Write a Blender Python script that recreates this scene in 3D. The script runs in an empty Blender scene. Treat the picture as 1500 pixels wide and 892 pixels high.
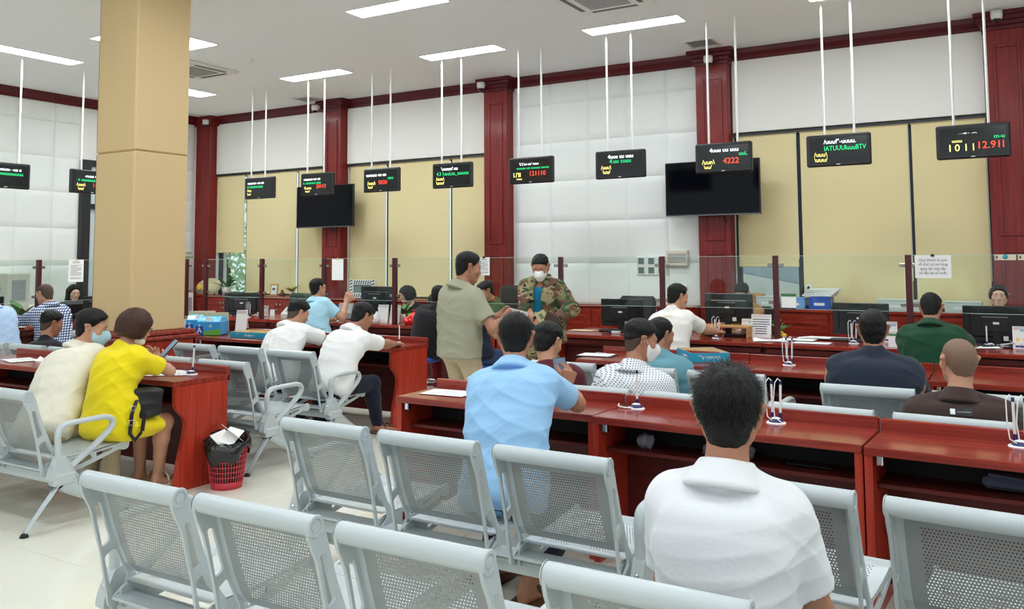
import bpy, math, random
import numpy as np
from mathutils import Vector, Matrix, Euler
PI = math.pi
R = math.radians
S = bpy.context.scene
COL = S.collection
random.seed(7)

# ------------------------------------------------------------------ camera, world, exposure
CAMZ = 1.58
F_PX, CY_PX, YAW, PITCH, ROLL = 1257.685, 289.016, 0.5371328, 0.07153799, -0.0051605
cam_d = bpy.data.cameras.new('camera')
cam = bpy.data.objects.new('camera', cam_d)
COL.objects.link(cam)
S.camera = cam
fw = Vector((-math.sin(YAW)*math.cos(PITCH), math.cos(YAW)*math.cos(PITCH), math.sin(PITCH)))
rt = Vector((math.cos(YAW), math.sin(YAW), 0))
up = rt.cross(fw)
r2 = rt*math.cos(ROLL) + up*math.sin(ROLL)
u2 = up*math.cos(ROLL) - rt*math.sin(ROLL)
m = Matrix((r2, u2, -fw)).transposed().to_4x4()
m.translation = (0, 0, CAMZ)
cam.matrix_world = m
cam_d.sensor_fit = 'HORIZONTAL'
cam_d.sensor_width = 36.0
cam_d.lens = F_PX/1500*36.0
cam_d.shift_y = -(446-CY_PX)/1500
cam_d.clip_start = 0.05
cam_d.clip_end = 200

S.view_settings.view_transform = 'Standard'
S.view_settings.look = 'None'
S.view_settings.exposure = 0.1
S.view_settings.gamma = 1.0
S.view_settings.use_curve_mapping = False
S.cycles.max_bounces = 8
S.cycles.diffuse_bounces = 5
S.cycles.transparent_max_bounces = 16
S.cycles.caustics_reflective = False
S.cycles.caustics_refractive = False

world = bpy.data.worlds.new('world')
S.world = world
world.use_nodes = True
WORLD_STRENGTH = 1.0
LAMP_STRENGTH = 26.0
wb = world.node_tree.nodes['Background']
wb.inputs[0].default_value = (0.86, 0.93, 1.0, 1)
wb.inputs[1].default_value = WORLD_STRENGTH

# ------------------------------------------------------------------ materials
def lin(c):
    out = []
    for v in c[:3]:
        v = v/255.0
        out.append(v/12.92 if v <= 0.04045 else ((v+0.055)/1.055)**2.4)
    return (out[0], out[1], out[2], 1.0)

MATS = {}
def mat(name, rgb, rough=0.5, metal=0.0, spec=0.5, bump=0.0, bscale=40.0, var=0.0, vscale=8.0, emit=0.0, coat=0.0, stretch=(1, 1, 1), sheen=0.0):
    if name in MATS: return MATS[name]
    M = bpy.data.materials.new(name); M.use_nodes = True
    nt = M.node_tree; b = nt.nodes['Principled BSDF']
    b.inputs['Base Color'].default_value = lin(rgb)
    b.inputs['Roughness'].default_value = rough
    b.inputs['Metallic'].default_value = metal
    b.inputs['Specular IOR Level'].default_value = spec
    if coat:
        b.inputs['Coat Weight'].default_value = coat
        b.inputs['Coat Roughness'].default_value = 0.08
    if sheen: b.inputs['Sheen Weight'].default_value = sheen
    if emit:
        b.inputs['Emission Color'].default_value = lin(rgb)
        b.inputs['Emission Strength'].default_value = emit
    if bump or var:
        tc = nt.nodes.new('ShaderNodeTexCoord'); mp = nt.nodes.new('ShaderNodeMapping')
        mp.inputs['Scale'].default_value = stretch
        nt.links.new(tc.outputs['Object'], mp.inputs['Vector'])
    if var:
        n = nt.nodes.new('ShaderNodeTexNoise'); n.inputs['Scale'].default_value = vscale; n.inputs['Detail'].default_value = 5
        nt.links.new(mp.outputs[0], n.inputs['Vector'])
        mx = nt.nodes.new('ShaderNodeMix'); mx.data_type = 'RGBA'
        c = lin(rgb)
        mx.inputs['A'].default_value = tuple(max(0, x*(1-var)) for x in c[:3])+(1,)
        mx.inputs['B'].default_value = tuple(min(1, x*(1+var)) for x in c[:3])+(1,)
        nt.links.new(n.outputs[0], mx.inputs['Factor'])
        nt.links.new(mx.outputs['Result'], b.inputs['Base Color'])
    if bump:
        n2 = nt.nodes.new('ShaderNodeTexNoise'); n2.inputs['Scale'].default_value = bscale; n2.inputs['Detail'].default_value = 3
        nt.links.new(mp.outputs[0], n2.inputs['Vector'])
        bp = nt.nodes.new('ShaderNodeBump'); bp.inputs['Strength'].default_value = bump; bp.inputs['Distance'].default_value = 0.01
        nt.links.new(n2.outputs[0], bp.inputs['Height'])
        nt.links.new(bp.outputs[0], b.inputs['Normal'])
    MATS[name] = M
    return M

def wood(name, a, b_, rough=0.25, grain=(1.5, 30, 30), coat=0.10):
    if name in MATS: return MATS[name]
    M = bpy.data.materials.new(name); M.use_nodes = True
    nt = M.node_tree; b = nt.nodes['Principled BSDF']
    tc = nt.nodes.new('ShaderNodeTexCoord'); mp = nt.nodes.new('ShaderNodeMapping'); mp.inputs['Scale'].default_value = grain
    n = nt.nodes.new('ShaderNodeTexNoise'); n.inputs['Scale'].default_value = 1.0; n.inputs['Detail'].default_value = 6; n.inputs['Distortion'].default_value = 0.6
    cr = nt.nodes.new('ShaderNodeValToRGB')
    cr.color_ramp.elements[0].position = 0.3; cr.color_ramp.elements[0].color = lin(a)
    cr.color_ramp.elements[1].position = 0.7; cr.color_ramp.elements[1].color = lin(b_)
    nt.links.new(tc.outputs['Object'], mp.inputs['Vector']); nt.links.new(mp.outputs[0], n.inputs['Vector'])
    nt.links.new(n.outputs[0], cr.inputs[0]); nt.links.new(cr.outputs[0], b.inputs['Base Color'])
    b.inputs['Roughness'].default_value = rough
    b.inputs['Coat Weight'].default_value = coat; b.inputs['Coat Roughness'].default_value = 0.12; b.inputs['Specular IOR Level'].default_value = 0.3
    MATS[name] = M
    return M

def glassmat(name, tint=(0.93, 0.97, 0.95), alpha=0.08, rough=0.0):
    # thin pane: mostly straight-through with a little mirror reflection
    if name in MATS: return MATS[name]
    M = bpy.data.materials.new(name); M.use_nodes = True
    nt = M.node_tree; nt.nodes.clear()
    o = nt.nodes.new('ShaderNodeOutputMaterial'); t = nt.nodes.new('ShaderNodeBsdfTransparent'); g = nt.nodes.new('ShaderNodeBsdfGlossy')
    t.inputs[0].default_value = tint+(1,); g.inputs['Roughness'].default_value = rough; g.inputs[0].default_value = (0.95, 1, 0.98, 1)
    lw = nt.nodes.new('ShaderNodeLayerWeight'); lw.inputs[0].default_value = 0.5
    pw = nt.nodes.new('ShaderNodeMath'); pw.operation = 'POWER'; pw.inputs[1].default_value = 4.0; nt.links.new(lw.outputs['Facing'], pw.inputs[0])
    fr = nt.nodes.new('ShaderNodeMath'); fr.operation = 'MULTIPLY_ADD'; fr.inputs[1].default_value = 0.5; fr.inputs[2].default_value = 0.018; nt.links.new(pw.outputs[0], fr.inputs[0])
    mx = nt.nodes.new('ShaderNodeMixShader')
    nt.links.new(fr.outputs[0], mx.inputs[0]); nt.links.new(t.outputs[0], mx.inputs[1]); nt.links.new(g.outputs[0], mx.inputs[2])
    nt.links.new(mx.outputs[0], o.inputs[0])
    MATS[name] = M
    return M

# ------------------------------------------------------------------ mesh builder
class MB:
    def __init__(s): s.v = []; s.f = []; s.sm = []; s.mi = []
    def add(s, verts, faces, smooth=False, mi=0):
        o = len(s.v); s.v += [tuple(p) for p in verts]
        for fc in faces: s.f.append(tuple(i+o for i in fc)); s.sm.append(smooth); s.mi.append(mi)
        return s
    def box(s, c, d, rot=None, ch=0.0, mi=0):
        hx, hy, hz = d[0]/2, d[1]/2, d[2]/2
        if ch <= 0:
            vs = [(x*hx, y*hy, z*hz) for x in (-1, 1) for y in (-1, 1) for z in (-1, 1)]
            fs = [(0, 1, 3, 2), (4, 6, 7, 5), (0, 4, 5, 1), (2, 3, 7, 6), (0, 2, 6, 4), (1, 5, 7, 3)]
        else:
            ch = min(ch, 0.49*min(d)); vs = []; ix = {}
            for x in (-1, 1):
                for y in (-1, 1):
                    for z in (-1, 1):
                        for ax in range(3):
                            p = [x*(hx-ch), y*(hy-ch), z*(hz-ch)]
                            p[ax] = (x*hx, y*hy, z*hz)[ax]
                            ix[(x, y, z, ax)] = len(vs); vs.append(tuple(p))
            fs = []
            for ax in range(3):
                a1, a2 = (ax+1) % 3, (ax+2) % 3
                for sg in (-1, 1):
                    q = []
                    for (i, j) in ((-1, -1), (1, -1), (1, 1), (-1, 1)):
                        k = [0, 0, 0]; k[ax] = sg; k[a1] = i; k[a2] = j; q.append(ix[(k[0], k[1], k[2], ax)])
                    fs.append(tuple(q) if sg > 0 else tuple(reversed(q)))
            for ax in range(3):
                a1, a2 = (ax+1) % 3, (ax+2) % 3
                for i in (-1, 1):
                    for j in (-1, 1):
                        def K(t, w):
                            k = [0, 0, 0]; k[ax] = t; k[a1] = i; k[a2] = j; return ix[(k[0], k[1], k[2], w)]
                        q = (K(-1, a1), K(1, a1), K(1, a2), K(-1, a2))
                        fs.append(q if i*j > 0 else tuple(reversed(q)))
            for x in (-1, 1):
                for y in (-1, 1):
                    for z in (-1, 1):
                        q = tuple(ix[(x, y, z, a)] for a in range(3)); fs.append(q if x*y*z > 0 else tuple(reversed(q)))
        if rot is not None:
            Rm = Euler(rot).to_matrix() if not isinstance(rot, Matrix) else rot
            vs = [tuple(Rm @ Vector(p)) for p in vs]
        vs = [(p[0]+c[0], p[1]+c[1], p[2]+c[2]) for p in vs]
        return s.add(vs, fs, False, mi)
    def bb(s, lo, hi, ch=0.0, mi=0):
        return s.box([(a+b)/2 for a, b in zip(lo, hi)], [abs(b-a) for a, b in zip(lo, hi)], None, ch, mi)
    def tube(s, pts, r, n=8, closed=False, cap=True, mi=0):
        pts = [Vector(p) for p in pts]; N = len(pts)
        rs = r if isinstance(r, (list, tuple)) else [r]*N
        vs = []; prev = None
        for i, p in enumerate(pts):
            if closed: t = pts[(i+1) % N]-pts[i-1]
            else: t = pts[min(i+1, N-1)]-pts[max(i-1, 0)]
            t.normalize()
            if prev is None:
                a = Vector((0, 0, 1)) if abs(t.z) < 0.9 else Vector((1, 0, 0)); u = a.cross(t).normalized()
            else:
                u = (prev-t*prev.dot(t)).normalized()
            prev = u; w = t.cross(u)
            for k in range(n):
                th = 2*PI*k/n; vs.append(p+(u*math.cos(th)+w*math.sin(th))*rs[i])
        fs = []
        for i in range(N if closed else N-1):
            a = i*n; b = ((i+1) % N)*n
            for k in range(n): fs.append((a+k, a+(k+1) % n, b+(k+1) % n, b+k))
        s.add(vs, fs, True, mi)
        if cap and not closed:
            s.add(vs[:n], [tuple(reversed(range(n)))], False, mi); s.add(vs[-n:], [tuple(range(n))], False, mi)
        return s
    def lathe(s, prof, c=(0, 0, 0), n=20, mi=0, rot=None, smooth=True):
        vs = []; fs = []; m_ = len(prof)
        for k in range(n):
            th = 2*PI*k/n
            for (r, z) in prof: vs.append((r*math.cos(th), r*math.sin(th), z))
        for k in range(n):
            a = k*m_; b = ((k+1) % n)*m_
            for i in range(m_-1): fs.append((a+i, b+i, b+i+1, a+i+1))
        if rot is not None:
            Rm = Euler(rot).to_matrix() if not isinstance(rot, Matrix) else rot
            vs = [tuple(Rm @ Vector(p)) for p in vs]
        return s.add([(p[0]+c[0], p[1]+c[1], p[2]+c[2]) for p in vs], fs, smooth, mi)
    def prism(s, poly, axis, a, b, mi=0):
        # poly: 2-D outline, counter-clockwise; extruded along axis from a to b
        def P(u, v, w): return {0: (w, u, v), 1: (u, w, v), 2: (u, v, w)}[axis]
        n = len(poly); vs = [P(u, v, a) for u, v in poly]+[P(u, v, b) for u, v in poly]
        fs = [tuple(reversed(range(n))), tuple(range(n, 2*n))]+[(i, (i+1) % n, n+(i+1) % n, n+i) for i in range(n)]
        if axis == 1: fs = [tuple(reversed(f)) for f in fs]
        return s.add(vs, fs, False, mi)
    def quad(s, a, b, c, d, mi=0): return s.add([a, b, c, d], [(0, 1, 2, 3)], False, mi)
    def ell(s, c, r, n=12, m_=8, mi=0):
        prof = []
        vs = []; fs = []
        for i in range(m_+1):
            ph = -PI/2+PI*i/m_
            for k in range(n):
                th = 2*PI*k/n; vs.append((c[0]+r[0]*math.cos(ph)*math.cos(th), c[1]+r[1]*math.cos(ph)*math.sin(th), c[2]+r[2]*math.sin(ph)))
        for i in range(m_):
            for k in range(n): fs.append((i*n+k, i*n+(k+1) % n, (i+1)*n+(k+1) % n, (i+1)*n+k))
        return s.add(vs, fs, True, mi)
    def mesh(s, name, mats):
        me = bpy.data.meshes.new(name); me.from_pydata(s.v, [], s.f)
        me.polygons.foreach_set('use_smooth', s.sm); me.polygons.foreach_set('material_index', s.mi)
        for m_ in (mats if isinstance(mats, (list, tuple)) else [mats]): me.materials.append(m_)
        me.update(); return me

def obj(name, mb, mats, parent=None, loc=None, rz=0.0, label=None):
    me = mb if isinstance(mb, bpy.types.Mesh) else mb.mesh(name, mats)
    o = bpy.data.objects.new(name, me); COL.objects.link(o)
    if parent is not None: o.parent = parent
    if loc is not None: o.location = loc
    if rz: o.rotation_euler = (0, 0, rz)
    if label: o['label'] = label
    return o
def tag(o, label, cat, group=None):
    o['label'] = label; o['category'] = cat
    if group: o['group'] = group
    return o
def thing(name, label, cat, loc=(0, 0, 0), rz=0.0, group=None):
    o = bpy.data.objects.new(name, None); COL.objects.link(o)
    o.empty_display_size = 0.1; o.location = loc; o.rotation_euler = (0, 0, rz)
    return tag(o, label, cat, group)
def struct(o, stuff=False): o['kind'] = 'structure'; return o
def kids(o): return [c for c in bpy.data.objects if c.parent == o]
CH = {}
def dup(root, loc, rz=0.0, label=None, group=None):
    def cp(o, par):
        c = o.copy(); COL.objects.link(c)
        if par is not None: c.parent = par
        for ch in kids(o): cp(ch, c)
        return c
    r = cp(root, None); r.location = loc; r.rotation_euler = (0, 0, rz)
    if label: r['label'] = label
    if group: r['group'] = group
    return r
def text_mesh(txt, size, loc, rotm, parent, mt, name='lettering', align='CENTER', ext=0.0006, space=1.0, line=1.0):
    cu = bpy.data.curves.new(name, 'FONT'); cu.body = txt; cu.size = size; cu.align_x = align; cu.align_y = 'CENTER'; cu.extrude = ext
    cu.space_character = space; cu.space_line = line; cu.resolution_u = 2
    to = bpy.data.objects.new(name, cu); COL.objects.link(to)
    dg = bpy.context.evaluated_depsgraph_get(); dg.update()
    me = bpy.data.meshes.new_from_object(to.evaluated_get(dg))
    bpy.data.objects.remove(to); bpy.data.curves.remove(cu)
    me.name = name; me.materials.clear(); me.materials.append(mt)
    o = bpy.data.objects.new(name, me); COL.objects.link(o)
    o.parent = parent; o.matrix_local = Matrix.Translation(loc) @ rotm.to_4x4()
    return o
FACE_MY = Matrix(((1, 0, 0), (0, 0, -1), (0, 1, 0)))      # lettering that reads from -Y
FACE_PX = Matrix(((0, 0, 1), (1, 0, 0), (0, 1, 0)))       # lettering that reads from +X
FACE_UP = Matrix.Identity(3)

# palette
RED = wood('mahogany', (116, 32, 24), (156, 58, 43), 0.2, coat=0.25)
REDV = wood('mahogany upright', (150, 40, 26), (186, 64, 44), 0.3, (30, 30, 1.5))
REDD = wood('mahogany shaded', (76, 20, 18), (98, 30, 26), 0.5)  # same mahogany, colour darkened to stand in for shade under tops
REDC = wood('mahogany cornice', (84, 24, 32), (104, 34, 42), 0.35, (1.5, 30, 30))
STEEL = mat('light grey enamel', (186, 194, 196), 0.32, 0.0, 0.5)
STEELD = mat('grey perforated steel', (150, 154, 154), 0.38, 0.15, 0.5)
CHROME = mat('chrome', (210, 210, 212), 0.12, 1.0)
BLACK = mat('black plastic', (20, 21, 24), 0.35)
BLACKG = mat('black screen', (8, 9, 14), 0.06, 0, 0.6)
WHITE = mat('white plastic', (232, 232, 230), 0.35)
PAPER = mat('paper', (240, 240, 238), 0.8)
INK = mat('ink', (90, 90, 96), 0.8)
RUBBER = mat('black rubber', (24, 24, 24), 0.8)
# ------------------------------------------------------------------ figures: signed-distance modelling, polygonised with surface nets
def npv(p): return np.array(p, np.float32)
class Sdf:
    def __init__(s): s.p = []
    def cone(s, a, b, ra, rb=None, k=0.02, op='u'):
        a = npv(a); b = npv(b); rb = ra if rb is None else rb
        ba = b-a; l2 = float(ba@ba)+1e-9; rm = max(ra, rb)
        def f(X, Y, Z):
            t = ((X-a[0])*ba[0]+(Y-a[1])*ba[1]+(Z-a[2])*ba[2])/l2
            t = np.clip(t, 0, 1)
            return np.sqrt((X-a[0]-t*ba[0])**2+(Y-a[1]-t*ba[1])**2+(Z-a[2]-t*ba[2])**2)-(ra+(rb-ra)*t)
        s.p.append((f, np.minimum(a, b)-rm, np.maximum(a, b)+rm, k, op)); return s
    def ell(s, c, r, M=None, k=0.02, op='u'):
        c = npv(c); r = npv(r); Mm = np.eye(3, dtype=np.float32) if M is None else npv(M)   # rows: local axes
        def f(X, Y, Z):
            x, y, z = X-c[0], Y-c[1], Z-c[2]
            q = [(Mm[i, 0]*x+Mm[i, 1]*y+Mm[i, 2]*z)/r[i] for i in range(3)]
            k0 = np.sqrt(q[0]**2+q[1]**2+q[2]**2)
            k1 = np.sqrt((q[0]/r[0])**2+(q[1]/r[1])**2+(q[2]/r[2])**2)+1e-6
            return k0*(k0-1)/k1
        e = np.sqrt(((Mm*r[:, None])**2).sum(0))
        s.p.append((f, c-e, c+e, k, op)); return s
    def ecap(s, a, b, wa, da, wb, db, side, k=0.03, op='u', rnd=0.03):
        # elliptical limb from a to b; side = direction of the half-widths w, depth is across it; the ends are rounded by rnd
        a = npv(a); b = npv(b); ba = b-a; L = float(np.linalg.norm(ba)); t_ = ba/L
        sd = npv(side); sd = sd-t_*(sd@t_); sd /= np.linalg.norm(sd); dp = np.cross(t_, sd)
        def f(X, Y, Z):
            x, y, z = X-a[0], Y-a[1], Z-a[2]
            h = x*t_[0]+y*t_[1]+z*t_[2]; u = x*sd[0]+y*sd[1]+z*sd[2]; v = x*dp[0]+y*dp[1]+z*dp[2]
            q = np.clip(h/L, 0, 1); w = wa+(wb-wa)*q-rnd; d = da+(db-da)*q-rnd
            g = np.sqrt((u/w)**2+(v/d)**2)
            rad = (g-1)*np.minimum(w, d)
            e = np.maximum(-h, h-L)+0.0
            return np.sqrt(np.maximum(rad, 0)**2+np.maximum(e, 0)**2)+np.minimum(np.maximum(rad, e), 0)-rnd
        m_ = max(wa, wb, da, db)+rnd
        s.p.append((f, np.minimum(a, b)-m_, np.maximum(a, b)+m_, k, op)); return s
    def sleeve(s, a, b, t1, ra, rb, ri, k=0.04):
        # a tapering tube round the arm from a towards b, cut square at t1 and hollow inside its cuff
        a = npv(a); b = npv(b); ba = b-a; l2 = float(ba@ba); L = math.sqrt(l2)
        def f(X, Y, Z):
            t = ((X-a[0])*ba[0]+(Y-a[1])*ba[1]+(Z-a[2])*ba[2])/l2
            q = np.clip(t, 0, 1)
            d = np.sqrt((X-a[0]-q*ba[0])**2+(Y-a[1]-q*ba[1])**2+(Z-a[2]-q*ba[2])**2)
            o = np.maximum(d-(ra+(rb-ra)*np.clip(t/t1, 0, 1)), (t-t1)*L)
            return np.maximum(o, np.minimum(d*0-(d-ri), (t-(t1-0.13))*L)) 
        s.p.append((f, np.minimum(a, b)-ra, np.maximum(a, b)+ra, k, 'u')); return s
    def plane(s, c, n, k=0.004):
        # keep the side the normal points away from
        c = npv(c); n = npv(n); n = n/np.linalg.norm(n)
        def f(X, Y, Z): return (X-c[0])*n[0]+(Y-c[1])*n[1]+(Z-c[2])*n[2]
        s.p.append((f, None, None, k, 'i')); return s
    def fn(s, f, lo=None, hi=None, k=0.01, op='i'):
        s.p.append((f, None if lo is None else npv(lo), None if hi is None else npv(hi), k, op)); return s
    def bounds(s):
        lo = np.min([p[1] for p in s.p if p[4] == 'u' and p[1] is not None], 0); hi = np.max([p[2] for p in s.p if p[4] == 'u' and p[1] is not None], 0)
        return lo, hi
    def mesh(s, h, lo=None, hi=None, disp=None):
        l, g = s.bounds()
        if disp is not None: l = l-0.035; g = g+0.035
        lo = l-2*h if lo is None else np.maximum(npv(lo), l-2*h); hi = g+2*h if hi is None else np.minimum(npv(hi), g+2*h)
        n = np.maximum(np.ceil((hi-lo)/h).astype(int)+1, 2)
        ax = [(lo[i]+h*np.arange(n[i])).astype(np.float32) for i in range(3)]
        D = np.full(n, 0.5, np.float32)
        for (f, a, b, k, op) in s.p:
            if a is None: sl = (slice(None),)*3
            else:
                mg = k+2.5*h+(0.03 if disp is not None else 0)
                i0 = np.clip(np.floor((a-mg-lo)/h).astype(int), 0, n); i1 = np.clip(np.ceil((b+mg-lo)/h).astype(int)+1, 0, n)
                if (i1 <= i0).any(): continue
                sl = tuple(slice(i0[i], i1[i]) for i in range(3))
            X = ax[0][sl[0]][:, None, None]; Y = ax[1][sl[1]][None, :, None]; Z = ax[2][sl[2]][None, None, :]
            d = f(X, Y, Z); E_ = D[sl]
            if op == 'u': hh = np.maximum(k-np.abs(E_-d), 0)/k; D[sl] = np.minimum(E_, d)-hh*hh*k*0.25
            elif op == 's': d = -d; hh = np.maximum(k-np.abs(E_-d), 0)/k; D[sl] = np.maximum(E_, d)+hh*hh*k*0.25
            else: hh = np.maximum(k-np.abs(E_-d), 0)/k; D[sl] = np.maximum(E_, d)+hh*hh*k*0.25
        if disp is not None:
            X, Y, Z = ax[0][:, None, None], ax[1][None, :, None], ax[2][None, None, :]
            D = D+disp(X, Y, Z)
        return nets(D, lo, h)
def nets(D, lo, h):
    ins = D < 0
    nx, ny, nz = D.shape
    cnt = np.zeros((nx-1, ny-1, nz-1), np.int8)
    offs = [(i, j, k) for i in (0, 1) for j in (0, 1) for k in (0, 1)]
    for (i, j, k) in offs: cnt += ins[i:nx-1+i, j:ny-1+j, k:nz-1+k]
    act = (cnt > 0) & (cnt < 8)
    idx = np.argwhere(act)
    if len(idx) == 0: return np.zeros((0, 3)), np.zeros((0, 4), int)
    vals = np.stack([D[idx[:, 0]+i, idx[:, 1]+j, idx[:, 2]+k] for (i, j, k) in offs], 1)
    P = np.zeros((len(idx), 3), np.float32); C = np.zeros(len(idx), np.float32)
    of = np.array(offs, np.float32)
    for a in range(8):
        for b in range(a+1, 8):
            if np.abs(of[a]-of[b]).sum() != 1: continue
            va, vb = vals[:, a], vals[:, b]; x = (va < 0) != (vb < 0)
            t = np.where(x, va/(va-vb+1e-12), 0)
            P += np.where(x[:, None], of[a]+(of[b]-of[a])*t[:, None], 0); C += x
    P = (idx+P/C[:, None])*h+lo
    mp = np.full(act.shape, -1, np.int32); mp[act] = np.arange(len(idx))
    Q = []
    for axis in range(3):
        sl = [slice(1, -1)]*3; sl[axis] = slice(0, -1); s2 = list(sl); s2[axis] = slice(1, None)
        A = ins[tuple(sl)]; B = ins[tuple(s2)]
        e = np.argwhere(A != B)
        if len(e) == 0: continue
        fl = A[e[:, 0], e[:, 1], e[:, 2]]
        base = e.copy()
        for q in range(3):
            if q != axis: base[:, q] += 1
        a1, a2 = (axis+1) % 3, (axis+2) % 3
        def cell(d1, d2):
            c = base.copy(); c[:, a1] -= d1; c[:, a2] -= d2; return mp[c[:, 0], c[:, 1], c[:, 2]]
        q = np.stack([cell(1, 1), cell(0, 1), cell(0, 0), cell(1, 0)], 1)
        q[~fl] = q[~fl][:, ::-1]
        Q.append(q)
    Q = np.concatenate(Q) if Q else np.zeros((0, 4), int)
    Q = Q[(Q >= 0).all(1)]
    return P, Q
def npmesh(name, parts, mt):
    V = []; Fq = []; o = 0
    for P, Q in parts:
        V.append(P); Fq.append(Q+o); o += len(P)
    V = np.concatenate(V); Fq = np.concatenate(Fq)
    me = bpy.data.meshes.new(name)
    me.vertices.add(len(V)); me.vertices.foreach_set('co', V.astype(np.float32).ravel())
    me.loops.add(4*len(Fq)); me.loops.foreach_set('vertex_index', Fq.astype(np.int32).ravel())
    me.polygons.add(len(Fq)); me.polygons.foreach_set('loop_start', np.arange(0, 4*len(Fq), 4, dtype=np.int32))
    me.polygons.foreach_set('use_smooth', np.ones(len(Fq), bool))
    me.update(calc_edges=True); me.materials.append(mt)
    return me

def unit(v): v = np.array(v, float); return v/np.linalg.norm(v)
def ik(S_, W, L1, L2, pole):
    S_ = np.array(S_, float); W = np.array(W, float); d = W-S_; L = np.linalg.norm(d); u = d/L
    if L > (L1+L2)*0.985: L = (L1+L2)*0.985; W = S_+u*L
    a = (L1*L1-L2*L2+L*L)/(2*L); hh = math.sqrt(max(L1*L1-a*a, 0))
    p = np.array(pole, float); p = p-u*(p@u)
    if np.linalg.norm(p) < 1e-6: p = np.array((0, 0, -1.0))
    return S_+u*a+unit(p)*hh, W
def wrinkle(amp, seed, fr=1.0):
    # cloth folds: sharp-crested waves of wandering direction, strong in places and absent in others
    rg = np.random.RandomState(seed); ws = []
    for i in range(4):
        q = rg.normal(size=3); q[2] = q[2]*1.8; q = q/np.linalg.norm(q)*rg.uniform(18, 40)*fr
        ws.append((q.astype(np.float32), rg.uniform(0, 6), rg.normal(size=3).astype(np.float32)*7, rg.uniform(0.6, 1.0), rg.normal(size=3).astype(np.float32)*9, rg.uniform(0, 6)))
    def f(X, Y, Z):
        o = 0
        for q, ph, q2, a, q3, p3 in ws:
            w = np.sin(q[0]*X+q[1]*Y+q[2]*Z+ph+1.8*np.sin(q2[0]*X+q2[1]*Y+q2[2]*Z))
            mk = np.clip(0.5+np.sin(q3[0]*X+q3[1]*Y+q3[2]*Z+p3), 0, 1.5)
            o = o+a*mk*(np.sqrt(np.abs(w)+0.02)-0.95)
        return (amp*0.9)*o
    return f

SKIN = {}
def skin(i):
    c = [(204, 158, 134), (194, 144, 116), (172, 120, 94), (220, 178, 156)][i]
    return mat('skin tone %d' % i, c, 0.48, 0, 0.4, 0.12, 160, 0.07, 14)
HAIRM = mat('black hair', (9, 8, 8), 0.5, 0, 0.3, 0.5, 240, 0.25, 60)
HAIRB = mat('dark brown hair', (60, 32, 22), 0.45, 0, 0.3, 0.4, 240, 0.3, 50, stretch=(3, 3, 0.6))
STUB = mat('cropped hair', (82, 66, 56), 0.7, 0, 0.3, 0.2, 300, 0.15, 90)
STUB2 = mat('shaved scalp', (124, 98, 82), 0.6, 0, 0.3, 0.15, 300, 0.2, 25)
EYEW = mat('eye white', (225, 222, 216), 0.2)
EYED = mat('dark iris', (24, 16, 12), 0.15)
LIP = mat('lips', (170, 92, 84), 0.4)
MASKW = mat('white face mask', (236, 236, 232), 0.8, bump=0.2, bscale=120)
MASKB = mat('pale blue face mask', (176, 212, 226), 0.8, bump=0.2, bscale=120)

def hand(sd, W, dr, nrm, thumb, curl, h, s=1.0):
    # W wrist, dr wrist to knuckles, nrm palm normal, thumb the side the thumb leaves from; returns prims in their own Sdf
    dr = unit(dr); nrm = np.array(nrm, float); nrm = unit(nrm-dr*(nrm@dr)); si = np.cross(dr, nrm)
    if si@np.array(thumb, float) < 0: si = -si
    W = np.array(W, float)
    K0 = W+dr*0.085*s
    sd.ecap(W-dr*0.01, K0-dr*0.006, 0.030*s, 0.019*s, 0.041*s, 0.017*s, si, 0.012, rnd=0.010)
    Ls = [(0.030, 0.076, 0.0085), (0.010, 0.086, 0.0088), (-0.010, 0.080, 0.0086), (-0.029, 0.062, 0.0076)]
    for i, (o, L, r) in enumerate(Ls):
        p = K0+si*o*s-dr*abs(o)*0.15; d = dr+si*o*1.6; d = unit(d)
        ang = 0; fr = (0.45, 0.32, 0.23)
        for j in range(3):
            ang += curl*(0.75, 0.95, 0.6)[j]*(1+0.08*i)
            q = p+(d*math.cos(ang)+nrm*math.sin(ang))*L*fr[j]*s
            sd.cone(p, q, r*s*(1-0.07*j), r*s*(1-0.07*(j+1)), 0.004); p = q
    p = W+dr*0.022*s+si*0.024*s
    t1 = unit(dr*0.75+si*0.75+nrm*0.35); t2 = unit(dr*1.0+si*0.25+nrm*(0.3+0.5*curl)); t3 = unit(dr*1.0-si*0.05+nrm*(0.3+0.6*curl))
    for d, L, r0, r1 in ((t1, 0.042, 0.014, 0.0115), (t2, 0.032, 0.0115, 0.0098), (t3, 0.026, 0.0098, 0.0082)):
        q = p+d*L*s; sd.cone(p, q, r0*s, r1*s, 0.006); p = q

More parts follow.
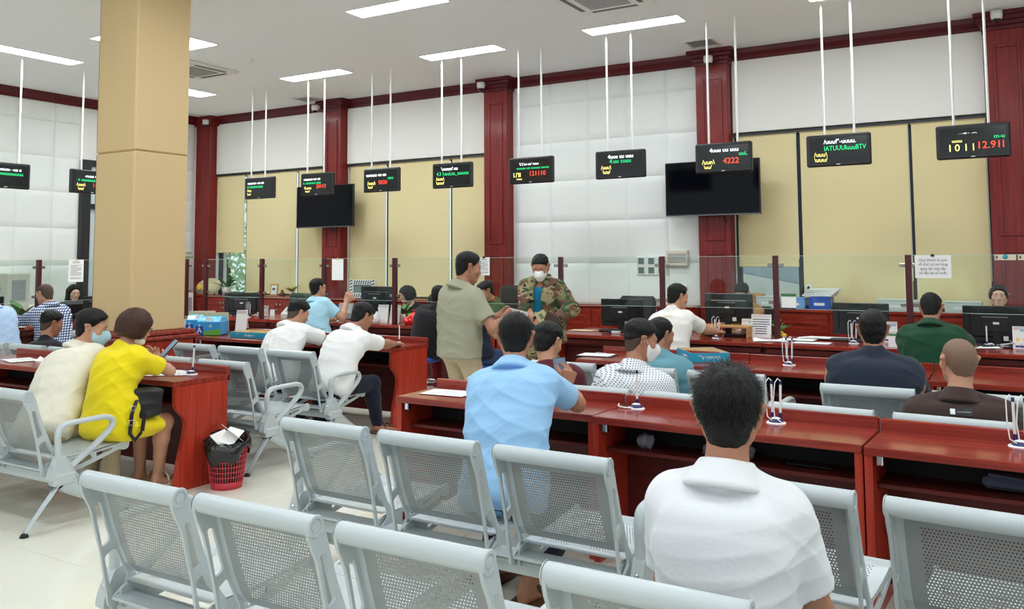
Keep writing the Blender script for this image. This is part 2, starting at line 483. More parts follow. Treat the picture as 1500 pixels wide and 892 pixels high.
def hairline(sty):
    # height of the lower edge of the hair by forward position y
    if sty == 'short': return [-0.11, -0.085, -0.055, -0.030, -0.010, 0.010, 0.030, 0.052, 0.075, 0.12], [-0.094, -0.092, -0.080, -0.034, 0.018, 0.004, 0.020, 0.056, 0.066, 0.068]
    if sty == 'high': return [-0.11, -0.085, -0.05, -0.012, 0.02, 0.052, 0.075, 0.12], [-0.030, -0.020, 0.002, 0.022, 0.030, 0.052, 0.064, 0.068]
    if sty == 'bald': return [-0.11, -0.085, -0.055, -0.030, -0.010, 0.010, 0.040, 0.060, 0.075, 0.12], [-0.072, -0.070, -0.060, -0.028, 0.018, 0.006, 0.06, 0.088, 0.1, 0.12]
    if sty == 'long': return [-0.13, -0.06, -0.02, 0.02, 0.04, 0.062, 0.08, 0.12], [-0.35, -0.35, -0.30, -0.26, -0.03, 0.056, 0.074, 0.078]
    if sty == 'bob': nz_ = 0
    if sty == 'bob': return [-0.13, -0.06, -0.02, 0.045, 0.07, 0.085, 0.12], [-0.10, -0.10, -0.10, -0.085, 0.0, 0.040, 0.046]
    if sty == 'tied': return [-0.13, -0.085, -0.04, 0.0, 0.03, 0.048, 0.066, 0.085, 0.12], [-0.085, -0.08, -0.06, -0.045, -0.030, 0.012, 0.050, 0.066, 0.070]

NPEOPLE = 0
def person(label, loc, hips, head, az=0.0, haz=None, hpitch=0.0, hroll=0.0, neck=None, s=1.0, girl=False, skin_i=1,
           hair='short', hairm=None, hthick=0.016, h=0.009, shirt=None, shirt_name='shirt', sleeve=0.62, sleeve_end=None, collar='polo',
           hem=None, trousers=None, trouser_end=0.95, shoes=None, wl=None, wr=None, hand_l=None, hand_r=None, el=None, er=None,
           al=None, ar=None, knee=None, sit=True, mask=None, wide=1.0, depth=1.0, eyes=True, wr_amp=0.006, strands=0, stubble=None, seed=None,
           curl=(0.55, 0.55), shoulder_drop=0.0, hides_legs=False, tw=0.0, skirt=False, group=None):
    """loc: base point of the thing; hips, head, hands, ankles in world metres; az: heading, degrees clockwise from +Y"""
    global NPEOPLE
    NPEOPLE += 1
    seed = NPEOPLE if seed is None else seed
    a = R(az); fwd = np.array((math.sin(a), math.cos(a), 0)); right = np.array((math.cos(a), -math.sin(a), 0)); upv = np.array((0, 0, 1.0))
    ha = R(az if haz is None else haz); hp = R(hpitch)
    hf0 = np.array((math.sin(ha), math.cos(ha), 0)); hr = np.array((math.cos(ha), -math.sin(ha), 0))
    hf = hf0*math.cos(hp)+upv*math.sin(hp); hu = np.cross(hr, hf)
    if hroll:
        c_, s_ = math.cos(R(hroll)), math.sin(R(hroll)); hr, hu = hr*c_-hu*s_, hu*c_+hr*s_
    Hc = np.array(head, float); Pv = np.array(hips, float)
    if neck is None: Nk = Hc-hu*0.140*s-hf*0.035*s-upv*0.012
    else: Nk = np.array(neck, float)
    tdir = unit(Nk-Pv); tl = np.linalg.norm(Nk-Pv)
    a2 = R(az+tw); rt2 = np.array((math.cos(a2), -math.sin(a2), 0)); rt2 = unit(rt2-tdir*(rt2@tdir)); dpt = np.cross(tdir, rt2)   # dpt: towards the back or front
    if dpt@fwd < 0: dpt = -dpt
    mid = Pv+(Nk-Pv)*0.46-dpt*(0.035 if sit else 0.012)
    ch = Pv+(Nk-Pv)*0.74-dpt*(0.022 if sit else 0.0)
    sw = (0.158 if girl else 0.176)*s*wide
    SL = Nk-tdir*(0.098+shoulder_drop)*s-rt2*sw+dpt*0.01; SR = Nk-tdir*(0.098+shoulder_drop)*s+rt2*sw+dpt*0.01
    UA, FA = 0.285*s, 0.245*s
    dn = np.array((0, 0, -1.0))
    WL = SL+dn*0.50*s+fwd*0.08-right*0.05 if wl is None else np.array(wl, float)
    WR = SR+dn*0.50*s+fwd*0.08+right*0.05 if wr is None else np.array(wr, float)
    EL, WL = ik(SL, WL, UA, FA, (dn*0.8-right*0.7-fwd*0.4) if el is None else np.array(el, float))
    ER, WR = ik(SR, WR, UA, FA, (dn*0.8+right*0.7-fwd*0.4) if er is None else np.array(er, float))
    TH, SH = 0.415*s, 0.40*s
    HL = Pv-right*0.088*s; HR = Pv+right*0.088*s
    if al is None: AL = HL+fwd*(0.40*s if sit else 0.0)-right*0.03; AL[2] = 0.085
    else: AL = np.array(al, float)
    if ar is None: AR = HR+fwd*(0.40*s if sit else 0.0)+right*0.03; AR[2] = 0.085
    else: AR = np.array(ar, float)
    pole = fwd*1.0+upv*(0.9 if sit else 0.02)
    KL, AL = ik(HL, AL, TH, SH, pole-right*0.12); KR, AR = ik(HR, AR, TH, SH, pole+right*0.12)
    def torso(sd, e):
        w = s*wide; d = s*depth
        hipw, waw, chw = (0.170, 0.128, 0.142) if girl else (0.160, 0.150, 0.166)
        sd.ecap(Pv-tdir*0.04, Pv+tdir*0.10, hipw*w+e, 0.115*d+e, hipw*0.94*w+e, 0.108*d+e, rt2, 0.05, rnd=0.05)
        sd.ecap(Pv+tdir*0.06, mid+tdir*0.05, hipw*0.9*w+e, 0.11*d+e, waw*w+e, 0.104*d+e, rt2, 0.06, rnd=0.05)
        sd.ecap(mid-tdir*0.05, ch+tdir*0.02, waw*w+e, 0.104*d+e, chw*w+e, 0.112*d+e, rt2, 0.06, rnd=0.05)
        sd.ecap(ch-tdir*0.04, Nk-tdir*0.10, chw*w+e, 0.112*d+e, 0.135*w+e, 0.085*d+e, rt2, 0.06, rnd=0.05)
        sd.cone(SL+rt2*0.015, SR-rt2*0.015, 0.050*s+e, None, 0.05)
        for S_ in (SL, SR): sd.cone(Nk-tdir*0.005*s, S_*0.8+Nk*0.2+tdir*0.012, 0.040*s+e*0.7, 0.044*s+e, 0.05)
        if girl:
            for q in (-1, 1): sd.ell(ch+dpt*0.085*d+rt2*q*0.07*w-tdir*0.02, (0.06+e, 0.055+e, 0.06+e), None, 0.05)
    def arm(sd, S_, E_, W_, e, upto=2.0, k=0.03):
        t = min(upto, 1.0); g = 0.86 if girl else 1.0
        sd.cone(S_, S_+(E_-S_)*t, 0.053*s*g+e, (0.053+(0.042-0.053)*t)*s*g+e*(1.25 if upto < 1 else 1), k)
        if upto > 1:
            t = min(upto-1, 1.0)
            m_ = E_+(W_-E_)*0.28
            sd.cone(E_, m_, 0.041*s*g+e, 0.043*s*g+e, 0.02)
            if t > 0.28: sd.cone(m_, E_+(W_-E_)*t, 0.043*s*g+e, (0.043+(0.028-0.043)*(t-0.28)/0.72)*s*g+e, 0.02)
    def leg(sd, H_, K_, A_, e, upto=2.0):
        t = min(upto, 1.0)
        sd.cone(H_, H_+(K_-H_)*t, 0.084*s+e, (0.084+(0.058-0.084)*t)*s+e, 0.05)
        if upto > 1:
            t = min(upto-1, 1.0); m_ = K_+(A_-K_)*0.3+(-fwd)*0.012
            sd.cone(K_, m_, 0.054*s+e, 0.054*s+e, 0.03)
            sd.cone(m_, m_+(K_+(A_-K_)*t-m_), 0.054*s+e, (0.054-0.017*t)*s+e*1.2, 0.03)
    def hd(sd, e, face=True):
        M3 = np.array((hr, hf, hu)); hs = s*(0.97 if girl else 1.0)
        def L(x, y, z): return Hc+(hr*x+hf*y+hu*z)*hs
        sd.ell(L(0, -0.016, 0.027), npv((0.074, 0.095, 0.083))*hs+e, M3, 0.03)
        if not face: return L, M3, hs
        sd.ell(L(0, 0.030, -0.040), npv((0.060, 0.062, 0.080))*hs+e, M3, 0.03)
        for q in (-1, 1):
            sd.cone(L(q*0.050, -0.002, -0.055), L(q*0.022, 0.062, -0.098), 0.020*hs+e, 0.017*hs+e, 0.03)
            sd.ell(L(q*0.042, 0.058, -0.024), npv((0.024, 0.022, 0.022))*hs+e, M3, 0.025)
        sd.cone(L(-0.012, 0.070, -0.100), L(0.012, 0.070, -0.100), 0.019*hs+e, None, 0.02)
        sd.cone(L(-0.036, 0.071, 0.020), L(0.036, 0.071, 0.020), 0.016*hs+e, None, 0.02)
        return L, M3, hs
    # body: one figure of skin
    sd = Sdf(); torso(sd, 0.0)
    sd.cone(Nk-tdir*0.03, Hc-hu*0.055*s-hf*0.022*s, (0.046 if girl else 0.058)*s, (0.046 if girl else 0.056)*s, 0.03)
    L, M3, hs = hd(sd, 0.0)
    for q in (-1, 1): sd.ell(L(q*0.031, 0.096, 0.000), npv((0.017, 0.014, 0.011))*hs, M3, 0.014, 's')
    sd.cone(L(0, 0.084, 0.008), L(0, 0.103, -0.034), 0.0075*hs, 0.0115*hs, 0.014)
    for q in (-1, 1):
        sd.ell(L(q*0.012, 0.092, -0.037), npv((0.010, 0.011, 0.008))*hs, M3, 0.008)
        sd.ell(L(q*0.031, 0.076, 0.000), npv((0.0145, 0.0135, 0.0125))*hs, M3, 0.006)
        sd.cone(L(q*0.074, -0.004, 0.024), L(q*0.093, -0.024, 0.018), 0.009*hs, 0.009*hs, 0.008); sd.cone(L(q*0.093, -0.024, 0.018), L(q*0.077, -0.006, -0.038), 0.009*hs, 0.0095*hs, 0.010); sd.ell(L(q*0.076, -0.010, -0.004), npv((0.009, 0.016, 0.028))*hs, M3, 0.008)
        sd.ell(L(q*0.089, -0.006, 0.002), npv((0.007, 0.009, 0.016))*hs, M3, 0.006, 's')
    sd.ell(L(0, 0.074, -0.064), npv((0.026, 0.020, 0.020))*hs, M3, 0.02)
    sd.ell(L(0, 0.092, -0.059), npv((0.018, 0.007, 0.005))*hs, M3, 0.006); sd.ell(L(0, 0.090, -0.071), npv((0.016, 0.007, 0.006))*hs, M3, 0.006)
    arm(sd, SL, EL, WL, 0.0); arm(sd, SR, ER, WR, 0.0)
    leg(sd, HL, KL, AL, 0.0); leg(sd, HR, KR, AR, 0.0)
    for A_, q in ((AL, -1), (AR, 1)):
        sd.ecap(A_+np.array((0, 0, -0.035))-fwd*0.035, A_+fwd*0.13*s+right*q*0.02+np.array((0, 0, -0.062)), 0.033*s, 0.034*s, 0.040*s, 0.016*s, right, 0.03, rnd=0.014)
    def hdef(W_, E_, sp, q):
        if sp is None: d = unit(W_-E_); n_ = -upv if abs(d[2]) < 0.8 else -right*q; th = -right*q*1.0+fwd*0.2; return d, n_, th
        return sp
    hl = hdef(WL, EL, hand_l, -1); hr_ = hdef(WR, ER, hand_r, 1)
    hand(sd, WL, hl[0], hl[1], hl[2], curl[0], h, s*(0.92 if girl else 1)); hand(sd, WR, hr_[0], hr_[1], hr_[2], curl[1], h, s*(0.92 if girl else 1))
    hf_ = min(h, 0.0055)
    base = np.array(loc, float)
    parts = [sd.mesh(max(h*1.5, 0.011), hi=np.array((9, 9, Nk[2]+0.02)))]
    rr = 0.17*s
    hl_lo = Hc-rr; hl_lo[2] = min(Hc[2]-0.19*s, Nk[2]-0.03)
    parts.append(sd.mesh(hf_, hl_lo, Hc+rr))
    for E_, W_, hh_ in ((EL, WL, hl), (ER, WR, hr_)):
        tip = W_+unit(hh_[0])*0.19*s; c = W_+unit(hh_[0])*0.09
        lo = np.minimum(np.minimum(E_-0.06, W_-0.06), c-0.11); hi = np.maximum(np.maximum(E_+0.06, W_+0.06), c+0.11)
        parts.append(sd.mesh(min(h*0.75, 0.0062), lo, hi))
    parts = [(P-base, Q) for P, Q in parts]
    sk = skin(skin_i)
    body = bpy.data.objects.new('person', npmesh('person', parts, sk)); COL.objects.link(body); body.location = loc
    tag(body, label, 'person', group)
    def child(name, sdf, hh, mt, disp=None, lo=None, hi=None, lab=None):
        P, Q = sdf.mesh(hh, lo, hi, disp)
        if len(P) == 0: return None
        o = bpy.data.objects.new(name, npmesh(name, [(P-base, Q)], mt)); COL.objects.link(o); o.parent = body
        if lab: o['label'] = lab
        return o
    # shirt
    if shirt is not None:
        sh = Sdf(); e = 0.013; torso(sh, e)
        if hem is not None and not sit: sh.ecap(ch, np.array((Pv[0], Pv[1], hem-0.02)), 0.160*s*wide+e, 0.118*s*depth+e, 0.180*s*wide+e, 0.138*s*depth+e, rt2, 0.05, rnd=0.04)
        if sit: sh.ecap(Pv+tdir*0.16, Pv-tdir*0.03-fwd*0.01, 0.158*s*wide+e, 0.120*s*depth+e, 0.172*s*wide+e, 0.128*s*depth+e, rt2, 0.05, rnd=0.05)
        for S_, E_, W_ in ((SL, EL, WL), (SR, ER, WR)):
            if sleeve < 1: sh.sleeve(S_, E_, sleeve, 0.053*s*(0.88 if girl else 1)+e+0.006, 0.044*s*(0.88 if girl else 1)+e+0.012, 0.044*s*(0.88 if girl else 1)+0.006, 0.03)
            else: arm(sh, S_, E_, W_, e+0.004, sleeve, 0.04)
        if collar == 'polo':
            n0 = Nk-tdir*0.02-dpt*0.006; n1 = Nk+(Hc-hu*0.055*s-hf*0.022*s-Nk)*0.30
            ax_ = unit(n1-n0)
            sh.cone(n0, n1+ax_*0.03, 0.074*s, 0.066*s, 0.012)
            sh.fn(lambda X, Y, Z, c=n1, n_=ax_: np.maximum(-((X-c[0])*n_[0]+(Y-c[1])*n_[1]+(Z-c[2])*n_[2]), np.sqrt((X-c[0])**2+(Y-c[1])**2+(Z-c[2])**2)-0.13), n1-0.14, n1+0.14, 0.005, 's')
            sh.cone(n0+ax_*0.01, n1+ax_*0.08, 0.060*s, 0.061*s, 0.004, 's')
            if True:
                fl = Sdf(); fl.cone(n0-ax_*0.018-dpt*0.008, n1, 0.112*s, 0.070*s, 0.01)
                fl.cone(n0-ax_*0.08, n1+ax_*0.08, 0.058*s, 0.060*s, 0.004, 's')
                fl.plane(n1, ax_, 0.005); fl.plane(n0-ax_*0.024, -ax_, 0.008)
                gp = n0+dpt*0.09; fl.cone(gp+ax_*0.05, gp-ax_*0.06, 0.018, 0.034, 0.01, 's')
                child('collar', fl, min(h, 0.007), shirt)
        else:
            n1 = Nk+(Hc-hu*0.055*s-hf*0.022*s-Nk)*0.10; ax_ = unit(Hc-hu*0.1*s-Nk)
            if collar == 'round':
                sh.cone(Nk-tdir*0.02, Nk+ax_*0.03, 0.072*s, 0.066*s, 0.02)
                c = Nk+ax_*0.022
                sh.fn(lambda X, Y, Z, c=c, n_=unit(ax_+dpt*0.35): np.maximum(-((X-c[0])*n_[0]+(Y-c[1])*n_[1]+(Z-c[2])*n_[2]), np.sqrt((X-c[0])**2+(Y-c[1])**2+(Z-c[2])**2)-0.12), c-0.13, c+0.13, 0.006, 's')
            elif collar == 'wide':
                c = Nk-tdir*0.012
                sh.fn(lambda X, Y, Z, c=c, n_=unit(ax_+dpt*0.25): np.maximum(-((X-c[0])*n_[0]+(Y-c[1])*n_[1]+(Z-c[2])*n_[2]), np.sqrt((X-c[0])**2+(Y-c[1])**2+(Z-c[2])**2)-0.11), c-0.12, c+0.12, 0.006, 's')
        if hem is not None: sh.fn(lambda X, Y, Z: (hem-Z)+0*X+0*Y, None, None, 0.008, 'i')
        wf = wrinkle(wr_amp, seed)
        child(shirt_name, sh, h, shirt, wf)
    if trousers is not None:
        tr = Sdf(); e = 0.012
        tr.ecap(Pv-tdir*0.05, Pv+tdir*0.10, 0.164*s*wide+0.006, 0.118*s*depth+0.006, 0.148*s*wide, 0.102*s*depth, rt2, 0.05, rnd=0.05)
        leg(tr, HL, KL, AL, e, 1+trouser_end if trouser_end > 0 else -trouser_end); leg(tr, HR, KR, AR, e, 1+trouser_end if trouser_end > 0 else -trouser_end)
        if skirt: tr.ecap(HL*0.5+HR*0.5, HL*0.5+HR*0.5+((KL+KR)/2-(HL+HR)/2)*0.58, 0.19*s, 0.10*s, 0.17*s, 0.082*s, right, 0.04, rnd=0.04)
        child('skirt' if skirt else 'trousers', tr, max(h, 0.008), trousers, wrinkle(0.005, seed+50))
    if shoes is not None:
        for A_, q in ((AL, -1), (AR, 1)):
            so = Sdf()
            g0 = A_+np.array((0, 0, -0.045))-fwd*0.045; g1 = A_+fwd*0.145*s+right*q*0.02+np.array((0, 0, -0.062))
            so.ecap(g0, g1, 0.039*s, 0.036*s, 0.046*s, 0.022*s, right, 0.03, rnd=0.014)
            if shoes[1] == 'sandal':
                so = Sdf(); b0 = A_-fwd*0.06; b0[2] = 0.012; b1 = A_+fwd*0.16*s+right*q*0.02; b1[2] = 0.012
                so.ecap(b0, b1, 0.038*s, 0.012, 0.048*s, 0.012, right, 0.01, rnd=0.008)
                for t in (0.05, 0.13):
                    c = A_+fwd*t*s+right*q*0.012; zt = 0.094 if t < 0.1 else 0.072
                    
                    for w_ in (-1, 1): so.cone(c+right*w_*0.047*s+upv*(0.015-c[2]), c+right*w_*0.036*s+upv*(zt*0.78-c[2]), 0.0085, None, 0.006); so.cone(c+right*w_*0.036*s+upv*(zt*0.78-c[2]), c+upv*(zt-c[2]), 0.0085, None, 0.006)
            so.fn(lambda X, Y, Z: (0.002-Z)+0*X+0*Y, None, None, 0.004, 'i')
            child('shoe' if shoes[1] != 'sandal' else 'sandal', so, 0.008, shoes[0])
    # hair
    hm = HAIRM if hairm is None else hairm
    hh_ = min(h, 0.006)
    def hairpart(name, thick, sty, mt, nz, low=0.0):
        ha_ = Sdf(); e0 = 0.0015
        ha_.ell(L(0, -0.016, 0.027), npv((0.074, 0.095, 0.083))*hs+e0, M3, 0.03)
        ys, zs = hairline(sty)
        if sty in ('short', 'bald', 'high'):
            ha_.cone(L(0, -0.036, -0.015), L(0, -0.030, -0.075), 0.0625*hs, 0.0585*hs, 0.03)
        if sty in ('long', 'bob'):
            bt = -0.10 if sty == 'bob' else -0.27
            ha_.ecap(L(0, -0.030, 0.02), L(0, -0.028, bt), 0.084*hs, 0.080*hs, (0.086 if sty == 'bob' else 0.085)*hs, (0.080 if sty == 'bob' else 0.06)*hs, hr, 0.04, rnd=0.02)
            if sty == 'bob': ha_.ell(L(0, -0.02, -0.02), npv((0.090, 0.096, 0.088))*hs, M3, 0.05)
        if sty == 'tied': ha_.ell(L(0, -0.012, -0.012), npv((0.080, 0.062, 0.060))*hs, M3, 0.04); ha_.ell(L(0, -0.105, -0.03), npv((0.035, 0.032, 0.04))*hs, M3, 0.02)
        ys_ = np.array(ys); zs_ = np.array(zs)+low
        def loc_(X, Y, Z):
            x, y, z = (X-Hc[0])/hs, (Y-Hc[1])/hs, (Z-Hc[2])/hs
            return x*hr[0]+y*hr[1]+z*hr[2], x*hf[0]+y*hf[1]+z*hf[2], x*hu[0]+y*hu[1]+z*hu[2]
        def line(X, Y, Z):
            lx, ly, lz = loc_(X, Y, Z)
            return (np.interp(ly, ys_, zs_)-lz+0.005*np.cos(lx*60)*(ly > 0.04)+0.003*np.sin(lx*190)).astype(np.float32)*0.7
        ha_.fn(line, None, None, 0.004, 'i')
        if sty == 'bob' or sty == 'long':
            ha_.ell(L(0, 0.085, -0.035), npv((0.060, 0.066, 0.082))*hs, M3, 0.012, 's')
        rg = np.random.RandomState(seed+9); q1 = rg.normal(size=(4, 3))*150; q2 = rg.normal(size=(4, 3))*40; ph = rg.uniform(0, 6, 4)
        def dsp(X, Y, Z):
            lx, ly, lz = loc_(X, Y, Z)
            up_ = lz-np.interp(ly, ys_, zs_)
            g = np.clip(up_/(0.030 if sty in ('short', 'bald') else 0.016), 0, 1); g = g*g*(3-2*g)
            tp = np.clip((lz-0.015)/0.055, 0, 1); tp = 0.30+0.70*tp*tp*(3-2*tp)
            if sty in ('long', 'bob', 'tied'): tp = tp*0+1
            o = 0
            if nz > 0:
                for i in range(4): o = o+np.sin(q1[i, 0]*X+q1[i, 1]*Y+q1[i, 2]*Z*(0.5 if sty not in ('bob', 'long') else 0.06)+ph[i]+1.5*np.sin(q2[i, 0]*X+q2[i, 1]*Y+q2[i, 2]*Z))
            return ((-(thick*hs)*tp+o*nz*0.35)*g).astype(np.float32)
        lo_ = Hc-0.2; lo_[2] = Hc[2]-0.42
        return child(name, ha_, hh_, mt, dsp, lo_, Hc+0.2)
    if stubble is not None: hairpart('cropped_hair', 0.0028, stubble[0], stubble[1], 0.0)
    if hair is not None: hairpart('hair', hthick*s, hair, hm, 0.0028 if hair not in ('bob', 'long', 'tied') else 0.0030)
    if strands:
        rg = np.random.RandomState(seed); vs = []; fs = []
        ys, zs = hairline(hair if hair != 'high' else 'high')
        n_ = 0; wd = 0.0009
        while n_ < strands:
            d = rg.normal(size=3); d /= np.linalg.norm(d)
            p = np.array((0, -0.016, 0.027))+d*(np.array((0.074, 0.095, 0.086))+hthick*0.8)
            if p[2] < np.interp(p[1], ys, zs)+0.006: continue
            # fall away from the crown, lifted a little
            cr_ = np.array((0.01, -0.06, 0.115)); fl = p-cr_; fl = fl-d*(fl@d); fl = fl/(np.linalg.norm(fl)+1e-6)
            fl = fl+rg.normal(size=3)*0.35
            lg = rg.uniform(0.014, 0.030)*(1.2 if p[2] > 0.06 else 0.55)
            p1 = p+d*lg*0.14+fl*lg*0.5; p2 = p+d*lg*0.16+fl*lg*1.15+np.array((0, 0, -0.12*lg))
            sdv = np.cross(fl, d); sdv = sdv/(np.linalg.norm(sdv)+1e-6)*wd
            o = len(vs)
            for q, w_ in ((p-d*0.004, 1.0), (p1, 0.8)): vs += [L(*(q-sdv*w_))-base, L(*(q+sdv*w_))-base]
            vs.append(L(*p2)-base)
            fs += [(o, o+1, o+3, o+2), (o+2, o+3, o+4)]; n_ += 1
        me = bpy.data.meshes.new('hair_strands'); me.from_pydata([tuple(v) for v in vs], [], fs); me.materials.append(hm); me.update()
        o = bpy.data.objects.new('hair_strands', me); COL.objects.link(o); o.parent = body; o['kind'] = 'stuff'
    def small(name, mb, mt): 
        o = obj(name, mb, mt, body); return o
    def put(mb, c, r_):   # ellipsoid in head axes
        t = MB(); t.ell((0, 0, 0), r_, 10, 6)
        vs = [tuple(L(*(np.array(v)+np.array(c)))-base) for v in t.v]
        mb.add(vs, t.f, True)
    if eyes:
        for q in (-1, 1):
            mb = MB(); put(mb, (q*0.031, 0.0845, -0.0005), (0.0102, 0.0085, 0.0032)); e_ = small('eye', mb, EYEW)
            mb = MB(); put(mb, (q*0.031, 0.0902, -0.0005), (0.0050, 0.0046, 0.0034)); o = obj('iris', mb, EYED, e_)
            mb = MB()
            pts = [L(q*(0.014+0.034*t), 0.0915-0.022*t*t, 0.019+0.006*math.sin(t*2.4))-base for t in (0, 0.33, 0.66, 1)]
            mb.tube(pts, [0.0022*hs, 0.0034*hs, 0.003*hs, 0.001*hs], 6); small('eyebrow', mb, HAIRM)
        if mask is None:
            mb = MB(); put(mb, (0, 0.0935, -0.0595), (0.019, 0.006, 0.0042)); put(mb, (0, 0.0915, -0.0705), (0.016, 0.0068, 0.0052)); small('lips', mb, LIP)
    if mask is not None:
        mk = Sdf(); e = 0.007
        if mask[1] == 'chin':
            mk.ell(L(0, 0.040, -0.095), npv((0.062, 0.060, 0.040))*hs, M3, 0.02); mk.plane(L(0, 0, -0.075), hu, 0.006); mk.plane(L(0, 0.0, 0), -hf, 0.006)
        else:
            mk.ell(L(0, 0.034, -0.045), npv((0.062, 0.066, 0.078))*hs+e, M3, 0.03)
            mk.cone(L(0, 0.084, 0.004), L(0, 0.112, -0.040), 0.014*hs+e, 0.014*hs+e, 0.03); mk.cone(L(0, 0.105, -0.05), L(0, 0.072, -0.105), 0.018*hs+e, 0.022*hs+e, 0.03)
            mk.plane(L(0, 0.10, -0.004), hu+hf*0.15, 0.004); mk.plane(L(0, 0.025, -0.05), -hf, 0.004); mk.plane(L(0, 0.07, -0.122), -hu, 0.006)
        mo = child('face_mask', mk, min(h, 0.006), mask[0])
        if mo is not None:
            for q in (-1, 1):
                mb = MB()
                z0 = -0.02; z1 = -0.075
                if mask[1] == 'chin': z0 = -0.085; z1 = -0.10
                mb.tube([L(q*0.062, 0.03, z0)-base, L(q*0.074, 0.010, (z0+0.02)*0.6)-base, L(q*0.083, -0.020, 0.008)-base, L(q*0.082, -0.026, -0.014)-base, L(q*0.072, 0.0, -0.05 if z1 > -0.09 else -0.07)-base, L(q*0.060, 0.035, z1)-base], 0.0022*hs, 5)
                obj('ear_loop', mb, mask[0], mo)
    info = dict(L=L, base=base, SL=SL, SR=SR, EL=EL, ER=ER, WL=WL, WR=WR, KL=KL, KR=KR, Nk=Nk, tdir=tdir, dpt=dpt, rt2=rt2, ch=ch, hf=hf, hr=hr, hu=hu, hs=hs, Pv=Pv)
    return body, info
# ------------------------------------------------------------------ setting
CEIL = 4.28
XL, YB = -13.40, 11.0          # left wall and back wall faces
FLOORM = mat('cream floor tile', (224, 222, 208), 0.10, 0, 0.5, 0, 1, 0.05, 3)
GROUT = mat('tile joint', (168, 158, 142), 0.8)
CEILM = mat('ceiling paint', (244, 247, 250), 0.9)
PADM = mat('white padded wall panel', (236, 240, 236), 0.75, bump=0.05, bscale=200)
HEADM = mat('white header board', (238, 237, 231), 0.7)
BEIGE = mat('beige leather cladding', (212, 184, 136), 0.55, 0, 0.4, 0.06, 220)
BLINDM = mat('sand roller blind fabric', (248, 234, 182), 0.9, bump=0.05, bscale=400)
_nt = BLINDM.node_tree; _o = [n for n in _nt.nodes if n.type == 'OUTPUT_MATERIAL'][0]; _tr = _nt.nodes.new('ShaderNodeBsdfTranslucent'); _tr.inputs[0].default_value = lin((236, 220, 168)); _mx = _nt.nodes.new('ShaderNodeMixShader'); _mx.inputs[0].default_value = 0.18
_nt.links.new(_nt.nodes['Principled BSDF'].outputs[0], _mx.inputs[1]); _nt.links.new(_tr.outputs[0], _mx.inputs[2]); _nt.links.new(_mx.outputs[0], _o.inputs[0])
DARKF = mat('dark window frame', (40, 42, 46), 0.4)
GLASS = glassmat('clear glass')
WGLASS = glassmat('window glass')

mb = MB(); mb.bb((-14, -7, -0.12), (7, 12, -0.012)); floor = struct(obj('floor', mb, GROUT))
tb = MB(); tb.box((0, 0, -0.006), (0.797, 0.797, 0.012), None, 0.0015); tme = tb.mesh('tile', FLOORM)
for i in range(-12, 9):
    for j in range(-4, 10):
        x, y = -4.42+0.8*i+0.4, 2.79+0.8*j+0.4
        if x-0.4 < XL-0.4 or x > 2.5 or y > 11.2: continue
        obj('tile', tme, None, floor, (x, y, 0))
mb = MB()
mb.bb((2.78, -6.95, -0.012), (6.9, 11, 0)); mb.bb((-13.4, -6.95, -0.012), (2.78, -0.412, 0))
o = obj('tiling', mb, FLOORM, floor); o['kind'] = 'stuff'
mb = MB(); mb.bb((-14, -7, CEIL), (7, 12, CEIL+0.1)); ceiling = struct(obj('ceiling', mb, CEILM))

# pillars and bays of the back wall: x extents
PIL = [(-10.17, -9.77), (-6.92, -6.52), (-3.62, -3.20), (-0.30, 0.12)]
WIN = [(-13.0, -10.17), (-9.77, -6.92), (-3.20, -0.30)]
mb = MB()
for a, b in WIN:
    mb.bb((a, YB, 0), (b, YB+0.25, 0.95)); mb.bb((a, YB, 3.19), (b, YB+0.25, CEIL))
for a, b in ((-13.65, -13.0), (-10.17, -9.77), (-6.92, -3.20), (-0.30, 7)): mb.bb((a, YB, 0), (b, YB+0.25, CEIL))
wall_b = struct(obj('wall_back', mb, HEADM))
mb = MB(); mb.bb((XL-0.2, -7, 0), (XL, YB+0.25, CEIL)); wall_l = struct(obj('wall_left', mb, HEADM))
mb = MB(); mb.bb((6.6, -7, 0), (6.8, YB+0.25, CEIL)); wall_r = struct(obj('wall_right', mb, HEADM))
# padded squares
def pad_mesh(w, h):
    # cushion: a grid bulging towards -Y
    t = MB(); N = 6; vs = []; fs = []
    for i in range(N+1):
        for j in range(N+1):
            u, v = i/N, j/N
            e = min(1, min(u, 1-u)*w/0.025+0.0) if N else 1
            g = min(min(u, 1-u)*w, min(v, 1-v)*h)
            dy = 0.016+0.010*min(1, (g/0.04))**0.5 if g > 0 else 0.004
            vs.append(((u-0.5)*w, -dy, (v-0.5)*h))
    for i in range(N):
        for j in range(N):
            a = i*(N+1)+j; fs.append((a, a+N+1, a+N+2, a+1))
    # squeeze the inner rings outwards so that the bulge is near the border
    def sq(q): return math.copysign(abs(q*2)**0.45, q)/2
    vs = [(sq(p[0]/w)*w, p[1], sq(p[2]/h)*h) for p in vs]
    t.add(vs, fs, True); return t.mesh('wall_panel', PADM)
ROWS = [0.305, 0.91, 1.515, 2.112, 2.70, 3.265, 3.83, 4.15]
PADS = {}
def pads(xs, wall, side, zmin=0.9):
    for a, b in zip(xs[:-1], xs[1:]):
        for c, d in zip(ROWS[:-1], ROWS[1:]):
            if d < zmin: continue
            k = (round(b-a-0.004, 3), round(d-c-0.004, 3))
            if k not in PADS: PADS[k] = pad_mesh(*k)
            o = obj('wall_panel', PADS[k], None, wall)
            if side == 'b': o.location = ((a+b)/2, YB, (c+d)/2)
            else: o.location = (XL, (a+b)/2, (c+d)/2); o.rotation_euler = (0, 0, PI/2)
pads([-6.50, -5.893, -5.289, -4.684, -4.109, -3.63], wall_b, 'b')
pads([5.05, 5.66, 6.26, 6.86, 7.46, 8.05], wall_l, 'l')
pads([8.05, 8.50], wall_l, 'l')
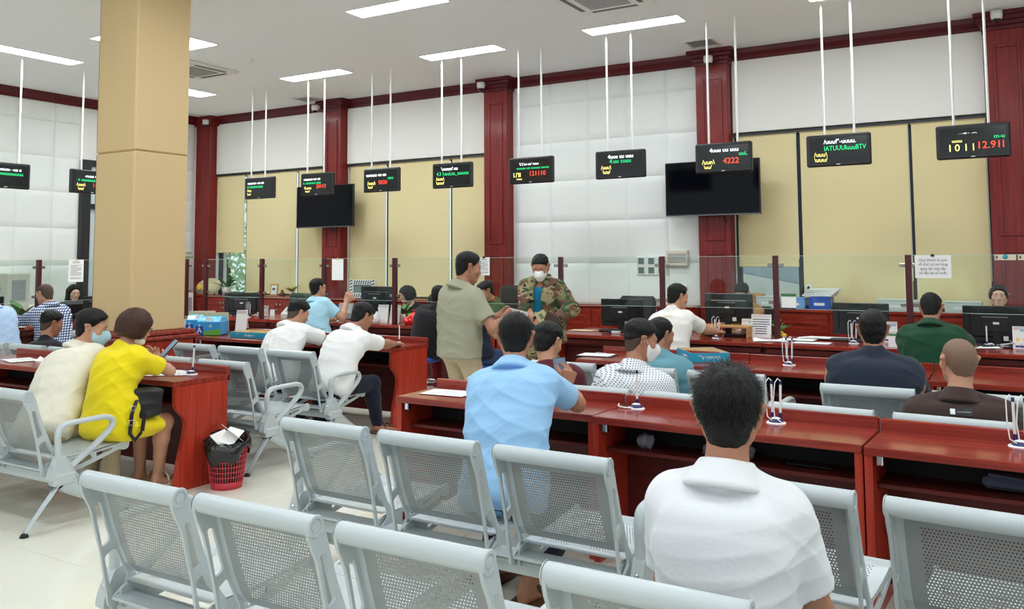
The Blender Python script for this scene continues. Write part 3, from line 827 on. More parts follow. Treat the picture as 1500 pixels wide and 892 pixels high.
pads([9.55, 10.15, 10.79], wall_l, 'l')
# cornice
def cornice(lo, hi, ax, name):
    t = MB()
    prof = [(0, 4.13), (0.03, 4.13), (0.045, 4.17), (0.09, 4.22), (0.10, 4.28), (0, 4.28)]
    if ax == 'x':
        t.prism([(YB-u, z) for u, z in reversed(prof)][::-1][::-1], 0, lo, hi)
    else:
        t.prism([(XL+u, z) for u, z in prof], 1, lo, hi)
    return struct(obj(name, t, REDC))
cornice(-13.4, 6.6, 'x', 'trim_1')
cornice(-7, 11, 'y', 'trim_2')
# pillars of the back wall (mahogany, with framed panels and a capital)
def frame_panel(t, x0, x1, z0, z1, y, w=0.035, p=0.014):
    t.bb((x0, y-p, z0), (x0+w, y, z1), 0.004); t.bb((x1-w, y-p, z0), (x1, y, z1), 0.004)
    t.bb((x0+w, y-p, z0), (x1-w, y, z0+w), 0.004); t.bb((x0+w, y-p, z1-w), (x1-w, y, z1), 0.004)
PFY = 10.80
REDP = wood('mahogany pilaster', (106, 26, 24), (138, 40, 36), 0.42, (30, 30, 1.5))
for n, (a, b) in enumerate(PIL):
    t = MB(); t.bb((a, PFY, 0), (b, YB, 4.28), 0.006)
    po = struct(obj('wall_pilaster', t, REDP)); po.name = 'trim_%d' % (n+3)
    for z0, z1 in ((1.80, 3.92), (0.25, 1.65)):
        q = MB(); frame_panel(q, a+0.08, b-0.07, z0, z1, PFY); obj('panel_frame', q, REDP, po)
    q = MB()
    for k, (z, e) in enumerate(((4.08, 0.02), (4.13, 0.04), (4.18, 0.07), (4.23, 0.095))): q.bb((a-e, PFY-e, z), (b+e, YB, z+0.05), 0.006)
    obj('capital', q, REDC, po)
t = MB(); t.bb((-13.4, 10.82, 0), (-13.0, 11.0, 4.28), 0.006); t.bb((-13.4, 10.75, 4.1), (-12.93, 11, 4.28), 0.006)
struct(obj('trim_7', t, REDP))

# windows behind the blinds, with dark frames
wn = 0
def window(a, b, mull, n):
    t = MB(); y0, y1 = YB+0.06, YB+0.12
    t.bb((a, y0, 0.95), (a+0.06, y1, 3.19)); t.bb((b-0.06, y0, 0.95), (b, y1, 3.19)); t.bb((a, y0, 0.95), (b, y1, 1.0)); t.bb((a, y0, 3.13), (b, y1, 3.19))
    w = struct(obj('window_%d' % n, t, DARKF))
    for x in mull:
        q = MB(); q.bb((x-0.04, y0, 0.99), (x+0.04, y1, 3.14)); obj('mullion', q, DARKF, w)
    xs = [a+0.06]+list(mull)+[b-0.06]
    for c, d in zip(xs[:-1], xs[1:]):
        q = MB(); q.bb((c+0.02, YB+0.085, 1.0), (d-0.02, YB+0.095, 3.13)); obj('pane', q, WGLASS, w)
window(-13.0, -10.17, (-12.24, -10.94), 1)
window(-9.77, -6.92, (-8.94, -7.66), 2)
window(-3.20, -0.30, (-2.39, -1.11), 3)
# left wall window with a dark frame, half hidden by the column
t = MB()
for lo, hi in (((8.50, 0.9), (8.66, 3.26)), ((9.40, 0.9), (9.50, 3.26)), ((8.66, 3.16), (9.40, 3.26)), ((8.66, 0.9), (9.40, 1.0)), ((8.66, 2.45), (9.40, 2.53))):
    t.bb((XL, lo[0], lo[1]), (XL+0.09, hi[0], hi[1]), 0.005)
w4 = struct(obj('window_4', t, DARKF))
FROST = mat('frosted pane', (206, 218, 224), 0.25)
t = MB(); t.bb((XL, 8.66, 1.0), (XL+0.03, 9.40, 3.16)); obj('pane', t, FROST, w4)

# roller blinds
BL = [(-13.0, -12.26, 1.72, 'short sand roller blind left of the window that shows trees', ), (-12.22, -10.95, 0.985, 'wide sand roller blind beside the tree-view window'), (-10.92, -10.19, 0.985, 'narrow sand roller blind behind the left wall television'),
      (-9.74, -8.95, 0.985, 'sand roller blind just right of the left television pillar'), (-8.92, -7.68, 0.985, 'wide sand roller blind in the middle window bay'), (-7.65, -6.95, 0.985, 'sand roller blind just left of the central red pillar'),
      (-3.17, -2.40, 1.46, 'short sand roller blind above the open window by the right television'), (-2.37, -1.12, 0.985, 'wide sand roller blind behind the right counters'), (-1.10, -0.32, 0.985, 'sand roller blind beside the rightmost red pillar')]
for a, b, z, lab in BL:
    r = thing('roller_blind', lab, 'blind', ((a+b)/2, YB+0.01, z), 0, 'roller blinds of the back windows')
    w = (b-a)/2; H_ = 3.15-z
    t = MB(); t.bb((-w+0.012, -0.004, 0.02), (w-0.012, 0.0, H_)); obj('fabric', t, BLINDM, r)
    t = MB(); t.tube([(-w, 0.0, H_+0.005), (w, 0.0, H_+0.005)], 0.024, 10); obj('roller_tube', t, BLINDM, r)
    t = MB(); t.bb((-w+0.01, -0.012, 0), (w-0.01, 0.008, 0.028), 0.005); obj('bottom_bar', t, BLINDM, r)
    t = MB(); t.tube([(w-0.004, -0.02, H_), (w-0.004, -0.02, max(0.1, 1.3-z) if z < 1.3 else 0.1)], 0.004, 5); obj('pull_cord', t, WHITE, r)
# header ledges over the blinds
for n, (a, b) in enumerate(WIN):
    t = MB(); t.bb((a+0.01, YB-0.045, 3.19), (b-0.01, YB, 4.13), 0.004); obj('header_board', t, HEADM, wall_b)
    t = MB(); t.bb((a+0.01, YB-0.02, 3.145), (b-0.01, YB+0.05, 3.175)); obj('blind_track', t, DARKF, wall_b)

# outside: a hedge of trees and a pale building
GREEN = mat('tree leaves', (186, 212, 168), 0.7, 0, 0.3, 0, 1, 0.35, 3)
def tree(loc, r, lab, seed):
    rg = random.Random(seed); root = thing('garden_tree', lab, 'tree', loc)
    t = MB(); t.tube([(0, 0, 0), (0.05, 0, 1.0), (0, 0.05, 2.2)], [0.12, 0.09, 0.05], 8); obj('trunk', t, mat('bark', (96, 80, 64), 0.9), root)
    t = MB()
    for i in range(800):
        while True:
            p = Vector((rg.uniform(-1, 1), rg.uniform(-1, 1), rg.uniform(-1, 1)))
            if p.length < 1 and p.length > 0.5: break
        c = Vector((p.x*r, p.y*r, 1.9+p.z*r*1.1)); d = Vector((rg.uniform(-1, 1), rg.uniform(-1, 1), rg.uniform(-1, 1))).normalized(); e = d.orthogonal().normalized(); s_ = rg.uniform(0.07, 0.14)
        t.add([c-d*s_, c+e*s_*0.45, c+d*s_, c-e*s_*0.45], [(0, 1, 2, 3)])
    o = obj('foliage', t, GREEN, root); o['kind'] = 'stuff'
mb = MB(); mb.bb((-30, 11.3, -0.2), (20, 40, -0.02)); struct(obj('garden_ground', mb, mat('paving outside', (170, 170, 160), 0.9)))
tree((-18.5, 16.0, 0), 1.7, 'leafy green tree seen through the left window', 3)
tree((-21.5, 18.5, 0), 2.2, 'farther green tree outside the left window', 5)
bd = thing('neighbour_building', 'pale grey rendered building seen through the right window', 'building', (-4.5, 19.0, 0))
t = MB(); t.bb((-4, 0, 0), (4, 4, 6)); obj('facade', t, mat('grey render', (176, 186, 196), 0.9, bump=0.2, bscale=6), bd)
t = MB(); t.bb((-4, -0.06, 2.2), (4, 0, 2.35)); obj('ledge', t, mat('light render', (206, 210, 214), 0.9), bd)
t = MB(); t.prism([(-2.6, 0.0), (0.9, 0.0), (0.9, 0.9), (-2.6, 1.55)], 1, -0.2, -0.05); obj('ramp_wall', t, mat('white outer wall', (236, 236, 232), 0.9), bd)  # low wall in plain white before the facade

# big clad column with its mahogany plinth
cx, cy = -7.30, 5.27; hw = 0.295
col_o = bpy.data.objects.new('pillar', None); COL.objects.link(col_o); col_o.location = (cx, cy, 0); struct(col_o)
t = MB(); t.bb((-hw+0.02, -hw+0.02, 0), (hw-0.02, hw-0.02, CEIL)); obj('core', t, BEIGE, col_o)
for z0, z1 in ((0.92, 2.60), (2.60, CEIL)):
    t = MB(); t.bb((-hw, -hw, z0+0.003), (hw-0.004, -hw+0.03, z1-0.003), 0.012); obj('cladding_panel', t, BEIGE, col_o)
    t = MB(); t.bb((hw-0.03, -hw+0.002, z0+0.003), (hw, hw, z1-0.003), 0.012); obj('cladding_panel', t, BEIGE, col_o)
    t = MB(); t.bb((-hw, -hw, z0+0.003), (-hw+0.03, hw, z1-0.003), 0.012); obj('cladding_panel', t, BEIGE, col_o)
t = MB(); t.bb((-hw-0.06, -hw-0.06, 0), (hw+0.06, hw+0.06, 0.84), 0.008); pl = obj('plinth', t, REDV, col_o)
t = MB(); t.bb((-hw-0.10, -hw-0.10, 0.84), (hw+0.10, hw+0.10, 0.88), 0.012); t.bb((-hw-0.075, -hw-0.075, 0.88), (hw+0.075, hw+0.075, 0.925), 0.012); obj('plinth_cap', t, RED, pl)
for sgn, rot in ((1, 0),):
    t = MB()
    for z0, z1 in ((0.15, 0.70),):
        X = hw+0.06
        t.bb((X, -hw+0.02, z0), (X+0.014, -hw+0.055, z1), 0.004); t.bb((X, hw-0.055, z0), (X+0.014, hw-0.02, z1), 0.004); t.bb((X, -hw+0.02, z1-0.035), (X+0.014, hw-0.02, z1), 0.004)
    obj('panel_frame', t, REDV, pl)

# ------------------------------------------------------------------ ceiling fittings
LAMP = mat('lit diffuser', (243, 250, 255), 0.5, emit=LAMP_STRENGTH)
def ceiling_light(x, y, ln, wd, lab, along='x', grp='ceiling panel lights'):
    t = thing('ceiling_light', lab, 'ceiling light', (x, y, CEIL), 0 if along == 'x' else PI/2, grp)
    q = MB(); w = 0.012
    for lo, hi in (((-ln/2-w, -wd/2-w), (ln/2+w, -wd/2)), ((-ln/2-w, wd/2), (ln/2+w, wd/2+w)), ((-ln/2-w, -wd/2), (-ln/2, wd/2)), ((ln/2, -wd/2), (ln/2+w, wd/2))):
        q.bb((lo[0], lo[1], -0.012), (hi[0], hi[1], 0.0), 0.002)
    obj('frame', q, WHITE, t)
    q = MB(); q.bb((-ln/2, -wd/2, -0.008), (ln/2, wd/2, -0.003)); obj('diffuser', q, LAMP, t)
    return t
for x, y, lab in ((-8.82, 9.20, 'bright ceiling panel above the left television'), (-6.23, 9.19, 'bright ceiling panel left of the central pillar'), (-3.80, 9.14, 'bright ceiling panel between the central and right pillars'), (-1.25, 9.12, 'ceiling panel clipped by the top edge at right')):
    ceiling_light(x, y, 1.17, 0.28, lab)
ceiling_light(-11.02, 6.32, 1.17, 0.30, 'long ceiling panel at the far left of the photo', 'y')
ceiling_light(-11.40, 8.83, 1.17, 0.40, 'small lit ceiling panel behind the column, farther one', 'y')
ceiling_light(-9.10, 6.70, 1.02, 1.05, 'lit square ceiling panel just right of the column top', 'y')
ceiling_light(-5.65, 7.1, 1.17, 0.28, 'ceiling panel clipped by the top edge at centre')
for x in (-11.0, -8.2, -5.4, -2.6, 0.2, 3.0):
    for y in (4.4, 1.9, -0.6):
        if x < -10 or (x < -8 and y != 1.9): continue
        ceiling_light(x, y, 1.17, 0.28, 'ceiling panel light behind the viewer, %s column %s row' % (dict(zip((-11.0, -8.2, -5.4, -2.6, 0.2, 3.0), ('leftmost', 'second', 'third', 'fourth', 'fifth', 'rightmost')))[x], {4.4: 'front', 1.9: 'middle', -0.6: 'rear', -3.1: 'rearmost'}[y]))
for x in (-2.9, 0.2, 3.0): ceiling_light(x+0.4, 6.9, 1.17, 0.28, 'ceiling panel light above the right queue, %s one above the photo' % {-2.9: 'left', 0.2: 'middle', 3.0: 'right'}[x])
VENTM = mat('vent grey', (150, 150, 150), 0.5)
def cassette(x, y, lab):
    t = thing('air_conditioner', lab, 'air conditioner', (x, y, CEIL))
    q = MB(); q.box((0, 0, -0.018), (0.86, 0.86, 0.036), None, 0.012); obj('panel', q, WHITE, t)
    q = MB(); q.box((0, 0, -0.04), (0.46, 0.46, 0.012), None, 0.004); obj('intake_grille', q, VENTM, t)
    for a in range(4):
        q = MB(); q.box((0, 0.335, -0.036), (0.52, 0.05, 0.006)); o = obj('louvre', q, DARKF, t); o.rotation_euler = (0, 0, a*PI/2)
cassette(-9.98, 8.0, 'ceiling cassette air conditioner right of the column')
cassette(-3.66, 7.98, 'ceiling cassette air conditioner clipped by the top edge')
def vent(x, y, lab):
    t = thing('ceiling_vent', lab, 'vent', (x, y, CEIL), 0, 'ceiling vents')
    q = MB()
    for lo, hi in (((-0.2, -0.2), (0.2, -0.17)), ((-0.2, 0.17), (0.2, 0.2)), ((-0.2, -0.17), (-0.17, 0.17)), ((0.17, -0.17), (0.2, 0.17))): q.bb((lo[0], lo[1], -0.014), (hi[0], hi[1], 0))
    obj('frame', q, WHITE, t)
    q = MB(); q.bb((-0.17, -0.17, -0.002), (0.17, 0.17, 0)); obj('backing', q, DARKF, t)
    for k in range(11):
        q = MB(); q.box((-0.15+0.03*k, 0, -0.008), (0.014, 0.34, 0.004), (0, 0.5, 0)); obj('slat', q, WHITE, t)
vent(-3.38, 10.37, 'slatted ceiling vent in front of the right red pillar')
vent(-10.24, 10.5, 'flat ceiling vent above the left red pillar')
def camera_dome(x, y, z, lab):
    t = thing('security_camera', lab, 'camera', (x, y, z), 0, 'white security cameras under the cornice')
    q = MB(); q.lathe([(0, 0.09), (0.06, 0.09), (0.06, 0.03), (0.05, 0.0), (0, 0.0)], n=16); q.box((0, 0.05, 0.07), (0.06, 0.10, 0.05), None, 0.006); obj('housing', q, WHITE, t)
    q = MB(); q.lathe([(0.045, 0.002), (0.034, -0.028), (0, -0.042)], n=16); obj('lens_dome', q, BLACKG, t)
camera_dome(-13.0, 10.70, 4.10, 'security camera at the far left corner')
camera_dome(-10.22, 10.66, 4.10, 'security camera beside the left television pillar')
camera_dome(-6.88, 10.66, 4.12, 'security camera on the central red pillar')
camera_dome(-3.40, 10.66, 4.08, 'security camera on the right television pillar')
camera_dome(-0.16, 10.62, 4.16, 'security camera at the top right corner')
t = thing('smoke_detector', 'round white smoke detector on the ceiling by the column', 'detector', (-8.83, 7.98, CEIL))
q = MB(); q.lathe([(0, -0.045), (0.035, -0.045), (0.055, -0.02), (0.06, 0)], n=16); obj('cap', q, WHITE, t)

TVM = mat('dark television glass', (6, 7, 14), 0.12, 0, 0.15)
# televisions on the pillars
def television(x0, x1, lab):
    t = thing('television', lab, 'television', ((x0+x1)/2, 10.66, 2.118), 0, 'wall televisions')
    w = (x1-x0)/2
    q = MB(); q.bb((-w, 0, 0), (w, 0.05, 0.70), 0.006); obj('housing', q, BLACK, t)
    q = MB(); q.bb((-w+0.012, -0.003, 0.022), (w-0.012, 0.001, 0.69)); obj('screen', q, TVM, t)
    q = MB(); q.bb((-w, -0.004, 0.0), (w, 0.0, 0.012)); obj('bottom_trim', q, mat('grey trim', (110, 112, 116), 0.3, 0.6), t)
    q = MB(); q.bb((-0.2, 0.05, 0.15), (0.2, 0.13, 0.5)); obj('wall_bracket', q, DARKF, t)
    q = MB(); q.tube([(0.1, 0.06, 0.05), (0.12, 0.1, -0.03), (0.16, 0.12, -0.09)], 0.006, 6); obj('cable', q, BLACK, t)
television(-10.62, -9.365, 'black wall television on the left red pillar')
television(-4.01, -2.78, 'black wall television on the right red pillar')

# hanging queue displays
GLOW = {}
def led(name, rgb, e): return mat('led '+name, rgb, 0.5, emit=e)
LW, LG, LY, LR = led('white', (235, 240, 245), 2.2), led('green', (20, 190, 110), 1.6), led('yellow', (245, 225, 120), 1.8), led('red', (230, 60, 36), 2.0)
DSP = mat('display face', (26, 30, 30), 0.12, 0, 0.5)
def display(x, y, rz, lab, rods, lines, face='y'):
    t = thing('queue_display', lab, 'display', (x, y, 2.53), rz, 'hanging queue number displays')
    q = MB(); q.bb((-0.32, -0.03, 0), (0.32, 0.03, 0.335), 0.014); obj('housing', q, BLACK, t)
    q = MB(); q.bb((-0.285, -0.033, 0.035), (0.285, -0.029, 0.30)); scr = obj('screen', q, DSP, t)
    for rx in rods:
        q = MB(); q.tube([(rx, 0, 0.33), (rx, 0, 1.715)], 0.0125, 8); q.tube([(rx, 0, 1.715), (rx, 0, 1.748)], 0.009, 8); obj('rod', q, WHITE, t)
    rg = random.Random(lab)
    for (x0, z, size, m_, txt) in lines:
        lo = text_mesh(txt, size*1.3, (x0, -0.0345, z), FACE_MY, scr, m_, 'led_line', 'LEFT', 0.0004)
        wd = max([v.co.x for v in lo.data.vertices]+[0.001]); lo['kind'] = 'stuff'
        lim = 0.275-x0
        if wd > lim: lo.matrix_local = Matrix.Translation((x0, -0.0345, z)) @ (FACE_MY.to_4x4() @ Matrix.Diagonal((lim/wd, 1, 1, 1)))
    q = MB(); q.bb((-0.018, -0.0325, 0.014), (0.018, -0.030, 0.022)); obj('maker_badge', q, WHITE, t)
DL = [(-10.16, 'queue display nearest the column, above the left counters', (-0.20, 0.10), [(-0.25, .245, .045, LW, '-uuuuun -un un'), (-0.25, .19, .05, LG, 'n:uuuuuuuuu'), (-0.25, .13, .045, LY, '/\\uu'), (-0.25, .075, .04, LY, '\\uu/')]),
      (-8.96, 'queue display overlapping the left wall television', (-0.21, 0.12), [(-0.26, .245, .045, LW, '-nuuuun un un'), (-0.26, .19, .045, LG, 'n. uuuuu.n uuu'), (-0.24, .115, .05, LY, '4.uuu'), (-0.0, .13, .06, LR, '20113'), (-0.22, .065, .035, LY, '\\uun/')]),
      (-7.74, 'third queue display from the left of the back counter', (-0.19, 0.145), [(-0.26, .24, .05, LW, 'uunuuu uu uu'), (0.13, .19, .05, LG, 'uuu'), (-0.24, .125, .055, LY, '/uuu\\'), (-0.04, .13, .062, LR, '5020'), (-0.23, .07, .045, LY, '\\uu/')]),
      (-6.53, 'queue display just left of the central red pillar', (-0.18, 0.14), [(-0.17, .255, .05, LW, '\'uuuuuf uu'), (-0.24, .19, .055, LG, '4.3 1uuuLuu,_uuuuuu'), (-0.25, .125, .05, LY, '/uuu\\'), (-0.25, .07, .05, LY, '\\uuu/')]),
      (-5.32, 'queue display just right of the central red pillar', (-0.18, 0.15), [(-0.16, .245, .035, LW, '\'L\'L\'uu uu\' ruuu'), (-0.20, .195, .035, LG, 'uuuuuu un uuuuuu uuuuu'), (-0.25, .11, .062, LY, 'I.I\'II'), (-0.02, .12, .062, LR, '121110'), (-0.2, .06, .03, LY, 'uuuu')]),
      (-4.10, 'queue display over the white padded wall', (-0.165, 0.155), [(-0.15, .26, .05, LW, '4uuu uu uuu'), (-0.13, .205, .055, LG, '4.uu cuuu'), (-0.24, .135, .05, LY, '/uuu\\'), (-0.22, .08, .05, LY, '\\uu/')]),
      (-2.85, 'queue display overlapping the right wall television', (-0.165, 0.16), [(-0.15, .25, .05, LW, '4uuu uu uuu'), (0.18, .20, .05, LG, 'uuL'), (-0.24, .12, .055, LY, '/uun\\'), (-0.0, .125, .07, LR, '4222'), (-0.22, .065, .045, LY, '\\uu/')]),
      (-1.63, 'queue display above the wide right blind', (-0.135, 0.16), [(-0.14, .255, .05, LW, '/uuuf"-uuuu.'), (-0.14, .185, .055, LG, 'IATUUUIuuuBTV'), (-0.24, .125, .05, LY, '/uuu\\'), (-0.24, .07, .05, LY, '\\uuu/')]),
      (-0.39, 'rightmost queue display near the right edge', (-0.16, 0.14), [(-0.12, .25, .025, LW, '. . -.u- -  .---.'), (0.18, .20, .045, LG, 'm-u'), (-0.18, .175, .035, LY, 'uuuu'), (-0.21, .105, .075, LY, 'I 0 1 I'), (0.03, .12, .075, LR, '12.91I')])]
for x, lab, rods, lines in DL: display(x, 9.42, 0, lab, rods, lines)
display(-11.36, 6.18, PI/2, 'queue display clipped by the left edge of the photo', (-0.15, 0.17), [(-0.1, .245, .045, LW, '-uuuu- -uu n'), (-0.25, .19, .05, LG, 'n:uuuuuuuuuuuuu'), (-0.25, .075, .04, LY, '\\uu/ .')])
display(-11.36, 7.385, PI/2, 'queue display half hidden behind the beige column', (-0.155, 0.17), [(-0.12, .245, .045, LW, '-nuuu n'), (-0.22, .19, .05, LG, 'n uuuuuuuuu'), (-0.24, .12, .05, LY, '/uun\\'), (0.0, .12, .06, LR, '1031'), (-0.22, .065, .045, LY, '\\uu/')])
# ------------------------------------------------------------------ desks
def smooth_poly(pts, n=6):
    # catmull-rom through a polyline
    out = []
    for i in range(len(pts)-1):
        p0 = pts[max(i-1, 0)]; p1 = pts[i]; p2 = pts[i+1]; p3 = pts[min(i+2, len(pts)-1)]
        for k in range(n):
            t = k/n
            out.append(tuple(0.5*((2*p1[j])+(-p0[j]+p2[j])*t+(2*p0[j]-5*p1[j]+4*p2[j]-p3[j])*t*t+(-p0[j]+3*p1[j]-3*p2[j]+p3[j])*t**3) for j in (0, 1)))
    out.append(pts[-1]); return out
def writing_desk(x0, x1, y0, d, lab, grp, rz=0.0, bracket=True, wavy=False):
    t = thing('writing_desk', lab, 'desk', (x0, y0, 0), rz, grp)
    w = x1-x0
    q = MB(); q.bb((0, 0, 0.712), (w, d, 0.75), 0.004); obj('desktop', q, RED, t)
    prof = [(0.012, 0.712), (0.012, 0.60)]+smooth_poly([(0.012, 0.60), (0.025, 0.56), (0.085, 0.49), (0.10, 0.42), (0.06, 0.25), (0.03, 0.10), (0.02, 0.0)])[1:]+[(d-0.02, 0.0), (d-0.02, 0.712)]
    if not wavy: prof = [(0.012, 0.712), (0.012, 0.0), (d-0.02, 0.0), (d-0.02, 0.712)]
    for xa in (0.0, w-0.034):
        q = MB(); q.prism(prof, 0, xa, xa+0.034); obj('side_panel', q, REDV, t)
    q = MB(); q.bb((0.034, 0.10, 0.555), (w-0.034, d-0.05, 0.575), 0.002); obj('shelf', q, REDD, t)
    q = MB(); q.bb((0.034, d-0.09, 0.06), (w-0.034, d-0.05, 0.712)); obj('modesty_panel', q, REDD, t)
    q = MB(); q.bb((0.034, d-0.11, 0.575), (w-0.034, d-0.09, 0.712)); obj('cubby_shade', q, mat('cubby shade black', (14, 12, 12), 0.7), t)  # black sheet standing in for the shade inside the cubby
    q = MB(); q.bb((0, d-0.022, 0.70), (w, d+0.006, 0.806), 0.005); obj('back_rail', q, RED, t)
    if bracket:
        q = MB(); q.box((0.06, 0.04, 0.69), (0.028, 0.03, 0.045), None, 0.004); obj('bracket', q, CHROME, t)
    return t
G1 = 'writing desks in the waiting area'
writing_desk(-3.325, -2.004, 4.19, 0.44, 'mahogany writing desk with loose papers at the left end of the near right row', G1)
writing_desk(-1.998, -0.655, 4.165, 0.44, 'mahogany writing desk with a single chained pen in the near right row', G1, R(-2.2))
writing_desk(-0.645, 0.72, 4.09, 0.44, 'mahogany writing desk at the right edge of the near right row', G1, R(-2))
writing_desk(-6.40, -5.04, 3.93, 0.48, 'mahogany writing desk with a curved end panel beside the waste basket', G1, wavy=True)
writing_desk(-7.78, -6.42, 3.93, 0.48, 'mahogany writing desk at the left edge with papers on it', G1, wavy=True)
writing_desk(-6.48, -5.12, 6.38, 0.58, 'mahogany writing desk with a curved end panel where two men in white write', G1, wavy=True)
writing_desk(-7.86, -6.50, 6.38, 0.58, 'mahogany writing desk carrying the blue paper ream boxes', G1, wavy=True)
writing_desk(-3.24, -1.945, 6.46, 0.56, 'mahogany writing desk carrying the blue carton lid at centre right', G1, 0)
writing_desk(-1.935, -0.605, 6.44, 0.56, 'mahogany writing desk behind the man in white, with a twin pen stand', G1, 0)
writing_desk(-0.595, 0.74, 6.44, 0.56, 'mahogany writing desk in front of the man in green at the right', G1, 0)

# ------------------------------------------------------------------ service counters
def counter(x0, x1, y0, d, lab, grp, rz=0.0, end=(False, False)):
    t = thing('service_counter', lab, 'counter', (x0, y0, 0), rz, grp); w = x1-x0
    q = MB(); q.bb((0.001, 0, 0.715), (w-0.001, d, 0.755), 0.006); obj('countertop', q, RED, t)
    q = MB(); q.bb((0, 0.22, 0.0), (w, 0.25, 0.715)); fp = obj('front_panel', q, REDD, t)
    q = MB(); q.bb((0.06, 0.206, 0.08), (w-0.06, 0.22, 0.12), 0.003); q.bb((0.06, 0.206, 0.56), (w-0.06, 0.22, 0.60), 0.003); q.bb((0.06, 0.206, 0.12), (0.10, 0.22, 0.56), 0.003); q.bb((w-0.10, 0.206, 0.12), (w-0.06, 0.22, 0.56), 0.003)
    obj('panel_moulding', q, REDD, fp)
    for k, xa in enumerate((0.0, w-0.03)):
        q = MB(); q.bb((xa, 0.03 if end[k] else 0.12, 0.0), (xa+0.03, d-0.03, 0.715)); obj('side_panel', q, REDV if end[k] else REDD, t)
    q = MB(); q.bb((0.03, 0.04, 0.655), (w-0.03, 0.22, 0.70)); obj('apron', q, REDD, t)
    return t
G2 = 'service counters in front of the back wall'
counter(-4.52, -3.46, 8.47, 0.92, 'mahogany service counter with a free customer side beside the soldier', G2, 0, (True, False))
counter(-3.46, -2.22, 8.45, 0.92, 'mahogany service counter where the man in a printed white T-shirt leans', G2)
counter(-2.22, -0.97, 8.44, 0.92, 'mahogany service counter with stapled papers beside the orange-flowered plant', G2)
counter(-0.97, 0.30, 8.44, 0.92, 'mahogany service counter at the right edge served by the woman clerk', G2)
counter(0.30, 1.5, 8.44, 0.92, 'mahogany service counter beyond the right edge', G2)
counter(-10.50, -9.13, 8.60, 0.85, 'mahogany service counter at the far left corner with a monitor', G2)
counter(-9.13, -7.95, 8.60, 0.85, 'mahogany service counter where the man in light blue sits', G2)
counter(-7.95, -5.50, 8.60, 0.85, 'mahogany service counter with the red plastic bag', G2, 0, (False, True))
counter(0, 1.20, 0, 0.85, 'mahogany service counter along the left wall by the woman in black', G2, PI/2).location = (-10.80, 6.47, 0)
counter(0, 1.20, 0, 0.85, 'mahogany service counter along the left wall at the left edge', G2, PI/2).location = (-10.80, 5.26, 0)
counter(0, 0.92, 0, 0.85, 'mahogany service counter along the left wall hidden by the column', G2, PI/2).location = (-10.80, 7.67, 0)

# ------------------------------------------------------------------ glass screens on the counters
POSTM = mat('dark red post', (74, 18, 24), 0.35, 0, 0.5)
CLAMPM = mat('brushed steel clamp', (150, 146, 138), 0.25, 0.9)
def screen(pts, z0, lab, tops=1.60, last_post=True):
    # posts at pts (x, y), panes between them
    o = Vector((pts[0][0], pts[0][1], 0)); t = thing('glass_screen', lab, 'screen', (o.x, o.y, z0))
    for k, (x, y) in enumerate(pts if last_post else pts[:-1]):
        lx, ly = x-o.x, y-o.y
        a = pts[min(k+1, len(pts)-1)]; b = pts[max(k-1, 0)]; ang = math.atan2(a[1]-b[1], a[0]-b[0])
        q = MB(); q.box((0, 0, (tops-z0)/2), (0.055, 0.055, tops-z0), None, 0.004); p = obj('post', q, POSTM, t, (lx, ly, 0), ang)
        for z in (1.12, 1.50):
            q = MB(); q.box((0, -0.0, z-z0), (0.16, 0.024, 0.035), None, 0.004); obj('clamp', q, CLAMPM, p)
    for (a, b) in zip(pts[:-1], pts[1:]):
        d = Vector((b[0]-a[0], b[1]-a[1], 0)); L = d.length; ang = math.atan2(d.y, d.x)
        q = MB(); q.bb((0.04, -0.004, 1.055-z0), (L-0.04, 0.004, tops-0.005-z0)); pn = obj('pane', q, GLASS, t, (a[0]-o.x, a[1]-o.y, 0), ang)
        EDG = mat('glass edge', (196, 226, 214), 0.15)
        q = MB(); q.bb((0.04, -0.0042, 1.053-z0), (L-0.04, 0.0042, 1.056-z0)); q.bb((0.04, -0.0042, tops-0.006-z0), (L-0.04, 0.0042, tops-0.003-z0)); obj('pane_edge', q, EDG, pn)
    return t
scr_right = screen([(-4.54, 8.70), (-3.42, 8.95), (-2.22, 9.05), (-0.965, 9.05), (0.28, 9.05), (1.5, 9.05)], 0.755, 'clear glass screen with dark red posts along the right service counters')
scr_left = screen([(-10.45, 8.66), (-9.30, 8.68), (-8.12, 8.68), (-6.93, 8.70), (-5.76, 8.70), (-4.56, 8.70)], 0.755, 'clear glass screen with dark red posts along the back left counters', last_post=False)
scr_side = screen([(-11.0, 5.26), (-11.0, 6.46), (-11.0, 7.67), (-10.86, 8.64)], 0.755, 'clear glass screen with dark red posts along the left wall counters')

# ------------------------------------------------------------------ low cabinets under the windows
def cabinet(x0, x1, lab, nd=2, y0=10.56):
    t = thing('low_cabinet', lab, 'cabinet', (x0, y0, 0), 0, 'low mahogany cabinets along the back wall'); w = x1-x0
    q = MB(); q.bb((0.002, 0.02, 0), (w-0.002, 0.22 if y0 > 10.6 else 0.40, 0.93)); obj('carcass', q, REDV, t)
    for k in range(nd):
        a = 0.012+(w-0.024)*k/nd; b = 0.012+(w-0.024)*(k+1)/nd
        q = MB(); q.bb((a+0.004, 0, 0.06), (b-0.004, 0.02, 0.90), 0.003); dr = obj('door', q, RED, t)
        q = MB(); frame_panel(q, a+0.07, b-0.07, 0.14, 0.82, 0.0, 0.03, 0.01); obj('panel_frame', q, RED, dr)
        q = MB(); kx = b-0.04 if k % 2 == 0 else a+0.04
        q.lathe([(0, 0.028), (0.014, 0.024), (0.016, 0.012), (0.007, 0.0)], (kx, -0.0, 0.83), 10, 0, (PI/2, 0, 0)); obj('knob', q, CHROME, dr); q = MB(); q.lathe([(0, 0.02), (0.013, 0.016), (0.007, 0.0)], (kx, -0.0, 0.74), 10, 0, (PI/2, 0, 0)); obj('lock', q, CHROME, dr)
    return t
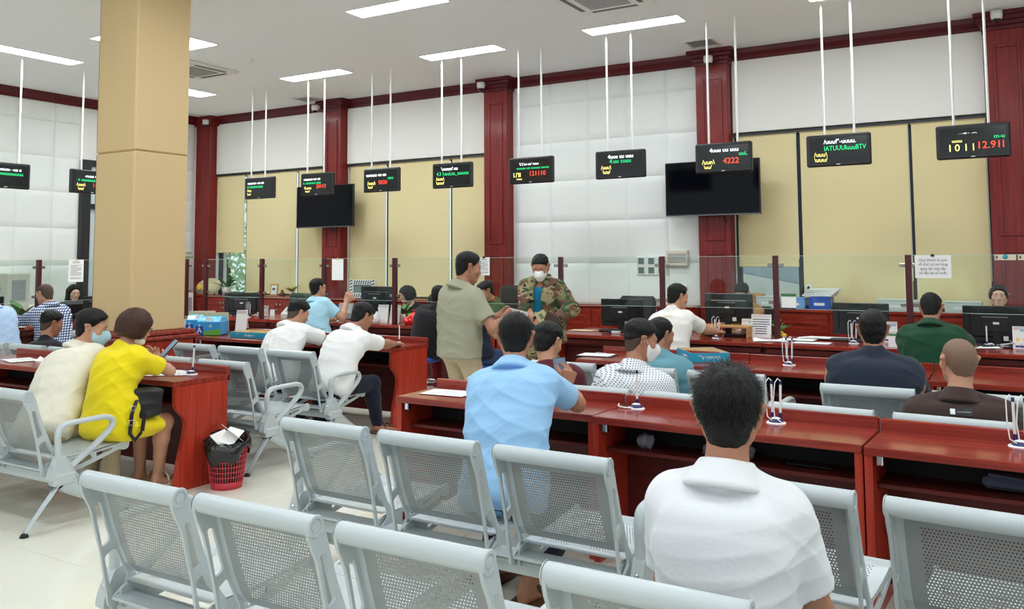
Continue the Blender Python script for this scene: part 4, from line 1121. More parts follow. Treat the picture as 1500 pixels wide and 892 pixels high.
for x0, x1, lab in ((-13.0, -11.6, 'low mahogany cabinet under the plant in the left window'), (-11.6, -10.2, 'low mahogany cabinet below the left television'), (-9.75, -8.35, 'low mahogany cabinet behind the patterned photo frame'), (-8.35, -6.95, 'low mahogany cabinet behind the woman clerk with wavy hair'),
                    (-6.50, -5.05, 'low mahogany cabinet right of the central pillar behind the soldier'), (-5.05, -3.65, 'low mahogany cabinet under the wall sockets'), (-3.18, -2.0, 'low mahogany cabinet with chrome knobs under the right open window'), (-2.0, -0.85, 'low mahogany cabinet below the blue file boxes'), (-0.85, -0.31, 'narrow low mahogany cabinet left of the rightmost pillar'), (0.14, 1.5, 'low mahogany cabinet right of the rightmost pillar')):
    cabinet(x0, x1, lab, 2 if x1-x0 > 0.8 else 1)
TOPS = []
for x0, x1, lab in ((-13.0, -10.19, 'mahogany worktop under the left window bay'), (-9.76, -6.94, 'mahogany worktop under the middle window bay'), (-6.51, -3.64, 'mahogany worktop under the padded wall'), (-3.19, -0.31, 'mahogany worktop under the right window bay'), (0.14, 1.5, 'mahogany worktop past the rightmost pillar')):
    q = MB(); q.bb((0, 0, 0), (x1-x0, 0.44, 0.035), 0.006); tag(obj('worktop', q, RED, None, (x0, 10.545, 0.93)), lab, 'worktop')

# ------------------------------------------------------------------ waiting benches
SEATW, PITCHW = 0.51, 0.61
def perforated(w, prof, cw=0.0105, chh=0.0115, mx=0.045, m0=0.06, m1=0.05, hole=0.42):
    # sheet of width w following prof (y, z) polyline, with staggered punched holes away from its margins
    P = [Vector((0, a, b)) for a, b in prof]; ls = [0]
    for i in range(1, len(P)): ls.append(ls[-1]+(P[i]-P[i-1]).length)
    T = ls[-1]
    def at(sv):
        for i in range(1, len(ls)):
            if sv <= ls[i] or i == len(ls)-1:
                t = (sv-ls[i-1])/(ls[i]-ls[i-1]); return P[i-1].lerp(P[i], t)
    ny = int((T-m0-m1)/chh); chh = (T-m0-m1)/ny; nx = int((w-2*mx)/cw); cw = (w-2*mx)/nx
    q = MB()
    rows = [at(m0+j*chh) for j in range(ny+1)]
    for j in range(ny):
        r0, r1 = rows[j], rows[j+1]; off = 0.5*cw if j % 2 else 0.0
        n_ = nx-(1 if j % 2 else 0)
        xs = mx+off
        if j % 2:
            for a, b in ((mx, mx+off), (w-mx-off, w-mx)):
                q.add([(a, r0.y, r0.z), (b, r0.y, r0.z), (b, r1.y, r1.z), (a, r1.y, r1.z)], [(0, 1, 2, 3)])
        vs = []; fs = []
        for i in range(n_):
            a = xs+i*cw; b = a+cw; c = (a+b)/2; o = len(vs)
            def pt(x, t): p = r0.lerp(r1, t); return (x, p.y, p.z)
            hw_, hh_ = cw*hole/2, hole/2
            vs += [pt(a, 0), pt(b, 0), pt(b, 1), pt(a, 1), pt(c-hw_, .5-hh_), pt(c+hw_, .5-hh_), pt(c+hw_, .5+hh_), pt(c-hw_, .5+hh_)]
            fs += [(o, o+1, o+5, o+4), (o+1, o+2, o+6, o+5), (o+2, o+3, o+7, o+6), (o+3, o, o+4, o+7)]
        q.add(vs, fs)
    # plain margins
    lo, hi = at(m0), at(T-m1)
    for a, b in ((0, mx), (w-mx, w)):
        for i in range(ny): q.add([(a, rows[i].y, rows[i].z), (b, rows[i].y, rows[i].z), (b, rows[i+1].y, rows[i+1].z), (a, rows[i+1].y, rows[i+1].z)], [(0, 1, 2, 3)])
    for s0, s1 in ((0, m0), (T-m1, T)):
        for k in range(4):
            p, r = at(s0+(s1-s0)*k/4), at(s0+(s1-s0)*(k+1)/4)
            q.add([(0, p.y, p.z), (w, p.y, p.z), (w, r.y, r.z), (0, r.y, r.z)], [(0, 1, 2, 3)])
    return q
def plate(outer, holes, x0, x1):
    # flat plate in the y-z plane with cut-outs: filled by blender's curve tessellation
    cu = bpy.data.curves.new('plate', 'CURVE'); cu.dimensions = '2D'; cu.fill_mode = 'BOTH'; cu.extrude = abs(x1-x0)/2
    for pl in [outer]+holes:
        sp = cu.splines.new('POLY'); sp.points.add(len(pl)-1)
        for i, p in enumerate(pl): sp.points[i].co = (p[0], p[1], 0, 1)
        sp.use_cyclic_u = True
    to = bpy.data.objects.new('plate', cu); COL.objects.link(to)
    dg = bpy.context.evaluated_depsgraph_get(); me = bpy.data.meshes.new_from_object(to.evaluated_get(dg))
    vs = [((x0+x1)/2+v.co.z, v.co.x, v.co.y) for v in me.vertices]; fs = [tuple(p.vertices) for p in me.polygons]
    bpy.data.objects.remove(to); bpy.data.curves.remove(cu); bpy.data.meshes.remove(me)
    q = MB(); q.add(vs, fs); return q
def rounded(pts, r=0.012, n=3):
    out = []
    m_ = len(pts)
    for i in range(m_):
        p = Vector(pts[i]); a = Vector(pts[i-1]); b = Vector(pts[(i+1) % m_])
        da = (a-p); db = (b-p); l = min(r, da.length*0.45, db.length*0.45); pa = p+da.normalized()*l; pb = p+db.normalized()*l
        for k in range(n+1):
            t = k/n; out.append(tuple((pa*(1-t)**2+p*2*t*(1-t)+pb*t*t)))
    return out
BACKPROF = [(0.035, 0.785), (0.055, 0.72), (0.085, 0.62), (0.12, 0.52), (0.150, 0.455), (0.185, 0.415)]
SEATPROF = [(0.145, 0.395), (0.20, 0.392), (0.32, 0.388), (0.45, 0.396), (0.56, 0.412), (0.625, 0.412), (0.66, 0.398), (0.665, 0.375)]
M_BACK = perforated(0.43, BACKPROF).mesh('perforated_panel', STEELD)
M_SEAT = perforated(0.47, SEATPROF, 0.0125, 0.0135, 0.05, 0.07, 0.13).mesh('seat_pan', STEEL)
_t = MB(); _t.tube([(0, 0, 0.79), (SEATW, 0, 0.79)], 0.0315, 24); M_TUBE = _t.mesh('top_tube', STEEL)
M_CAP = []
for x, sg in ((0.0, -1), (SEATW, 1)):
    _t = MB(); _t.lathe([(0.0, 0.004), (0.017, 0.004), (0.018, 0.0015), (0.0215, 0.0015), (0.0225, 0.005), (0.031, 0.005), (0.034, 0.002), (0.034, 0.0)], (x, 0, 0.79), 24, 0, (0, sg*PI/2, 0), False); M_CAP.append(_t.mesh('end_cap', STEEL))
OUT = rounded([(-0.034, 0.79), (-0.02, 0.815), (0.02, 0.815), (0.045, 0.77), (0.066, 0.70), (0.10, 0.60), (0.16, 0.46), (0.205, 0.40), (0.215, 0.345), (0.15, 0.30), (0.095, 0.305), (0.06, 0.50), (0.012, 0.68), (-0.022, 0.745)], 0.014)
H1 = rounded([(0.022, 0.70), (0.048, 0.70), (0.084, 0.585), (0.096, 0.55), (0.062, 0.53)], 0.010)
H2 = rounded([(0.071, 0.495), (0.112, 0.518), (0.17, 0.405), (0.172, 0.375), (0.108, 0.335)], 0.012)
M_FR = [plate(OUT, [H1, H2], x, x+0.012).mesh('side_frame', STEEL) for x in (0.0, SEATW-0.012)]
M_FLANGE = []
for xx in (0.012, SEATW-0.042):   # inner flange of the pressed side frame
    _t = MB()
    for (a, b) in zip(BACKPROF[:-1], BACKPROF[1:]): _t.add([(xx, a[0]+0.002, a[1]), (xx+0.03, a[0]+0.002, a[1]), (xx+0.03, b[0]+0.002, b[1]), (xx, b[0]+0.002, b[1])], [(0, 1, 2, 3)])
    M_FLANGE.append(_t.mesh('frame_flange', STEEL))
SOUT = rounded([(0.13, 0.37), (0.20, 0.385), (0.44, 0.388), (0.60, 0.405), (0.665, 0.425), (0.69, 0.40), (0.68, 0.365), (0.645, 0.358), (0.62, 0.372), (0.50, 0.338), (0.36, 0.302), (0.20, 0.28), (0.13, 0.30)], 0.012)
SH1 = rounded([(0.30, 0.37), (0.42, 0.375), (0.43, 0.347), (0.30, 0.315)], 0.01); SH2 = rounded([(0.455, 0.378), (0.57, 0.39), (0.56, 0.375), (0.46, 0.353)], 0.008)
M_SP = [plate(SOUT, [SH1, SH2], x, x+0.012).mesh('seat_side_plate', STEEL) for x in (0.02, SEATW-0.032)]
_t = MB(); _t.bb((0.02, 0.10, 0.335), (SEATW-0.02+0.12, 0.20, 0.345)); M_LINK = _t.mesh('link_plate', STEEL)
_t = MB(); _t.tube([(0.02, 0.655, 0.385), (SEATW-0.02, 0.655, 0.385)], 0.024, 12); M_NOSE = _t.mesh('seat_nose', STEEL)
def armrest():
    q = MB()
    pts = [(0, 0.155, 0.33), (0, 0.16, 0.45), (0, 0.150, 0.545), (0, 0.165, 0.585), (0, 0.20, 0.604), (0, 0.33, 0.608), (0, 0.455, 0.608), (0, 0.50, 0.595), (0, 0.515, 0.56), (0, 0.495, 0.525), (0, 0.40, 0.45), (0, 0.225, 0.335)]
    p2 = []
    for i in range(len(pts)-1):
        for k in range(4):
            p2.append(Vector(pts[i]).lerp(Vector(pts[i+1]), k/4))
    p2.append(Vector(pts[-1]))
    for _ in range(2): p2 = [p2[0]]+[(p2[i-1]+p2[i]*2+p2[i+1])/4 for i in range(1, len(p2)-1)]+[p2[-1]]
    # oval bar: wide across the arm
    q.tube(p2, 0.017, 10)
    q.v = [(v[0]*1.45, v[1], v[2]) for v in q.v]
    return q.mesh('armrest', STEEL)
M_ARM = armrest()
_t = MB(); _t.prism(rounded([(0.10, 0.285), (0.285, 0.285), (0.245, 0.335), (0.185, 0.43), (0.145, 0.42), (0.105, 0.33)], 0.015), 0, -0.026, 0.026); M_BRK = _t.mesh('arm_bracket', STEEL)
M_BOLT = []
for z in (0.36, 0.30):
    _t = MB(); _t.lathe([(0, 0.008), (0.008, 0.006), (0.01, 0.0)], (0.0, 0.118 if z > .33 else 0.135, z), 8, 0, (PI/2+0.2, 0, 0)); M_BOLT.append(_t.mesh('bolt', CHROME))
def legmesh():
    q = MB()
    for sg, y1 in ((-1, -0.03), (1, 0.62)):
        c = [(0.19+0.02*sg, 0.285), (0.24 if sg > 0 else 0.155, 0.245), (0.42 if sg > 0 else 0.06, 0.13), (y1, 0.02)]
        n = 8; P2 = smooth_poly(c, 4); vs = []; fs = []
        for i, (y, z) in enumerate(P2):
            t = i/(len(P2)-1); w, hgt = 0.032-0.012*t, 0.085-0.062*t
            for k in range(n):
                th = 2*PI*k/n; vs.append((w*math.cos(th), y+hgt*math.sin(th)*0.55*1, z+hgt*math.sin(th)*0.75))
        for i in range(len(P2)-1):
            for k in range(n): fs.append((i*n+k, i*n+(k+1) % n, (i+1)*n+(k+1) % n, (i+1)*n+k))
        q.add(vs, fs, True)
    q.box((0, 0.19, 0.285), (0.07, 0.14, 0.07), None, 0.01)
    return q.mesh('leg_frame', STEEL)
M_LEG = legmesh()
_t = MB(); _t.lathe([(0.0, 0.024), (0.014, 0.022), (0.022, 0.012), (0.024, 0.0), (0, 0)], (0, 0, 0), 12)
M_FOOT = _t.mesh('foot', RUBBER)
def bench(x0, y0, n, lab, rz=0.0, arms=(True, True), grp='grey steel waiting benches'):
    t = thing('waiting_bench', lab, 'bench', (x0, y0, 0), rz, grp)
    for k in range(n):
        ox = k*PITCHW
        b = obj('backrest', M_TUBE, None, t, (ox, 0, 0)); b.name = 'backrest'
        for nm, me in (('end_cap', M_CAP[0]), ('end_cap', M_CAP[1]), ('side_frame', M_FR[0]), ('side_frame', M_FR[1]), ('frame_flange', M_FLANGE[0]), ('frame_flange', M_FLANGE[1])): obj(nm, me, None, b)
        obj('perforated_panel', M_BACK, None, b, (0.04, 0, 0))
        s_ = obj('seat', M_SEAT, None, t, (ox+0.02, 0, 0))
        obj('seat_nose', M_NOSE, None, s_, (-0.02, 0, 0)); obj('seat_side_plate', M_SP[0], None, s_, (-0.02, 0, 0)); obj('seat_side_plate', M_SP[1], None, s_, (-0.02, 0, 0))
        if k < n-1: obj('link_plate', M_LINK, None, s_, (-0.02, 0, 0))
        else: q = MB(); q.bb((0.0, 0.10, 0.335), (SEATW-0.04, 0.20, 0.345)); obj('link_plate', q, STEEL, s_)
    W_ = (n-1)*PITCHW+SEATW
    q = MB(); q.bb((-0.05, 0.15, 0.255), (W_+0.05, 0.23, 0.315), 0.006); obj('beam', q, STEEL, t)
    for k, x in ((0, -0.055), (1, W_+0.055)):
        l = obj('leg', M_LEG, None, t, (x, 0, 0)); obj('foot', M_FOOT, None, l, (0, -0.03, 0)); obj('foot', M_FOOT, None, l, (0, 0.62, 0))
        if arms[k]:
            a = obj('armrest', M_ARM, None, t, (x, 0, 0)); obj('arm_bracket', M_BRK, None, a); obj('bolt', M_BOLT[0], None, a); obj('bolt', M_BOLT[1], None, a)
    return t
bench(-2.965, 1.945, 3, 'three-seat grey steel waiting bench nearest the viewer, lower left')
bench(-1.065, 1.95, 3, 'grey steel waiting bench in the nearest row, carrying the man in the white polo')
bench(-3.12, 3.07, 3, 'three-seat grey steel waiting bench behind the man in light blue', R(-0.8))
bench(-1.02, 3.06, 3, 'grey steel waiting bench in the second row at the lower right', R(-4.5))
bench(-3.13, 4.70, 3, 'grey steel waiting bench whose back touches the near right desk, by the checked shirt', R(-0.5))
bench(-1.19, 4.66, 3, 'grey steel waiting bench against the near right desk, by the brown polo', R(-3))
bench(-3.22, 5.70, 3, 'grey steel waiting bench facing the desk with the blue carton lid', 0)
bench(-1.09, 5.48, 3, 'grey steel waiting bench carrying the man in the navy T-shirt', 0)
bench(-6.78, 2.93, 3, 'grey steel waiting bench at the left edge with the woman in yellow')
bench(-6.75, 4.55, 3, 'grey steel waiting bench behind the left desk, its armrest beside the aisle')
bench(-8.75, 4.55, 3, 'grey steel waiting bench hidden behind the leftmost desk')
bench(-6.83, 5.33, 3, 'grey steel waiting bench carrying the two men in white shirts')
bench(-9.0, 5.70, 3, 'grey steel waiting bench at the far left behind the column')
# ------------------------------------------------------------------ cloth materials
def cloth(name, rgb, bump=0.10, bs=90, var=0.05): return mat('cloth '+name, rgb, 0.85, 0, 0.25, bump, bs, var, 6, sheen=0.1)
def nodes_of(M): return M.node_tree, M.node_tree.nodes['Principled BSDF']
def pattern(name, cols, kind):
    M = bpy.data.materials.new('cloth '+name); M.use_nodes = True; nt, b = nodes_of(M); b.inputs['Roughness'].default_value = 0.85; b.inputs['Specular IOR Level'].default_value = 0.2
    tc = nt.nodes.new('ShaderNodeTexCoord'); N = nt.nodes.new; Lk = nt.links.new
    if kind == 'camo':
        col = None
        for i, c in enumerate(cols):
            if i == 0: continue
            n = N('ShaderNodeTexNoise'); n.inputs['Scale'].default_value = 7.5; n.inputs['Detail'].default_value = 2.0; n.inputs['Distortion'].default_value = 0.9
            mp = N('ShaderNodeMapping'); mp.inputs['Location'].default_value = (i*3.7, i*1.3, i*2.1); mp.inputs['Scale'].default_value = (1, 1, 1.5)
            Lk(tc.outputs['Object'], mp.inputs[0]); Lk(mp.outputs[0], n.inputs['Vector'])
            gt = N('ShaderNodeMath'); gt.operation = 'GREATER_THAN'; gt.inputs[1].default_value = (0, 0.50, 0.53, 0.56, 0.62)[i]; Lk(n.outputs[0], gt.inputs[0])
            mx = N('ShaderNodeMix'); mx.data_type = 'RGBA'; Lk(gt.outputs[0], mx.inputs['Factor'])
            if col is None: mx.inputs['A'].default_value = lin(cols[0])
            else: Lk(col, mx.inputs['A'])
            mx.inputs['B'].default_value = lin(c); col = mx.outputs['Result']
        Lk(col, b.inputs['Base Color'])
    else:
        sx = N('ShaderNodeSeparateXYZ'); Lk(tc.outputs['Object'], sx.inputs[0])
        def stripe(out, freq, duty):
            m_ = N('ShaderNodeMath'); m_.operation = 'MULTIPLY'; m_.inputs[1].default_value = freq; Lk(out, m_.inputs[0])
            f = N('ShaderNodeMath'); f.operation = 'FRACT'; Lk(m_.outputs[0], f.inputs[0])
            g = N('ShaderNodeMath'); g.operation = 'LESS_THAN'; g.inputs[1].default_value = duty; Lk(f.outputs[0], g.inputs[0]); return g.outputs[0]
        ad = N('ShaderNodeMath'); ad.operation = 'ADD'; Lk(sx.outputs[0], ad.inputs[0]); Lk(sx.outputs[1], ad.inputs[1])
        if kind == 'plaid':
            a = stripe(ad.outputs[0], 34, 0.45); c = stripe(sx.outputs[2], 34, 0.45)
            s_ = N('ShaderNodeMath'); s_.operation = 'ADD'; Lk(a, s_.inputs[0]); Lk(c, s_.inputs[1])
        elif kind == 'check':
            dp = N('ShaderNodeMath'); dp.operation = 'ADD'; Lk(ad.outputs[0], dp.inputs[0]); Lk(sx.outputs[2], dp.inputs[1])
            dm = N('ShaderNodeMath'); dm.operation = 'SUBTRACT'; Lk(ad.outputs[0], dm.inputs[0]); Lk(sx.outputs[2], dm.inputs[1])
            a = stripe(dp.outputs[0], 42, 0.5); c = stripe(dm.outputs[0], 42, 0.5)
            s_ = N('ShaderNodeMath'); s_.operation = 'MULTIPLY'; Lk(a, s_.inputs[0]); Lk(c, s_.inputs[1])
        else:
            a = stripe(ad.outputs[0], 75, 0.35); s_ = N('ShaderNodeMath'); s_.operation = 'MULTIPLY'; Lk(a, s_.inputs[0]); s_.inputs[1].default_value = 1.0
        cr = N('ShaderNodeValToRGB'); cr.color_ramp.interpolation = 'CONSTANT'
        dv = N('ShaderNodeMath'); dv.operation = 'DIVIDE'; dv.inputs[1].default_value = 2.0 if kind == 'plaid' else 1.0; Lk(s_.outputs[0], dv.inputs[0])
        cr.color_ramp.elements[0].color = lin(cols[0]); cr.color_ramp.elements[1].position = 0.75; cr.color_ramp.elements[1].color = lin(cols[-1])
        if len(cols) == 3: e = cr.color_ramp.elements.new(0.4); e.color = lin(cols[1])
        Lk(dv.outputs[0], cr.inputs[0]); Lk(cr.outputs[0], b.inputs['Base Color'])
    MATS[name] = M
    return M
WHT = cloth('white polo', (222, 223, 226), 0.08)
LBL = cloth('light blue shirt', (150, 194, 232))
NAVY = cloth('navy denim', (30, 36, 54)); BLK = cloth('black', (26, 26, 30)); KHAKI = cloth('khaki', (188, 172, 142))
BROWNS = mat('brown leather sandal', (96, 62, 42), 0.5)
SH_BLK = mat('black shoe', (22, 22, 24), 0.4)

from mathutils.bvhtree import BVHTree
def on_back(body, info, child_name, me_src, mt, name, drop, size_m, side=0.0, off=0.004):
    # lay flat shapes (me_src: list of (verts2d, faces)) on the back of a garment
    gar = [c for c in kids(body) if c.name.split('.')[0] == child_name][0]
    bv = BVHTree.FromPolygons([v.co[:] for v in gar.data.vertices], [tuple(p.vertices) for p in gar.data.polygons])
    o = Vector(info['Nk'])-Vector(info['base'])-Vector(info['tdir'])*drop; dp = Vector(info['dpt']); rr = Vector(info['rt2']); td = Vector(info['tdir'])
    vs = []
    for (x, y) in me_src[0]:
        p = o+rr*(x*size_m+side)+td*(y*size_m); h = bv.ray_cast(p-dp*0.6, dp)
        q = h[0]-dp*off if h[0] is not None else p-dp*0.13
        vs.append(tuple(q))
    me = bpy.data.meshes.new(name); me.from_pydata(vs, [], me_src[1]); me.materials.append(mt); me.update()
    ob = bpy.data.objects.new(name, me); COL.objects.link(ob); ob.parent = body
    return ob
def rect2(x0, y0, x1, y1, n=6):
    vs = []; fs = []
    for i in range(n+1):
        for j in range(3): vs.append((x0+(x1-x0)*i/n, y0+(y1-y0)*j/2))
    for i in range(n):
        for j in range(2): a = i*3+j; fs.append((a, a+3, a+4, a+1))
    return vs, fs
def text2(txt, size):
    cu = bpy.data.curves.new('t', 'FONT'); cu.body = txt; cu.size = size; cu.align_x = 'CENTER'; cu.align_y = 'CENTER'; cu.resolution_u = 1
    to = bpy.data.objects.new('t', cu); COL.objects.link(to)
    me = bpy.data.meshes.new_from_object(to.evaluated_get(bpy.context.evaluated_depsgraph_get()))
    r = ([(v.co.x, v.co.y) for v in me.vertices], [tuple(p.vertices) for p in me.polygons])
    bpy.data.objects.remove(to); bpy.data.curves.remove(cu); bpy.data.meshes.remove(me); return r
def glasses(body, info):
    L, base, hs = info['L'], info['base'], info['hs']
    q = MB()
    for sg in (-1, 1):
        q.tube([L(sg*0.032+0.021*math.cos(a), 0.105-0.012*abs(math.cos(a)), -0.003+0.017*math.sin(a))-base for a in [2*PI*k/12 for k in range(12)]], 0.0018, 5, True)
        q.tube([L(sg*0.054, 0.095, 0.004)-base, L(sg*0.078, 0.06, 0.006)-base, L(sg*0.084, -0.015, 0.004)-base], 0.0018, 5)
    q.tube([L(-0.011, 0.107, 0.0)-base, L(0.011, 0.107, 0.0)-base], 0.0018, 5)
    obj('glasses', q, BLACK, body)

# ------------------------------------------------------------------ the people, nearest first
U, D_ = (0, 0, 1), (0, 0, -1)
p1, i1 = person('man in a white polo shirt seated in the nearest row, seen from behind', (-0.72, 2.36, 0), (-0.715, 2.30, 0.49), (-0.722, 2.38, 1.160), az=-4, haz=-10, skin_i=2, hair='short', hthick=0.019, h=0.0055,
    shirt=WHT, shirt_name='polo_shirt', sleeve=0.70, trousers=NAVY, shoes=(SH_BLK, 'shoe'), wl=(-0.86, 2.66, 0.60), wr=(-0.58, 2.66, 0.60), strands=5200, wide=0.86, wr_amp=0.0035, eyes=True, seed=4, el=(-0.45, -0.5, -0.8), er=(0.45, -0.5, -0.8), neck=(-0.718, 2.325, 1.0))
p2, i2 = person('man in a light blue shirt leaning on the near desk with a phone', (-2.15, 3.55, 0), (-2.14, 3.50, 0.49), (-2.277, 3.85, 1.180), az=-8, haz=-26, hpitch=-12, skin_i=2, hair='short', hthick=0.014, h=0.007, s=1.0,
    shirt=LBL, sleeve=0.68, trousers=NAVY, trouser_end=0.72, shoes=(BROWNS, 'sandal'), wl=(-2.42, 4.30, 0.83), wr=(-2.17, 4.22, 0.885), er=(0.9, 0.2, -0.8), el=(-0.9, 0, -0.6), al=(-2.32, 3.66, 0.085), ar=(-2.02, 3.50, 0.085),
    hand_r=((0.05, 0.25, 1), (-0.9, 0.1, 0.0), (0, -1, 0.3)), curl=(0.4, 0.75), strands=1800, wide=0.97, wr_amp=0.006, seed=6)
p7, i7 = person('man with a shaved head in a dark brown polo shirt', (-0.31, 4.98, 0), (-0.31, 4.98, 0.48), (-0.318, 5.02, 1.045), az=-4, haz=-30, skin_i=1, hair=None, stubble=('bald', STUB2), h=0.007,
    shirt=cloth('dark brown polo', (58, 42, 38), 0.3, 300), shirt_name='polo_shirt', trousers=BLK, shoes=(SH_BLK, 'shoe'), wide=1.08, seed=11, neck=(-0.315, 4.97, 0.875), hthick=0.004)
on_back(p7, i7, 'polo_shirt', rect2(-0.052, -0.017, 0.052, 0.017), mat('black patch', (14, 14, 16), 0.5), 'label_patch', 0.055, 1.0)
on_back(p7, i7, 'polo_shirt', rect2(-0.046, -0.012, -0.024, 0.012), mat('patch white', (225, 225, 225), 0.6), 'label_mark', 0.055, 1.0, 0, 0.0052)
on_back(p7, i7, 'polo_shirt', rect2(-0.016, -0.0015, 0.046, 0.0015), mat('patch grey', (150, 150, 150), 0.6), 'label_mark', 0.055, 1.0, 0, 0.0052)
p6, i6 = person('man in a navy T-shirt seen from behind at the right', (-0.84, 5.80, 0), (-0.84, 5.76, 0.49), (-0.844, 5.86, 1.130), az=-4, haz=-9, skin_i=2, hair='short', hthick=0.013, h=0.008,
    shirt=cloth('navy T-shirt', (36, 44, 58)), shirt_name='t_shirt', collar='round', trousers=BLK, shoes=(SH_BLK, 'shoe'), wl=(-1.0, 6.2, 0.62), wr=(-0.68, 6.2, 0.62), wide=1.14, seed=12)
p4, i4 = person('man in a white checked shirt and white face mask looking right', (-2.09, 4.98, 0), (-2.12, 4.98, 0.48), (-2.074, 5.05, 1.075), az=4, haz=50, hpitch=-14, skin_i=2, hair='high', stubble=('short', STUB), hthick=0.020, h=0.007,
    shirt=pattern('fine check', [(230, 231, 234), (122, 128, 140)], 'check'), sleeve=0.72, trousers=NAVY, shoes=(SH_BLK, 'shoe'), mask=(MASKW, 'full'), wide=1.05, seed=13, neck=(-2.10, 4.99, 0.91))
p3, i3 = person('person in a maroon hooded jacket bending over behind the light blue shirt', (-2.68, 5.0, 0), (-2.64, 4.98, 0.48), (-2.748, 5.08, 1.03), az=6, haz=10, hpitch=-22, skin_i=1, hair='short', hthick=0.022, h=0.009,
    shirt=cloth('maroon jacket', (82, 24, 34)), shirt_name='jacket', sleeve=1.9, collar='polo', trousers=BLK, shoes=(SH_BLK, 'shoe'), neck=(-2.72, 5.02, 0.87), seed=14)
p5, i5 = person('man in a teal shirt half hidden behind the checked shirt', (-2.30, 6.02, 0), (-2.30, 6.02, 0.49), (-2.33, 6.05, 1.02), az=10, haz=30, hpitch=-16, skin_i=2, hair='short', hthick=0.012, h=0.009,
    shirt=cloth('teal shirt', (98, 148, 160)), collar='round', trousers=BLK, shoes=(SH_BLK, 'shoe'), neck=(-2.32, 6.0, 0.87), seed=15)
p12, i12 = person('standing man in an olive striped polo and khaki trousers counting money', (-3.96, 5.84, 0), (-3.985, 5.84, 0.86), (-3.915, 5.88, 1.515), az=18, haz=42, hpitch=-14, sit=False, skin_i=2, hair='short', hthick=0.016, h=0.007, hem=0.79,
    shirt=pattern('olive stripe', [(164, 163, 140), (152, 151, 128)], 'stripe'), shirt_name='polo_shirt', sleeve=0.72, trousers=KHAKI, shoes=(SH_BLK, 'shoe'), wl=(-3.80, 6.18, 1.10), wr=(-3.66, 6.02, 1.09), er=(0.4, -0.8, -0.6), el=(-0.6, 0, -1),
    hand_r=((0.35, 0.75, 0.25), (-0.8, 0.3, -0.2), (0, 0.2, 1)), hand_l=((0.7, 0.3, 0.2), (0.2, -0.9, 0), (0, 0.2, 1)), curl=(0.8, 0.8), seed=16, strands=900)
CAMO = pattern('camouflage', [(112, 112, 78), (52, 74, 50), (104, 74, 58), (150, 140, 104), (30, 28, 28)], 'camo')
p13, i13 = person('soldier in a camouflage jacket and white face mask, standing', (-4.20, 7.66, 0), (-4.20, 7.66, 0.86), (-4.155, 7.52, 1.500), az=172, haz=164, hpitch=-26, sit=False, skin_i=2, hair='high', stubble=('short', HAIRM), hthick=0.014, h=0.008, hem=0.84, depth=0.92,
    shirt=cloth('teal T-shirt', (18, 112, 146)), shirt_name='t_shirt', collar='round', sleeve=0.3, trousers=CAMO, shoes=(SH_BLK, 'shoe'), mask=(MASKW, 'full'), wl=(-3.88, 7.32, 1.00), wr=(-4.08, 7.27, 1.00), er=(-0.9, 0.3, -0.4), el=(0.9, 0.3, -0.4),
    hand_r=((0.75, -0.35, 0.0), (0.2, 0.6, -0.4), (0, 0, 1)), hand_l=((-0.5, -0.6, 0.1), (0.2, 0.5, -0.4), (0, 0, 1)), curl=(0.7, 0.75), seed=17, wr_amp=0.003, wide=0.98)
